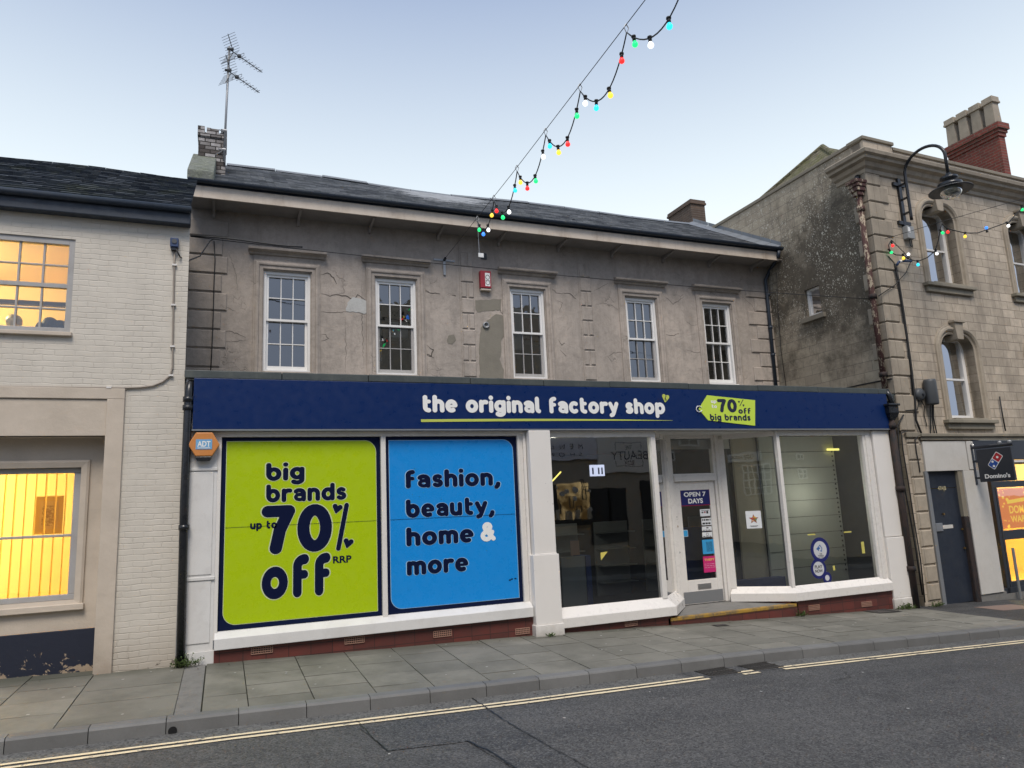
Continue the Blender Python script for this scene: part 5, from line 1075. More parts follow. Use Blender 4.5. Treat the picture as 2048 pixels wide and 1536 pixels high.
# ground floor window
gw=MB().quad((win[0]+.1,YR+.075,win[2]),(win[1]-.09,YR+.075,win[2]),(win[1]-.09,YR+.075,win[3]),(win[0]+.1,YR+.075,win[3])).build('window',M['glass'],cb,label='lit ground floor window with yellow vertical blinds')
MB().sweep([(win[0],win[2]),(win[0],win[3]),(win[1],win[3]),(win[1],win[2]),(win[0],win[2])],[(0,YR+.02),(0,YR-.03),(.07,YR-.045),(.10,YR-.03),(.105,YR)]).build('surround',M['cream'],gw)
mb=MB(); a,b,c_,d=win
mb.box(a,b,YR+.04,YR+.115,d-.07,d); mb.box(a,b,YR+.04,YR+.115,c_,c_+.07); mb.box(b-.09,b,YR+.041,YR+.114,c_+.071,d-.071); mb.box(a,b-.091,YR+.055,YR+.11,1.80,1.835); mb.build('frame',M['grey_win'],gw,bev=.006)
MB().box(a-.1,b+.12,YR-.07,YR+.04,c_-.13,c_-.05).build('sill',M['cream'],gw,bev=.008)
mb=MB(); x=a; k=0; rr=random.Random(5)
while x<b: an=R(91+rr.uniform(-3,3)); w=.10; dx=math.cos(an)*w/2;dy=math.sin(an)*w/2; xc=x+.06; mb.quad((xc-dx,YR+.28-dy,c_-.1),(xc+dx,YR+.28+dy,c_-.1),(xc+dx,YR+.28+dy,d+.1),(xc-dx,YR+.28-dy,d+.1)); x+=.118
bl=N('translucent_blind'); df=bl.n.new('ShaderNodeBsdfDiffuse');df.inputs[0].default_value=(.75,.58,.25,1);tr=bl.n.new('ShaderNodeBsdfTranslucent');tr.inputs[0].default_value=(.8,.55,.15,1);mx=bl.n.new('ShaderNodeMixShader');mx.inputs[0].default_value=.5;bl.l.new(df.outputs[0],mx.inputs[1]);bl.l.new(tr.outputs[0],mx.inputs[2]);bl.l.new(mx.outputs[0],bl.out.inputs[0])
mb.build('vertical_blind',bl.m,gw)
wy=flat('warm_room_wall',(.72,.55,.25),.9)
rm=MB(); rm.box(-8,-.9,YR+.13,3.2,.2,3.2); o=rm.build('lit_room',wy,cb); o.data.flip_normals()
bm=bmesh.new(); bm.from_mesh(o.data); fr=[f for f in bm.faces if f.calc_center_median().y<1 and abs(f.normal.y)>.9]; bmesh.ops.delete(bm,geom=fr,context='FACES_ONLY'); bm.to_mesh(o.data); bm.free()
# framed picture on the wall inside
q0=PY(75,1030,1.2); pc=thing('framed_picture','gold framed picture inside the lit ground floor room','picture',(q0[0],1.2,q0[2]-.3)); q1=PY(98,1030,.75)
MB().box(q1[0]-.17,q1[0]+.17,.74,.76,q1[2]-.26,q1[2]+.26).build('frame',flat('gold_frame',(.75,.55,.15),.4),pc,bev=.01); MB().box(q1[0]-.11,q1[0]+.11,.732,.739,q1[2]-.19,q1[2]+.19).build('mount',wy,pc)
pg_=N('foliage_print'); MB().box(q1[0]-.08,q1[0]+.08,.728,.731,q1[2]-.15,q1[2]+.13).build('print',pg_.bsdf(pg_.ramp(pg_.noise(28,6,.8),[(.42,(.75,.62,.3)),(.55,(.42,.30,.12))]),.8),pc)
# upper window
a,b,c_,d=lw; uw=MB().quad((a+.05,.07,c_+.05),(b-.05,.07,c_+.05),(b-.05,.07,d-.05),(a+.05,.07,d-.05)).build('window',M['glass'],cb,label='lit upper window with small panes and clutter on its inner sill')
mb=MB(); mb.box(b-.075,b,.02,.10,c_,d); mb.box(a,b-.075,.02,.10,d-.08,d); mb.box(a,b-.075,.02,.10,c_,c_+.07); mb.box(a,b-.075,.03,.095,5.165,5.225)
for x in (-2.36,-2.645,-2.93,-3.215,-3.5): mb.box(x-.013,x+.013,.045,.09,c_+.07,5.165); mb.box(x-.013,x+.013,.045,.09,5.225,d-.08)
for z in (4.87,5.49): mb.box(a,b-.075,.050,.088,z-.012,z+.012)
mb.build('frame',M['grey_win'],uw,bev=.004)
MB().box(a,b+.03,-.06,.05,c_-.055,c_+.0).build('sill',M['cream'],uw,bev=.008)
rm=MB(); rm.box(-8,-.75,.14,3.2,4.2,6.1); o=rm.build('lit_room',wy,cb); o.data.flip_normals()
bm=bmesh.new(); bm.from_mesh(o.data); fr=[f for f in bm.faces if f.calc_center_median().y<1 and abs(f.normal.y)>.9]; bmesh.ops.delete(bm,geom=fr,context='FACES_ONLY'); bm.to_mesh(o.data); bm.free()
MB().box(-8,-1.2,1.1,1.2,5.2,5.26).build('shelf_rail',M['blackmat'],cb)
t=thing('bag','dark lumpy bag on the inner sill of the cream building upper window','bag',(-2.15,.2,4.6)); mb=MB()
for (x,z,r) in ((-2.28,4.70,.10),(-2.16,4.68,.085),(-2.06,4.68,.09),(-2.22,4.66,.09),(-2.38,4.66,.07)): mb.lathe((x,.25,z),[(0,-r)]+[(r*math.cos(R(q)),r*math.sin(R(q))) for q in range(-75,90,15)]+[(0,r)],12)
mb.build('sack',M['blackmat'],t,True)
o=MB().lathe((-2.70,.26,4.72),[(.0,.115),(.03,.11),(.085,.07),(.1,.0),(.085,-.07),(.03,-.11),(0,-.115)],14,'y').build('desk_fan',M['galv'],None,True); tagt(mesh_origin(o,(-2.7,.26,4.6)),'small round fan on the inner sill of the cream building upper window','fan')
# roof
ce=(-.12,6.42);cr=(2.1,7.93)
cg=lambda x,t: .0
slates(-9,CX-.01,ce,cr,.13,.26,8,lambda x,t:.02*math.sin(x*2.1)*t,.010).build('roof',M['slate_dark'],cb)
MB().box(-9,CX+.01,-.16,-.002,6.19,6.42).add([],[]).build('eaves_fascia',M['gutter'],cb,bev=.015)
MB().tube([(-9,-.20,6.40),(CX+.02,-.20,6.40)],.05,10).build('gutter',M['gutter'],cb,True)
MB().quad((CX,-.1,6.2),(CX-.13,2.1,6.2),(CX-.13,2.1,7.9),(CX,-.1,6.4)).quad((-9,2.1,7.93),(CX-.15,2.1,7.93),(CX-.5,6,5),(-9,6,5)).build('gable',M['slate_dark'],cb)
# cable and junction box on the cream wall
q=PY(349,486,-.05); t=thing('junction_box','small blue junction box at the top right of the cream brick wall','junction box',(q[0],0,q[2]-.08)); MB().box(q[0]-.055,q[0]+.055,-.09,-.001,q[2]-.07,q[2]+.07).build('casing',M['bluebox'],t,bev=.01); MB().tube([(q[0],-.09,q[2]+.01),(q[0]+.0,-.10,q[2]+.01)],.035,12).build('cover',M['greyplast'],t); MB().box(q[0]-.04,q[0]+.03,-.07,-.001,q[2]-.11,q[2]-.072).build('gland',M['black'],t)
pts=[PY(u,v,-.02) for u,v in ((349,503),(348.5,530),(347,600),(345.5,680),(345,735),(340,752),(325,764),(305,772),(280,775),(250,776),(150,775),(0,773),(-150,772))]
o=MB().tube(pts,.013,6).build('wall_cable',M['cablegrey'],None,True); tagt(mesh_origin(o,pts[0]),'painted cable running down the cream brick wall and away to the left','cable')
mb=MB()
for u,v in ((349,530),(347,610),(345,693),(342,751),(218,775)): q=PY(u,v,-.02); mb.box(q[0]-.03,q[0]+.03,-.04,-.001,q[2]-.012,q[2]+.012)
mb.build('cable_clip',M['white'],o)
# ================================================================== STONE BUILDING (right)
sb_=thing('stone_building','ashlar stone building with moulded windows and red brick chimney at the right edge','building',(14,0,-.5))
def smb(): m=MB(); m.xf=lambda s,o,z:SP(s,o,z); return m
ZPAR=9.81
# windows: (centre s, glass z0, z1 outer z top)
sw=[(2.25,6.60,8.50),(5.45,6.60,8.50),(2.25,3.44,5.38),(5.45,3.44,5.38),(8.65,6.6,8.5),(8.65,3.44,5.38)]
ow=.56
holes=[(c-ow,c+ow,z0,z1) for c,z0,z1 in sw]
DO=(.56,1.72,-1.2,2.95); PW=(2.50,7.5,-1.2,3.0)
mb=smb(); mb.wall(0,16,-1.2,9.1,0,holes+[DO,PW],.34); mb.build('wall',M['stone_f'],sb_)
# side wall facing the set back shop roof (with one small window)
q=[PX(1607,581,13.34),PX(1638,570,13.34),PX(1643,624,13.34),PX(1615.6,635,13.34)]
ya,yb_,za,zc=(q[0][1]+q[3][1])/2,(q[1][1]+q[2][1])/2,(q[2][2]+q[3][2])/2,(q[0][2]+q[1][2])/2
y0w,y1w=min(ya,yb_),max(ya,yb_)
mb=MB(); mb.xf=lambda y,o,z:(13.34+o,y,z); mb.wall(0,9.5,-1.2,ZPAR,0,[(y0w,y1w,za,zc)],.2); mb.build('side_wall',M['stone_s'],sb_)
mb=MB(); mb.box(13.30,13.62,.0,9.5,ZPAR-.0,ZPAR+.09); mb.build('side_coping',M['coping'],sb_,bev=.015)
w=MB().quad((13.46,y0w,za),(13.46,y1w,za),(13.46,y1w,zc),(13.46,y0w,zc)).build('window',M['oldglass'],sb_,label='tiny window in the lichen covered side wall')
MB().box(13.42,13.48,y0w,y0w+.05,za,zc).box(13.42,13.48,y1w-.07,y1w,za,zc).box(13.42,13.48,y0w+.05,y1w-.07,zc-.05,zc).box(13.42,13.48,y0w+.05,y1w-.07,za,za+.05).build('frame',M['white_old'],w)
MB().box(13.47,13.5,y0w,y0w+.24,za,zc).build('blind',M['blind'],w)
MB().box(13.26,13.5,y0w-.12,y1w+.16,za-.14,za-.02).build('sill',M['coping'],w,bev=.012)
MB().box(13.49,15,y0w-.2,y1w+.2,za-.2,zc+.2).build('dark_room',M['dark'],w); openfront(D.objects['dark_room'],(1,0,0),1)
# quoins up the corner
mb=smb(); z=3.15; k=0
while z<9.0:
    L=.62 if k%2 else .42; mb.chbox(-.035,L,-.035,-.001,z+.012,min(z+.40,9.05)-.012,.022); z+=.40;k+=1
z=-.35
while z<3.0: mb.chbox(.10,.48,-.03,-.001,z+.012,min(z+.36,3.0)-.012,.022); z+=.36
mb.build('quoin',M['stone_t'],sb_)
mb=MB(); z=3.15;k=0
while z<9.0: L=.2 if k%2 else .42; mb.xf=lambda a,b,c:(13.34+b,a,c); mb.chbox(.0,L,-.03,-.001,z+.012,min(z+.40,9.05)-.012,.02); z+=.40;k+=1
mb.build('quoin',M['stone_t'],sb_)
# cornice and parapet; profile swept round the corner
cor=[(0,9.02),(-.04,9.04),(-.05,9.12),(-.12,9.16),(-.16,9.24),(-.26,9.27),(-.27,9.33),(-.34,9.36),(-.36,9.43),(-.33,9.46),(0,9.50)]
mb=MB(); n=len(cor)
def corp(kind,a,o,z): return SP(a,o,z) if kind=='f' else (13.34+o,a,z)
rings=[]
rings.append([SP(16,o,z) for o,z in cor]); rings.append([tuple(np.array(SP(0,o,z))+np.array([o,0,0])) for o,z in cor]); rings.append([(13.34+o,.80,z) for o,z in cor])
vs=[v for r_r in rings for v in r_r]; fsx=[(i*n+k,i*n+k+1,(i+1)*n+k+1,(i+1)*n+k) for i in range(2) for k in range(n-1)]+[tuple(range(2*n,3*n))]
mb.add(vs,fsx); mb.build('cornice',M['stone_t'],sb_)
mb=smb(); mb.box(-.0,.95,-.05,.32,9.44,ZPAR+.02); mb.box(.95,16,.0,.30,9.44,ZPAR-.07); mb.build('parapet',M['stone_f'],sb_,bev=.01)
mb=smb(); mb.box(-.05,.98,-.09,.36,ZPAR+.02,ZPAR+.10); s=.985
while s<16: mb.box(s,s+1.1-.008,-.04,.34,ZPAR-.07,ZPAR+.015); s+=1.1
mb.build('parapet_coping',M['coping'],sb_,bev=.012)
# hipped roof behind the parapet
ax=PX(1645,293,15.3); bk=PX(1500,420,13.75)
mb=MB(); A=tuple(ax); mb.add([A,(13.6,.6,9.55),(13.6,6.2,9.55),(24,ax[1],ax[2]),(24,.6,9.55),(24,6.2,9.55)],[(0,1,2),(0,3,4,1),(0,2,5,3)])
rf=mb.build('roof',M['slate_moss'],sb_)
mb=MB(); 
for e in ((13.6,.6,9.55),(13.6,6.2,9.55)):
    e=np.array(e);a=np.array(A); 
    for i in range(9): mb.tube([a+(e-a)*i/9,a+(e-a)*(i+1)/9],.07,8)
mb.build('hip_tiles',M['slate_moss'],rf)
# red chimney with four pots
c0=PX(1887,297,18.6);c1=PX(1995,243,18.6); x0=18.6; yA,yB=c1[1],c0[1]; zT=(c0[2]+c1[2])/2
cw_=PY(2017,257.5,yA)[0]-x0; st=MB(); st.box(x0+.08,x0+cw_-.08,yA+.08,yB-.08,9.3,zT-.36)
for k,(g_,h0,h1) in enumerate(((.05,.36,.26),(.02,.26,.17),(-.02,.17,0))): st.box(x0+g_,x0+cw_-g_,yA+g_,yB-g_,zT-h0,zT-h1-.002*k)
chm=st.build('chimney',M['redbrick_y'],sb_)
for k in range(4):
    yc=yB-.22-(yB-yA-.44)*k/3; xc=x0+cw_/2; pm=MB(); w0=.135;w1=.115;h=.78
    pm.add([(xc+sx*w0,yc+sy*w0,zT) for sx,sy in ((-1,-1),(1,-1),(1,1),(-1,1))]+[(xc+sx*w1,yc+sy*w1,zT+h) for sx,sy in ((-1,-1),(1,-1),(1,1),(-1,1))],[(0,1,5,4),(1,2,6,5),(2,3,7,6),(3,0,4,7),(4,5,6,7)])
    pm.box(xc-.16,xc+.16,yc-.16,yc+.16,zT+.62,zT+.68); pm.box(xc-.145,xc+.145,yc-.145,yc+.145,zT+.68,zT+.80); pm.build('chimney_pot',M['stone_t'],chm,bev=.01)
# moulded windows
sl_=['upper sash window behind the street lamp','upper sash window at the right edge of the picture','lower sash window above the dark door board','lower sash window cut by the right edge of the picture','','']
def swin(i,c,z0,z1):
    m=smb(); yg=.26; m.quad((c-.40,yg+.03,z0+.1),(c+.40,yg+.03,z0+.1),(c+.40,yg+.03,z1-.05),(c-.40,yg+.03,z1-.05)); w=m.build('window',M['skyglass'],sb_)
    if sl_[i]: w['label']=sl_[i]
    f=smb(); zm=(z0+z1)/2-.02
    f.box(c-ow,c-ow+.10,yg-.02,yg+.075,z0,z1); f.box(c+ow-.10,c+ow,yg-.02,yg+.075,z0,z1); f.box(c-ow+.101,c+ow-.101,yg-.01,yg+.07,z0,z0+.11); f.box(c-ow+.101,c+ow-.101,yg-.01,yg+.07,zm-.022,zm+.022); f.box(c-ow+.101,c+ow-.101,yg-.01,yg+.07,z1-.08,z1)
    # rounded head spandrels of the frame
    for sg in (-1,1):
        pts=[(c+sg*ow,z1),(c+sg*(ow-.32),z1)]+[(c+sg*(ow-.32+.30*math.sin(R(a))),z1-.32+.30*math.cos(R(a))) for a in range(0,91,15)]+[(c+sg*ow,z1-.32)]
        f.prism(pts if sg>0 else pts[::-1],lambda s,z:(s,yg-.024,z),lambda s,z:(s,yg+.0,z))
    f.build('frame',M['white_old' if i<2 else 'white_win'],w)
    # stone moulding with rounded shoulders
    rad=.34
    def path(o): 
        xL,xR,zt=c-ow,c+ow,z1
        return [(xL,z0-.05)]+[(xL+rad-rad*math.cos(R(a)),zt-rad+rad*math.sin(R(a))) for a in range(0,91,10)]+[(xR-rad+rad*math.sin(R(a)),zt-rad+rad*math.cos(R(a))) for a in range(0,91,10)]+[(xR,z0-.05)]
    s=smb(); s.sweep(path(0),[(-.0,.2),(-.0,-.01),(.03,-.03),(.06,-.01),(.08,-.05),(.12,-.075),(.16,-.07),(.18,-.04),(.21,-.035),(.215,0)]); 
    for sg in (-1,1):
        pts=[(c+sg*ow,z1)]+[(c+sg*(ow-rad+rad*math.sin(R(a))),z1-rad+rad*math.cos(R(a))) for a in range(0,91,10)]
        s.prism(pts,lambda a,z:(a,-.0,z),lambda a,z:(a,.24,z))
    s.build('surround',M['stone_t'],w)
    k=smb(); k.prism([(c-.10,z1-.12),(c+.10,z1-.12),(c+.15,z1+.27),(c-.15,z1+.27)],lambda a,z:(a,-.12,z),lambda a,z:(a,.2,z)); k.box(c-.19,c+.19,-.16,0,z1+.27,z1+.33); k.build('keystone',M['stone_t'],w,bev=.01)
    k=smb(); k.box(c-.86,c+.86,-.14,.02,z0-.11,z0-.03); k.box(c-.80,c+.80,-.07,-.001,z0-.24,z0-.11); k.box(c-ow,c+ow,-.10,.30,z0-.05,z0+.01); k.build('sill',M['coping'],w,bev=.012)
    b=smb(); b.quad((c-.46,yg+.10,z0),(c+.30,yg+.10,z0),(c+.22,yg+.10,z1),(c-.46,yg+.10,z1)) if i<2 else b.quad((c-.46,yg+.10,z0),(c+.46,yg+.10,z0),(c+.26,yg+.10,z1),(c-.46,yg+.10,z1)); b.build('curtain',M['curtain'],w)
    r_r=smb(); r_r.box(c-.7,c+.7,yg+.085,1.8,z0-.1,z1+.1); openfront(r_r.build('dark_room',M['mid'],w),tuple(SN),1)
for i,(c,z0,z1) in enumerate(sw[:5]): swin(i,c,z0,z1)
# shopfront level: ledge, boards, door, pilaster, lit window
mb=smb(); mb.box(.50,16,-.10,-.001,3.03,3.10); mb.box(.52,16,-.06,-.001,2.955,3.03); mb.box(.08,.52,-.06,-.001,3.02,3.12); mb.build('ledge',M['coping'],sb_,bev=.012)
mb=smb(); mb.box(.57,1.96,-.035,.05,2.29,2.93); mb.build('blank_board',M['offboard'],sb_,bev=.005)
dl=smb(); dl.box(.66,1.58,.05,.10,zb(14)-.02,1.92); dl.build('door',M['navydoor'],sb_,bev=.006,label='dark navy door with intercom and white plate')
door2=[o for o in D.objects if o.name.startswith('door') and o.get('label','').startswith('dark navy')][0]
mb=smb(); mb.box(.66,1.58,.045,.09,1.93,2.30); mb.build('over_panel',M['navydoor'],door2,bev=.004)
a,b=QF(1878,983,.04),QF(1892,976,.04); btext('house_number','47A|B',(a[0]-.02,b[0],a[1]-.0,a[1]+.11),lambda p,q:SP(p,.040,q),flat('cream_number',(.45,.4,.25),.5),door2,bold=.02)
def dbx(u0,v0,u1,v1,o0,o1,mat,name):
    a,b=QF(u0,v1,.04),QF(u1,v0,.04); m=smb(); m.box(a[0],b[0],o0,o1,min(a[1],b[1]),max(a[1],b[1])); return m.build(name,M[mat],door2,bev=.004)
dbx(1872,1046,1883,1063,.02,.049,'steel','intercom'); dbx(1885,1049,1906,1058,.043,.049,'offboard','letter_plate')
for u,v in ((1924,1058),(1887,1028),(1929,1096)): a=QF(u,v,.04); mb=smb(); mb.box(a[0]-.02,a[0]+.02,.02,.049,a[1]-.02,a[1]+.02); mb.build('lock',M['brass'],door2)
mb=smb(); mb.box(.50,.58,-.04,.10,zb(14)-.1,2.29); mb.box(.58,.66,-.0,.10,zb(14)-.1,2.29); mb.build('door_jamb',M['galv'],sb_)
mb=smb(); mb.box(1.58,1.72,-.02,.12,1.3,2.29); mb.build('door_jamb',M['coping'],sb_); mb=smb(); mb.box(1.58,1.74,-.03,.12,zb(14)-.2,1.3); mb.build('door_jamb',M['darkrust'],sb_,bev=.02)
mb=smb(); mb.box(1.74,2.49,-.045,.30,zb(15)+.14,2.285); mb.build('pilaster',M['offboard'],sb_,bev=.004)
mb=smb(); mb.box(1.74,2.6,-.02,.3,-1.2,zb(15)+.139); mb.build('pilaster_base',M['concrete'],sb_)
mb=smb(); mb.box(1.98,2.20,-.05,-.001,2.3,2.93); mb.build('pilaster_head',M['offboard'],sb_,bev=.01)
mb=smb(); mb.box(2.21,9,-.04,.0,2.50,2.95); mb.build('charcoal_fascia',M['darkfascia'],sb_); mb=smb(); mb.box(2.5,9,-.03,-.0,2.44,2.495); mb.build('fascia_trim',M['white'],sb_)
# lit takeaway window
sh=smb(); sh.quad((2.52,.14,-.25),(7,.14,-.25),(7,.14,2.42),(2.52,.14,2.42)); lit=sh.build('shop_window',M['glass'],sb_,label='brightly lit yellow takeaway window at the right edge')
fr_=smb(); 
fr_.box(2.72,2.82,.02,.14,-.42,2.42); fr_.box(2.50,2.53,.03,.14,-.30,2.42); fr_.box(2.82,6,.03,.13,1.88,2.02); fr_.box(2.5,6,.03,.13,2.40,2.45); fr_.box(2.5,6,.02,.14,-.42,-.30); fr_.box(2.86,2.92,.035,.12,-.30,1.88); fr_.box(2.92,6,.035,.12,.72,.92); fr_.box(2.92,6,.035,.12,-.3,-.18)
fr_.build('frame',M['darkfascia'],lit,bev=.004)
bs_=smb(); bs_.box(2.5,7,-.01,.3,-1.2,-.42); bs_.build('stall_riser',M['concrete'],lit)
hf=smb(); hf.tube([(2.92,-.10,-.55),(2.92,-.10,.55)],.03,8); hf.build('grab_rail',M['galv'],lit)
OP=N('backlit_orange_poster').bsdf((.80,.26,.06),.6,emis=(.95,.33,.06),es=.55); YP2=N('backlit_yellow_print').bsdf((.95,.72,.12),.6,emis=(1,.72,.08),es=.6)  # emission stands in for room light coming through the poster films
po=smb(); po.box(2.94,5.2,.15,.16,.95,1.86); pst=po.build('window_poster_film',OP,lit)
fP=lambda a,b:SP(a,.1485,b)
btext('poster_lettering','DOM',(3.42,3.95,1.28,1.46),fP,YP2,pst,bold=.03); btext('poster_lettering','WARM',(3.42,4.12,1.08,1.23),fP,YP2,pst,bold=.03)
mk=MB(); rr=random.Random(21)
for _ in range(26):
    a=rr.uniform(2.97,3.4) if rr.random()<.6 else rr.uniform(3.4,4.4); b=rr.uniform(.98,1.82)
    if a>3.38 and b<1.5: continue
    r=rr.uniform(.02,.055); n=rr.choice([4,5,12]); an=rr.uniform(0,6); mk.add([SP(a+r*math.cos(an+6.283*k/n),.147,b+r*.8*math.sin(an+6.283*k/n)) for k in range(n)],[tuple(range(n))])
mk.add([SP(a,.1478,b) for a,b in ((3.38,1.5),(4.2,1.56),(4.2,1.64),(3.38,1.58))],[(0,1,2,3)]); mk.build('poster_drawings',YP2,pst)
o2=smb(); o2.box(2.53,2.715,.15,.158,.75,2.38); s2=o2.build('side_poster',N('side_poster_film').bsdf((.85,.42,.10),.6,emis=(.95,.5,.08),es=.55),lit)  # backlight from the room is put into this film as emission
mk=MB(); 
for k in range(14): a=rr.uniform(2.56,2.69);b=rr.uniform(.8,2.3); r=rr.uniform(.02,.05); n=rr.choice([4,12]); mk.add([SP(a+r*math.cos(6.283*j/n),.147,b+r*math.sin(6.283*j/n)) for j in range(n)],[tuple(range(n))])
mk.build('poster_drawings',YP2,s2)
WY=flat('yellow_takeaway_wall',(.85,.60,.10),.8)
rm=smb(); rm.box(1.9,8.5,.35,5.0,-.55,2.9); o=rm.build('lit_interior',WY,lit); o.data.flip_normals()
bm=bmesh.new(); bm.from_mesh(o.data); bm.faces.ensure_lookup_table(); cmin=min(f.calc_center_median().y-f.calc_center_median().x*math.tan(SA) for f in bm.faces); fr=[f for f in bm.faces if f.calc_center_median().y-f.calc_center_median().x*math.tan(SA)<cmin+.3]; bmesh.ops.delete(bm,geom=fr[:1],context='FACES_ONLY'); bm.to_mesh(o.data); bm.free()
wood=flat('orange_wood',(.35,.12,.03),.5)
for k in range(2):
    ch_=smb(); s0=2.9+k*.75; 
    for a in (0,.38):
        for b in (1.0,1.4): ch_.box(s0+a,s0+a+.045,b,b+.045,-.55,.0 if b<1.2 else .55)
    ch_.box(s0,s0+.42,1.0,1.44,.0,.05); ch_.box(s0,s0+.42,1.42,1.46,.3,.55)
    o_=ch_.build('chair',wood,None); tagt(mesh_origin(o_,SP(s0+.2,1.2,-.55)),['orange wooden chair inside the lit takeaway window, nearer the navy door','orange wooden chair inside the lit takeaway window, nearer the edge of the picture'][k],'chair','chairs in the takeaway')
tb=smb(); tb.box(3.0,4.4,1.6,2.3,.16,.22); tb.box(3.6,3.7,1.9,2.0,-.55,.16); o_=tb.build('table',wood,None); tagt(mesh_origin(o_,SP(3.7,1.95,-.55)),'orange wooden table behind the chairs in the lit takeaway','table')
# hanging sign, standing out from the wall
hs=2.12
def Hq(u,v): return QS(u,v,hs)
A_=[Hq(1953,899),Hq(2023,895),Hq(2032.5,961),Hq(1962,964)]
o0=(A_[0][0]+A_[3][0])/2;o1=(A_[1][0]+A_[2][0])/2;z1_=(A_[0][1]+A_[1][1])/2;z0_=(A_[2][1]+A_[3][1])/2
t=thing('hanging_sign','charcoal hanging pizza shop sign with red and blue domino tile, projecting over the pavement','hanging sign',SP(hs,0,z0_))
mb=smb(); mb.box(hs-.03,hs+.03,min(o0,o1),max(o0,o1),z0_,z1_); mb.build('panel',M['darkfascia'],t,bev=.006)
sgn=-1 if o1<o0 else 1; WO=abs(o1-o0);HZ=z1_-z0_
fH=lambda a,b,k=0:SP(hs-.032-.0015*k,o0+sgn*a*WO,z0_+b*HZ)
btext('lettering',"Domino's",(.16,.88,.10,.24),lambda a,b:fH(a,b,1),M['lettw'],t,bold=.035)
cxh,czh=.53,.63; Rr=lambda x,y,an:(cxh+(x*math.cos(an)-y*math.sin(an))*(HZ/WO)*1.0,czh+(x*math.sin(an)+y*math.cos(an)))
an=R(-38)
def tile_(x0,x1,y0,y1,rad,mat,name,k):
    pl=rrect(x0,x1,y0,y1,rad,{'tl','tr','bl','br'},5); m=MB(); m.add([fH(*Rr(x,y,an),k) for x,y in pl],[tuple(range(len(pl)))]); m.build(name,mat,t)
tile_(-.125,.125,-.255,.255,.04,M['lettw'],'logo_edge',1); tile_(-.108,.108,.012,.238,.03,flat('logo_red',(.42,.015,.025),.4),'logo_half',2); tile_(-.108,.108,-.238,-.012,.03,flat('logo_blue',(.01,.07,.32),.4),'logo_half',2)
for x,y in ((0,.125),(-.05,-.075),(.05,-.17)):
    m=MB(); m.add([fH(*Rr(x+.036*math.cos(R(20*k)),y+.036*math.sin(R(20*k)),an),3) for k in range(18)],[tuple(range(18))]); m.build('logo_dot',M['lettw'],t)
mb=smb(); mb.tube([(hs,-.02,z1_+.06),(hs,sgn*(abs(o1)+.05),z1_+.06)],.035,10); mb.box(hs-.03,hs+.03,-.06,-.001,z0_-.05,z1_+.12); mb.box(hs-.015,hs+.015,min(0,o0),-.05,z0_+.10*HZ,z0_+.16*HZ); mb.box(hs-.015,hs+.015,min(0,o0),-.05,z0_+.62*HZ,z0_+.68*HZ)
mb.build('bracket',M['darkfascia'],t)
mb=smb(); 
for oo in (.75,.98): mb.lathe((hs,sgn*abs(o1)*oo,z1_+.10),[(0,-.03),(.035,-.02),(.045,.02),(.02,.05),(0,.05)],10)
mb.build('spotlight',M['galv'],t); mb=smb(); mb.tube([(hs,-.06+.05*math.cos(R(a)),z1_+.10+.05*math.sin(R(a))) for a in range(0,330,20)],.01,6); mb.build('scroll',M['steel'],t)
# street lamp on swan neck bracket
ls=1.02
t=thing('street_lamp','black swan neck wall lamp with broad dish shade high on the stone building','street lamp',SP(ls,0,7.85))
L=lambda o,z:(ls,o,z)
mb=smb(); mb.box(ls-.045,ls+.045,-.06,-.001,7.80,9.02); mb.box(ls-.20,ls+.20,-.055,-.001,8.84,8.92); mb.box(ls-.20,ls+.20,-.055,-.001,7.90,7.98); mb.build('back_plate',M['black'],t)
lampc=QS(1900,372,ls); top=QS(1863,301,ls); oL=lampc[0]; zL=lampc[1]
ro=-.22; zc_=top[1]; arcp=[(ls,ro,7.95),(ls,ro,8.05),(ls,ro,9.0)]
cx_=(ro+oL)/2; rx2=(ro-oL)/2; zs=9.05; hzz=max(.4,top[1]-zs)
for a in range(0,181,10): arcp.append((ls,cx_+rx2*math.cos(R(a)),zs+hzz*math.sin(R(a))))
arcp.append((ls,oL,zL+.22))
mb=smb(); mb.tube(arcp,.034,10); mb.build('swan_neck',M['black'],t,True)
for z in (8.15,8.5,8.85): mb=smb(); mb.box(ls-.02,ls+.02,ro,-.06,z-.02,z+.02); mb.build('rung',M['black'],t)
def slathe(c,prof,n=28): m=smb(); m.lathe(c,prof,n); return m
slathe((ls,oL,zL),[(0,.30),(.05,.29),(.06,.22),(.17,.20),(.18,.14),(.11,.11),(.12,.07),(.24,.05),(.25,-.02),(.24,-.03)]).build('canopy',M['black'],t,True)
slathe((ls,oL,zL),[(.22,-.03),(.42,-.10),(.425,-.115),(.21,-.045),(.0,-.04)],36).build('dish_shade',N('dish_underside').bsdf((.10,.105,.11),.45),t,True)
slathe((ls,oL,zL),[(.19,-.055),(.20,-.07),(.15,-.10),(0,-.105)],24).build('reflector',M['boxgrey'],t,True)
slathe((ls,oL,zL),[(.22,-.06)]+[(.22*math.cos(R(a)),-.10-.20*math.sin(R(a))) for a in range(5,91,12)],24).build('glass_bowl',M['glass'],t,True)
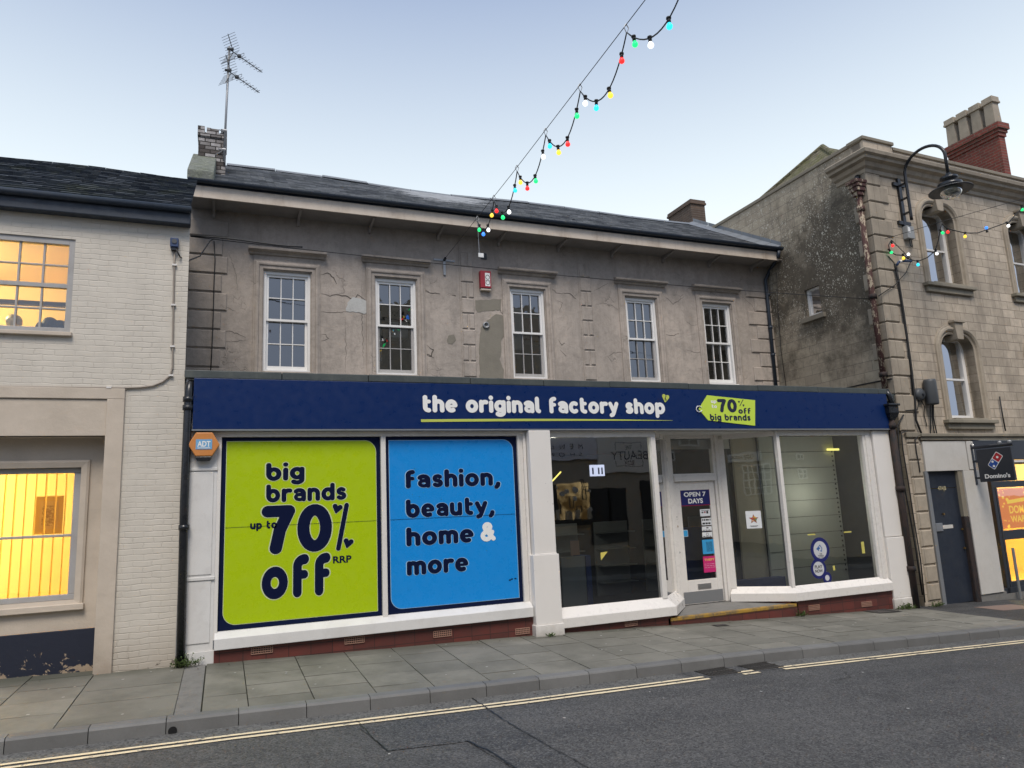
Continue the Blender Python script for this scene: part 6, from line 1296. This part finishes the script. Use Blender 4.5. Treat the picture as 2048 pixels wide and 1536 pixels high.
# electric box, sounder, tubes and cables
a=QF(1811,468); t=thing('meter_box','grey electrical box under the street lamp bracket','electrical box',SP(a[0],0,a[1]-.14)); mb=smb(); mb.box(a[0]-.10,a[0]+.13,-.13,-.001,a[1]-.15,a[1]+.15); mb.build('casing',M['boxgrey'],t,bev=.01); mb=smb(); mb.box(a[0]-.08,a[0]-.01,-.14,-.131,a[1]-.02,a[1]+.11); mb.build('cover',M['lettw'],t); mb=smb(); mb.tube([(a[0]+.03,-.06,a[1]-.15),(a[0]+.03,-.06,a[1]-.3),(a[0]+.1,-.05,a[1]-.32),(a[0]+.1,-.05,a[1]-.15)],.012,6); mb.build('conduit',M['black'],t)
a=QF(1855,785,-.05); t=thing('cable_closure','dark grey cylinder cable closure on the stone wall left of the lower window','cable closure',SP(a[0],0,a[1]-.25)); mb=smb(); mb.lathe((a[0],-.13,a[1]),[(0,-.29),(.12,-.28),(.13,-.25),(.13,.22),(.12,.27),(0,.29)],18); mb.build('body',M['greyplast'],t,True); mb=smb(); 
for dx in (-.04,.02,.06): mb.tube([(a[0]+dx,-.1,a[1]-.28),(a[0]+dx,-.06,a[1]-.55),(a[0]+dx*2,-.04,a[1]-.92)],.014,6)
mb.build('cable_tail',M['cable'],t)
a=QF(1839,789,-.05); t=thing('round_junction_box','round dark grey junction box beside the cylinder on the stone wall','junction box',SP(a[0],0,a[1]-.14)); mb=smb(); mb.lathe((a[0],-.001,a[1]),[(.14,0),(.14,-.08),(.10,-.12),(0,-.12)],18,'y'); mb.build('body',M['greyplast'],t,True); mb=smb(); mb.lathe((a[0]+.01,-.12,a[1]-.01),[(.03,0),(.02,-.03),(0,-.03)],10,'y'); mb.build('cap',M['black'],t)
mb=smb(); mb.tube([(a[0]+.02,-.05,a[1]-.13),(a[0]+.10,-.05,a[1]-.25),(a[0]+.08,-.03,a[1]-.45),(a[0]+.12,-.03,a[1]-.7)],.011,6); mb.tube([(a[0]-.04,-.04,a[1]-.13),(a[0]-.12,-.04,a[1]-.33),(a[0]-.5,-.04,a[1]-.36)],.011,6); mb.build('cable_tail',M['cable'],t)
def cab(pix,name,label,off=-.05,r=.013,mat='cable',cat='cable'):
    pts=[SP(QF(u,v,off)[0],off,QF(u,v,off)[1]) for u,v in pix]; o=MB().tube(pts,r,6).build(name,M[mat],None,True); return tagt(mesh_origin(o,pts[-1]),label,cat)
cab([(1790,528),(1797,560),(1808,630),(1822,730),(1830,800),(1832,840),(1843,868)],'wall_cable','thick black cable bundle running down the stone front from the festoon lights',-.05,.024)
cab([(1776,512),(1788,525),(1790,540),(1800,600),(1815,690),(1826,790)],'wall_cable','thin black cable beside the thick bundle on the stone front',-.04,.010)
cab([(1823,520),(1812,545),(1790,570),(1757,592)],'wall_cable','slack black cable crossing the quoins towards the rusty pipe',-.07,.010)
cab([(1807,830),(1795,850),(1798,900),(1806,960),(1818,1020),(1832,1100),(1845,1190)],'wall_cable','black cable beside the thick black downpipe, outermost',-.06,.016)
cab([(1815,862),(1803,866),(1806,900),(1816,960),(1828,1040),(1841,1120),(1850,1205)],'wall_cable','black cable down the narrow stone pier left of the navy door',-.055,.013)
cab([(1850,868),(1835,872),(1830,880),(1833,905),(1838,930),(1840,945)],'wall_cable','short black cable looping down beside the blank white board',-.05,.012)
cab([(1999,793),(2005,830),(2011,862)],'wall_cable','short dark upright conduit standing on the ledge above the charcoal fascia',-.05,.016)
pts=[PX(u,v,13.30) for u,v in ((1553,545),(1556,620),(1562,700),(1572,772))]; o=MB().tube(pts,.010,6).build('wall_cable',M['cable'],None,True); tagt(mesh_origin(o,pts[-1]),'black cable down the stone side wall beside the slim dark blue downpipe','cable')
pts=[PX(u,v,13.30) for u,v in ((1686,778),(1720,770),(1760,762),(1783,757))]; o=MB().tube(pts,.018,6).build('wall_cable',M['cable'],None,True); tagt(mesh_origin(o,pts[-1]),'black cable along the foot of the side wall above the flat roof','cable')
# ================================================================== FESTOON LIGHTS
def bulb(root,p,col,tilt,i,mb_sock):
    p=np.array(p); ax_=np.array(tilt)/np.linalg.norm(tilt); c=p+ax_*.105; r=.045
    # globe
    m=MB(); n=12; vs=[];fs=[]; a=Vector(ax_).orthogonal().normalized(); b=Vector(ax_).cross(a); r=.034; prof=[(.018,.045)]+[(r*math.sin(R(t)),.088-r*math.cos(R(t))) for t in range(35,181,18)]
    for rr_,h in prof:
        for k in range(n): an=6.2832*k/n; vs.append(tuple(Vector(p)+Vector(ax_)*h+(a*math.cos(an)+b*math.sin(an))*rr_))
    for k2 in range(len(prof)-1):
        for k in range(n): fs.append((k2*n+k,k2*n+(k+1)%n,(k2+1)*n+(k+1)%n,(k2+1)*n+k))
    fs.append(tuple(range((len(prof)-1)*n,len(prof)*n))); m.add(vs,fs); bo=m.build('bulb',BULB[col],root,True)
    s=MB(); s.tube([Vector(p)-Vector(ax_)*.015,Vector(p)+Vector(ax_)*.05],.020,8); s.tube([Vector(p)-Vector(ax_)*.018,Vector(p)-Vector(ax_)*.0],.027,8); s.build('socket',M['blackmat'],bo,True)
dA=float((BR-CAM)@fw); dB=dA/2.0; Bp=CAM+ray(1291,-1)/FPX*dB
far=BR+(Bp-BR)*1.9
wire=lambda t_: BR+(Bp-BR)*t_
hooks=[.277,.390,.527,.667,.804,.949,1.11,1.29]
cols=['gdby','rgwb','yrgw','byrg','wbyr','gwbr','ygrw']
cols=['gbd','yrgw','bygr','wbyr','gwbr','rgwb','ygrw']
seq=[['g','d','w','y'],['r','g','w','b'],['y','r','g','w'],['b','y','r','g'],['w','b','y','r'],['g','w','b','y'],['r','g','w','b']]
t=thing('festoon_lights','string of coloured bulbs rising across the sky from the shop wall bracket','festoon lights',tuple(BR))
MB().tube([BR,wire(.5)+np.array([0,0,-.03]),wire(1.0),far],.005,5).build('support_wire',M['cable'],t,True)
sag=.43
rr=random.Random(3)
cabp=[]
for i in range(len(hooks)-1):
    a=wire(hooks[i]);b=wire(hooks[i+1]); d=.10
    a2=a-np.array([0,0,d]);b2=b-np.array([0,0,d]); sg=sag*(.75 if i==0 else 1)
    cur=[a2+(b2-a2)*f-np.array([0,0,sg*4*f*(1-f)]) for f in [k/16 for k in range(17)]]
    cabp+=cur[:-1] if i<len(hooks)-2 else cur
    for k,f in enumerate((.10,.33,.60,.88)):
        p_=a2+(b2-a2)*f-np.array([0,0,sg*4*f*(1-f)]); bulb(t,p_,seq[i][k],(rr.uniform(-.12,.12),rr.uniform(-.12,.12),-1),0,None)
    hk=MB(); hk.tube([a+np.array([0,0,.01]),a+np.array([.03,0,-.04]),a2+np.array([.0,0,-.02]),a+np.array([-.03,0,-.04]),a+np.array([0,0,.01])],.006,5); hk.build('hook',M['galv'],t)
MB().tube(cabp,.0085,6).build('cable',M['blackmat'],t,True)
dr=wire(hooks[0]); MB().tube([dr-np.array([0,0,.1]),dr-np.array([.0,0,.35]),dr-np.array([-.01,0,.80])],.006,5).build('drop_cable',M['galv'],t); MB().box(dr[0]-.01,dr[0]+.09,dr[1]-.01,dr[1]+.01,dr[2]-.80,dr[2]-.72).build('tag',M['lettw'],t)
# second string, beside the stone building
t2=thing('festoon_lights','string of coloured bulbs beginning at the stone corner under the street lamp','festoon lights',SP(.45,-.1,7.3))
def FP(u,v,k): o=-.12-1.3*k; s_=QF(u,v,o); return np.array(SP(s_[0],o,s_[1]))
wp2=[FP(1770,478,0),FP(1880,444,.35),FP(2048,397,.9),FP(2200,352,1.4)]; MB().tube(wp2,.006,5).build('support_wire',M['cable'],t2,True)
c2_=[(1783,480,0),(1777,490,0),(1780,503,.0),(1792,510,.02),(1806,511,.05),(1818,518,.08),(1835,523,.12),(1855,515,.2),(1870,502,.25),(1877,480,.3),(1881,455,.33),(1884,448,.34),(1893,456,.36),(1905,460,.42),(1930,466,.52),(1955,466,.6),(1975,459,.66),(2000,450,.75),(2018,444,.8),(2035,425,.85),(2060,400,.95)]
MB().tube([FP(*q) for q in c2_],.011,6).build('cable',M['blackmat'],t2,True)
MB().tube([FP(1783,480,0),FP(1800,497,.02),FP(1815,512,.06),FP(1822,517,.08)],.009,6).build('cable_loop',M['blackmat'],t2,True)
for u,v,k,cc,tl in ((1783,484,0,'r',(.2,0,-.8)),(1778,499,0,'g',(.3,0,-.3)),(1806,509,.05,'y',(0,0,-1)),(1816,516,.08,'w',(.2,-.1,.9)),(1835,522,.12,'b',(0,0,-1)),(1871,500,.25,'w',(.2,0,-.6)),(1880,460,.33,'g',(.3,-.2,-.6)),(1895,457,.37,'r',(-.1,0,-1)),(1930,466,.52,'y',(-.2,0,-1)),(1974,463,.66,'d',(0,0,1)),(2013,445,.78,'w',(.3,0,-.5)),(2043,412,.88,'g',(0,0,-1))): bulb(t2,FP(u,v,k),cc,tl,0,None)
cbx=FP(1812,523,.0); t3=thing('cable_connector','blue and white taped cable connector hanging below the second festoon string','connector',tuple(cbx)); mb=MB(); mb.tube([FP(1794,530,0),FP(1797,524,.0),FP(1807,522,.02),FP(1823,522,.04)],.028,8); mb.tube([FP(1808,520,.03),FP(1812,512,.05)],.02,8); mb.build('body',M['bluebox'],t3,True); mb=MB(); mb.tube([FP(1799,523,.01),FP(1803,522,.01)],.032,8); mb.tube([FP(1810,522,.02),FP(1813,521,.02)],.032,8); mb.build('tape',M['lettw'],t3)
# ================================================================== SMALL THINGS ON THE GROUND
def weed(pix,label,n,r,h,seed,Y=-.08):
    p=PY(*pix,Y); x=p[0]; z=zp(x,Y)
    rr=random.Random(seed); t=thing('weed',label,'weed',(x,Y,z),'weeds at the foot of the shopfront'); mb=MB(); sm=MB()
    for _ in range(n):
        a=rr.uniform(math.pi,2*math.pi); d=r*math.sqrt(rr.random()); b=np.array([x+math.cos(a)*d,Y+math.sin(a)*d*.6,z]); tip=b+np.array([rr.uniform(-.08,.08),rr.uniform(-.08,.02),h*rr.uniform(.4,1)*(1-.5*d/r)]); sm.tube([b,(b+tip)/2+np.array([.01,0,.01]),tip],.0025,4)
        for k in range(6):
            c=b+(tip-b)*rr.uniform(.3,1); l=rr.uniform(.015,.035); v=np.array([rr.uniform(-1,1),rr.uniform(-1,1),rr.uniform(-.2,.8)]);v/=np.linalg.norm(v); w=np.cross(v,[rr.random(),rr.random(),rr.random()]);w/=np.linalg.norm(w)
            mb.add([tuple(c),tuple(c+v*l*.5+w*l*.32),tuple(c+v*l),tuple(c+v*l*.5-w*l*.32)],[(0,1,2,3)])
    g=N('weed_leaf'); mb.build('leaves',g.bsdf(g.mix(g.island(),(.05,.11,.02),(.12,.17,.05)),.6),t); sm.build('stems',flat('weed_stem',(.08,.10,.03),.7),t)
weed((372,1333),'green weed between the black downpipe and the left pilaster',60,.17,.20,1); weed((1600,1217),'small weed beside the right end of the yellow doorstep',22,.08,.15,2,-.12); weed((1808,1212),'spreading weed at the foot of the right hand pilaster',55,.22,.15,3,-.12); weed((1870,1212),'low weed at the foot of the stone pier by the navy door',30,.16,.13,4,-.1); weed((1100,1266),'tiny weed under the middle white pilaster',14,.08,.07,5,-.24)
def grate(u,v,label):
    p=roadpt(u,v); x,y=p[0],-2.80; t=thing('drain_grate',label,'drain grate',(x,y,zr(x,y)),'gutter drain grates'); mb=MB(); w=.24
    z=lambda X,Y:zr(X,Y)+.006
    mb.add([(x-w,y-.17,z(x-w,y-.17)),(x+w,y-.17,z(x+w,y-.17)),(x+w,y+.18,z(x+w,y+.18)),(x-w,y+.18,z(x-w,y+.18))],[(0,1,2,3)]); mb.build('well',M['tar'],t)
    fr=MB(); zz=zr(x,y)+.012; b=lambda x0,x1,y0,y1: fr.box(x0,x1,y0,y1,zr((x0+x1)/2,y)-.002,zr((x0+x1)/2,y)+.014)
    b(x-w,x+w,y-.17,y-.145);b(x-w,x+w,y+.155,y+.18)
    for k in range(11): xx=x-w+.02+k*(2*w-.04)/10; b(xx-.011,xx+.011,y-.144,y+.154)
    b(x-w,x+w,y-.01,y+.015); fr.build('grating',M['galv'] if 0 else N('cast_iron').bsdf((.06,.055,.05),.6,.3),t)
grate(1437,1345,'cast iron gutter grate, the left one of the two in the yellow line gap'); grate(1523,1334,'cast iron gutter grate, the right one of the two in the yellow line gap')
pts_=[roadpt(1395,1350),roadpt(1580,1335)]
strip([RX[0]-.1,RX[0]+.4,RX[1],RX[2],RX[3]-.1,RX[3]+.1],[-3.02,-2.62],lambda x,y:zr(x,y)+.0035).build('channel_repair',M['roadpatch'],kind='structure')
def cover(pix,w,d,label,mat,Yg=None):
    p=PZ(*pix,-.2)
    for _ in range(6): p=PZ(*pix,zp(p[0],p[1]))
    x,y=p[0],p[1]; t=thing('access_cover',label,'access cover',(x,y,zp(x,y))); mb=MB(); z=lambda X,Y,k:zp(X,Y)+k
    mb.add([(x+sx*w,y+sy*d,z(x+sx*w,y+sy*d,.006)) for sx,sy in ((-1,-1),(1,-1),(1,1),(-1,1))],[(0,1,2,3)]); mb.build('frame',M['tar'],t)
    c=MB(); c.add([(x+sx*(w-.02),y+sy*(d-.02),z(x+sx*(w-.02),y+sy*(d-.02),.010)) for sx,sy in ((-1,-1),(1,-1),(1,1),(-1,1))],[(0,1,2,3)]); 
    for k in range(5): 
        yy=y-d+.05+k*(2*d-.1)/4; c.box(x-w+.04,x+w-.04,yy-.008,yy+.008,zp(x,yy)+.008,zp(x,yy)+.014)
    c.build('lid',mat,t)
iron=N('worn_iron').bsdf((.075,.07,.065),.7,.2)
cover((1765,1223),.30,.20,'dark rectangular iron cover in the slabs in front of the right pilaster',iron); cover((1441,1251),.13,.09,'small iron stopcock cover in the slabs in front of the doorstep',iron)
# litter / chewing gum on the slabs, leaves
mb=MB(); rr=random.Random(17)
for _ in range(60):
    x=rr.uniform(-2,12.5);y=rr.uniform(-2.4,-.1); r=rr.uniform(.008,.02); mb.add([(x+r*math.cos(k*.9),y+r*math.sin(k*.9),zp(x,y)+.0062) for k in range(7)],[tuple(range(7))])
mb.build('chewing_gum',flat('old_gum',(.42,.42,.40),.8),kind='stuff')
mb=MB()
for _ in range(40):
    x=rr.uniform(-1,13);y=rr.uniform(-8,-3.2); r=rr.uniform(.01,.022); an=rr.uniform(0,6); mb.add([(x+r*math.cos(an+k*1.25)*rr.uniform(.6,1),y+r*math.sin(an+k*1.25),zr(x,y)+.006) for k in range(5)],[tuple(range(5))])
mb.build('road_chippings',flat('pale_chips',(.42,.42,.4),.8),kind='stuff')
mb=MB()
for _ in range(46):
    x=rr.uniform(-3,13);y=rr.choice([rr.uniform(-2.9,-2.66),rr.uniform(-.35,-.1)]); r=rr.uniform(.012,.03); z=(zr(x,y) if y<-2.6 else zp(x,y))+.010; an=rr.uniform(0,6); mb.add([(x+r*math.cos(an),y+r*math.sin(an),z),(x+r*.4*math.cos(an+1.6),y+r*.4*math.sin(an+1.6),z+.006),(x-r*math.cos(an),y-r*math.sin(an),z),(x-r*.4*math.cos(an+1.6),y-r*.4*math.sin(an+1.6),z+.003)],[(0,1,2,3)])
mb.build('leaf_litter',flat('dead_leaf',(.07,.04,.02),.8),kind='stuff')
# ================================================================== OPPOSITE SIDE OF THE STREET (seen mirrored in the glass)
OY=-13.2
def VM(u,v,gy=.05): p=PY(u,v,2*gy-OY); return p[0],p[2]
op=thing('opposite_building','row of shops across the street that the shop panes reflect','building',(5,OY,0))
ops=painted_brick('opposite_wall',(.40,.36,.30),low_dirt=False)
mb=MB(); mb.box(-22,6,OY-8,OY,-1.2,5.6); mb.box(6,16,OY-8,OY-.01,-1.2,11.5); mb.box(16,34,OY-8,OY,-1.2,6.6); mb.build('wall',ops,op)
mb=MB(); mb.add([(-22,OY+.3,5.6),(6,OY+.3,5.6),(6,OY-4,7.4),(-22,OY-4,7.4),(-22,OY-8,5.6),(6,OY-8,5.6)],[(0,1,2,3),(3,2,5,4)]); mb.add([(16,OY+.3,6.6),(34,OY+.3,6.6),(34,OY-4,9),(16,OY-4,9),(16,OY-8,6.6),(34,OY-8,6.6)],[(0,1,2,3),(3,2,5,4)]); mb.build('roof',M['slate_dark'],op)
PB=flat('pale_shop_board',(.8,.8,.78),.6)
def oplate(name,x0,x1,z0,z1,y,mat): return MB().box(x0,x1,OY+.0,OY+y,z0,z1).build(name,mat,op)
A=VM(1205,945);B=VM(1310,890); A2=VM(1090,925)
ya_=OY+.12
sgp=oplate('sign_board',VM(1192,900)[0],VM(1330,900)[0],VM(1250,945)[1],VM(1250,872)[1],.10,PB)
fO=lambda a,b:(a,ya_-.012,b)
def otext(s_,u0,v0,u1,v1,bold=.0):
    a=VM(u0,v1);b=VM(u1,v0); btext('lettering',s_,(a[0],b[0],a[1],b[1]),fO,M['tagnavy'],sgp,bold=bold,flip=True)
otext('BEAUTY',1221,902,1290,920); otext('THE',1247,892,1261,900); otext('BOX',1247,921,1266,929)
mb=MB(); a=VM(1230,933);b=VM(1279,886); m_=(a[1]+b[1])/2; 
for (p,q,r,s_) in ((a[0],b[0],b[1]-.02,b[1]),(a[0],b[0],a[1],a[1]+.02),(a[0],a[0]+.02,a[1],a[1]+.22),(a[0],a[0]+.02,b[1]-.25,b[1]),(b[0]-.02,b[0],a[1],a[1]+.22),(b[0]-.02,b[0],b[1]-.25,b[1])): mb.box(p,q,ya_-.014,ya_-.010,r,s_)
mb.build('sign_outline',M['tagnavy'],sgp)
sgp2=oplate('sign_board',VM(1060,900)[0],VM(1191,900)[0],VM(1150,920)[1],VM(1150,876)[1],.10,flat('pale_lilac_board',(.70,.72,.82),.6)); sgp=sgp2
otext('M  E  N  U',1098,889,1163,898,.0); otext('S  H  O  P',1100,905,1161,913,.0)

PN=np.array([-.6225,-.7826,0.]); PH=np.array([9.18,.68,0.])
def VS(u,v):
    d=ray(u,v); d=d/np.linalg.norm(d); t_=((PH-CAM)@PN)/(d@PN); h=CAM+d*t_; r=d-2*(d@PN)*PN; q=h+r*((OY-h[1])/r[1]); return q[0],q[2]
c0_=VS(1520,902);c1_=VS(1455,928); sgp3=oplate('sign_board',min(c0_[0],c1_[0]),max(c0_[0],c1_[0]),min(c0_[1],c1_[1]),max(c0_[1],c1_[1]),.10,PB); sgp=sgp3; c0_=VS(1508,908);c1_=VS(1463,921)
btext('lettering','CAFE ANOUK',(min(c0_[0],c1_[0]),max(c0_[0],c1_[0]),min(c0_[1],c1_[1]),max(c0_[1],c1_[1])),fO,M['tagnavy'],sgp,flip=True)

gg=N('lit_display_room'); e_=gg.n.new('ShaderNodeEmission'); gg.l.new(gg.ramp(gg.noise(1.1,4,.6),[(.38,(.10,.06,.02)),(.62,(1,.74,.36))]),e_.inputs[0]); e_.inputs[1].default_value=1.2; gg.l.new(e_.outputs[0],gg.out.inputs[0]); gd=gg.m  # falloff of the room light is put into the emission colour by noise
a=VM(1100,1055);b=VM(1176,966); lw_=MB().quad((a[0],OY+.02,a[1]),(b[0],OY+.02,a[1]),(b[0],OY+.02,b[1]),(a[0],OY+.02,b[1])).build('lit_shop_window',gd,op)
rr=random.Random(31); W_=b[0]-a[0];H_=b[1]-a[1]
for nm,mt_,n_ in (('display_frames',M['mid'],12),('display_goods',M['offboard'],9),('display_stock',M['beigeb'],10)):
    mb=MB()
    for _ in range(n_):
        x=a[0]+W_*rr.random();z=a[1]+H_*(.25+.72*rr.random()); w=rr.uniform(.05,.13);h=rr.uniform(.08,.22)
        if nm=='display_frames':
            for p1,p2,p3,p4 in ((x-w,x+w,z+h-.02,z+h),(x-w,x+w,z-h,z-h+.02),(x-w,x-w+.02,z-h,z+h),(x+w-.02,x+w,z-h,z+h)): mb.box(p1,p2,OY+.03,OY+.08,p3,p4)
        elif nm=='display_goods': mb.lathe((x,OY+.05,z),[(w,0),(w*.9,.04),(0,.05)],14,'y')
        else: mb.box(x-w*.6,x+w*.6,OY+.03,OY+.12,a[1],a[1]+H_*rr.uniform(.15,.45))
    mb.build(nm,mt_,lw_)
MB().box(a[0]+W_*.02,a[0]+W_*.2,OY+.03,OY+.1,a[1]+H_*.35,b[1]).build('display_panel',M['dark'],lw_); MB().box(a[0],b[0],OY+.03,OY+.13,a[1],a[1]+.25).build('display_plinth',M['dark'],lw_)
mb=MB()
for u0,u1,v0,v1 in ((1184,1218,975,1090),(1222,1250,975,1085),(1290,1330,960,1100)): a=VM(u0,v1);b=VM(u1,v0); mb.box(a[0],b[0],OY,OY+.03,a[1],b[1])
mb.build('dark_shop_window',M['dark'],op)
# bay window and small upper windows opposite
def owin(u0,v0,u1,v1,nx,nz,name='window',VM=VM):
    p_=VM(u0,v1);q_=VM(u1,v0); a=(min(p_[0],q_[0]),min(p_[1],q_[1]));b=(max(p_[0],q_[0]),max(p_[1],q_[1])); w=MB().box(a[0],b[0],OY,OY+.03,a[1],b[1]).build(name,M['mid'],op); mb=MB()
    for k in range(nx+1): x=a[0]+(b[0]-a[0])*k/nx; mb.box(x-.025,x+.025,OY+.03,OY+.07,a[1],b[1])
    for k in range(nz+1): z=a[1]+(b[1]-a[1])*k/nz; mb.box(a[0],b[0],OY+.031,OY+.069,z-.025,z+.025)
    mb.build('frame',M['white_win'],w)
owin(1358,899,1386,916,2,1); owin(1489,928,1538,990,5,4,VM=VS); owin(1597,938,1611,957,2,2); owin(1592,908,1606,918,2,1)
for x in (-9,-6,9,12.5,18.5):
    w=MB().box(x-.5,x+.5,OY,OY+.03,4.2,5.9).build('window',M['oldglass'],op); mb=MB(); 
    for q in (-.5,0,.5): mb.box(x+q-.03,x+q+.03,OY+.03,OY+.07,4.2,5.9)
    for q in (4.2,5.05,5.9): mb.box(x-.5,x+.5,OY+.031,OY+.069,q-.03,q+.03)
    mb.build('frame',M['white_win'],w)
c_=thing('opposite_chimney','chimney on the roof ridge across the street','chimney',(1.2,OY-4,8.6)); MB().box(.6,1.7,OY-4.5,OY-3.6,7,10.6).box(.5,1.8,OY-4.6,OY-3.5,10.45,10.7).build('stack',M['redbrick'],c_)
# ================================================================== LIGHT
def lamp(name,loc,e,col,size=.4,shape='POINT'):
    l=D.lights.new(name,shape); l.energy=e;l.color=col; o=D.objects.new(name,l); COL.objects.link(o); o.location=loc
    if shape=='POINT': l.shadow_soft_size=size
    else: l.size=size
    return o
lamp('room_lamp',(-4.4,1.3,2.5),360,(1,.84,.42),.25); lamp('room_lamp',(-4.4,1.3,5.75),190,(1,.80,.45),.2)
lamp('shop_fill',(11.3,.3,1.9),9,(1,.95,.8),.25); lamp('shop_fill',(6.0,2.2,2.9),22,(1,.92,.75),.25); lamp('takeaway_lamp',SP(3.6,1.5,2.6),300,(1,.90,.50),.3); lamp('takeaway_lamp',SP(6,2.0,2.6),240,(1,.90,.50),.3)  # the two in the shop are added fill, brightening display panel and interior
w=D.worlds.new('World'); SC.world=w; w.use_nodes=True; nt=w.node_tree; nt.nodes.clear()
out=nt.nodes.new('ShaderNodeOutputWorld'); bg=nt.nodes.new('ShaderNodeBackground'); sky=nt.nodes.new('ShaderNodeTexSky'); sky.sky_type='NISHITA'; sky.sun_disc=False
SUN_EL,SUN_AZ=56,196   # degrees; azimuth measured clockwise from +Y
sky.sun_elevation=R(SUN_EL); sky.sun_rotation=R(SUN_AZ); sky.air_density=1.0; sky.dust_density=2.5; sky.ozone_density=1.5
tc=nt.nodes.new('ShaderNodeTexCoord'); sx=nt.nodes.new('ShaderNodeSeparateXYZ'); nt.links.new(tc.outputs['Generated'],sx.inputs[0])
cr=nt.nodes.new('ShaderNodeValToRGB'); nt.links.new(sx.outputs[2],cr.inputs[0]); els=cr.color_ramp.elements
for p_,c_2 in ((0,(.84,.84,.80)),(.30,(.80,.86,.86)),(.42,(.62,.70,.76)),(.62,(.32,.395,.54)),(1,(.24,.31,.45))):
    e=els.new(p_) if p_ not in (0,1) else els[0 if p_==0 else -1]; e.color=(*c_2,1)
# evening glow stronger in the half of the sky where the sun has gone down
my=nt.nodes.new('ShaderNodeMapRange'); nt.links.new(sx.outputs[1],my.inputs[0]); my.inputs[1].default_value=.15; my.inputs[2].default_value=-.9; my.inputs[3].default_value=1.; my.inputs[4].default_value=1.0
vm=nt.nodes.new('ShaderNodeVectorMath'); vm.operation='SCALE'; nt.links.new(cr.outputs[0],vm.inputs[0]); nt.links.new(my.outputs[0],vm.inputs['Scale'])
mxs=nt.nodes.new('ShaderNodeMixRGB'); mxs.blend_type='MIX'; mxs.inputs[0].default_value=.97; ns=nt.nodes.new('ShaderNodeVectorMath'); ns.operation='SCALE'; ns.inputs['Scale'].default_value=.1; nt.links.new(sky.outputs[0],ns.inputs[0]); nt.links.new(ns.outputs[0],mxs.inputs[1]); 
cr2=nt.nodes.new('ShaderNodeValToRGB'); nt.links.new(sx.outputs[2],cr2.inputs[0]); e2=cr2.color_ramp.elements; e2[0].color=(.34,.40,.52,1); e2[1].color=(.26,.34,.50,1); e3=e2.new(.45); e3.color=(.42,.50,.66,1)
my.inputs[1].default_value=.1; my.inputs[2].default_value=-.5; my.inputs[3].default_value=0; my.inputs[4].default_value=1.; vm.inputs['Scale'].default_value=.90
for lk in list(vm.inputs['Scale'].links): nt.links.remove(lk)
mxb=nt.nodes.new('ShaderNodeMixRGB'); nt.links.new(my.outputs[0],mxb.inputs[0]); nt.links.new(vm.outputs[0],mxb.inputs[1]); nt.links.new(cr2.outputs[0],mxb.inputs[2]); nt.links.new(mxb.outputs[0],mxs.inputs[2])
nt.links.new(mxs.outputs[0],bg.inputs[0]); bg.inputs[1].default_value=1.0; nt.links.new(bg.outputs[0],out.inputs[0])
sl=D.lights.new('sun','SUN'); sl.energy=1.9; sl.angle=R(25); sl.color=(1,.91,.80); so=D.objects.new('sun',sl); COL.objects.link(so)
sdir=Vector((math.sin(R(SUN_AZ))*math.cos(R(SUN_EL)),math.cos(R(SUN_AZ))*math.cos(R(SUN_EL)),math.sin(R(SUN_EL)))); so.rotation_euler=(-sdir).to_track_quat('-Z','Y').to_euler(); so.location=sdir*50
# ================================================================== CAMERA
cam=D.cameras.new('camera'); co=D.objects.new('camera',cam); COL.objects.link(co); cam.sensor_width=36; cam.lens=FPX/2048*36; cam.clip_end=1000; cam.clip_start=.05
mt=Matrix((( r2[0],u2[0],-fw[0]),(r2[1],u2[1],-fw[1]),(r2[2],u2[2],-fw[2]))).to_4x4(); mt.translation=Vector(CAM); co.matrix_world=mt
SC.camera=co
SC.view_settings.view_transform='Standard'; SC.view_settings.look='None'; SC.view_settings.exposure=.58; SC.view_settings.gamma=1
SC.render.engine='CYCLES'
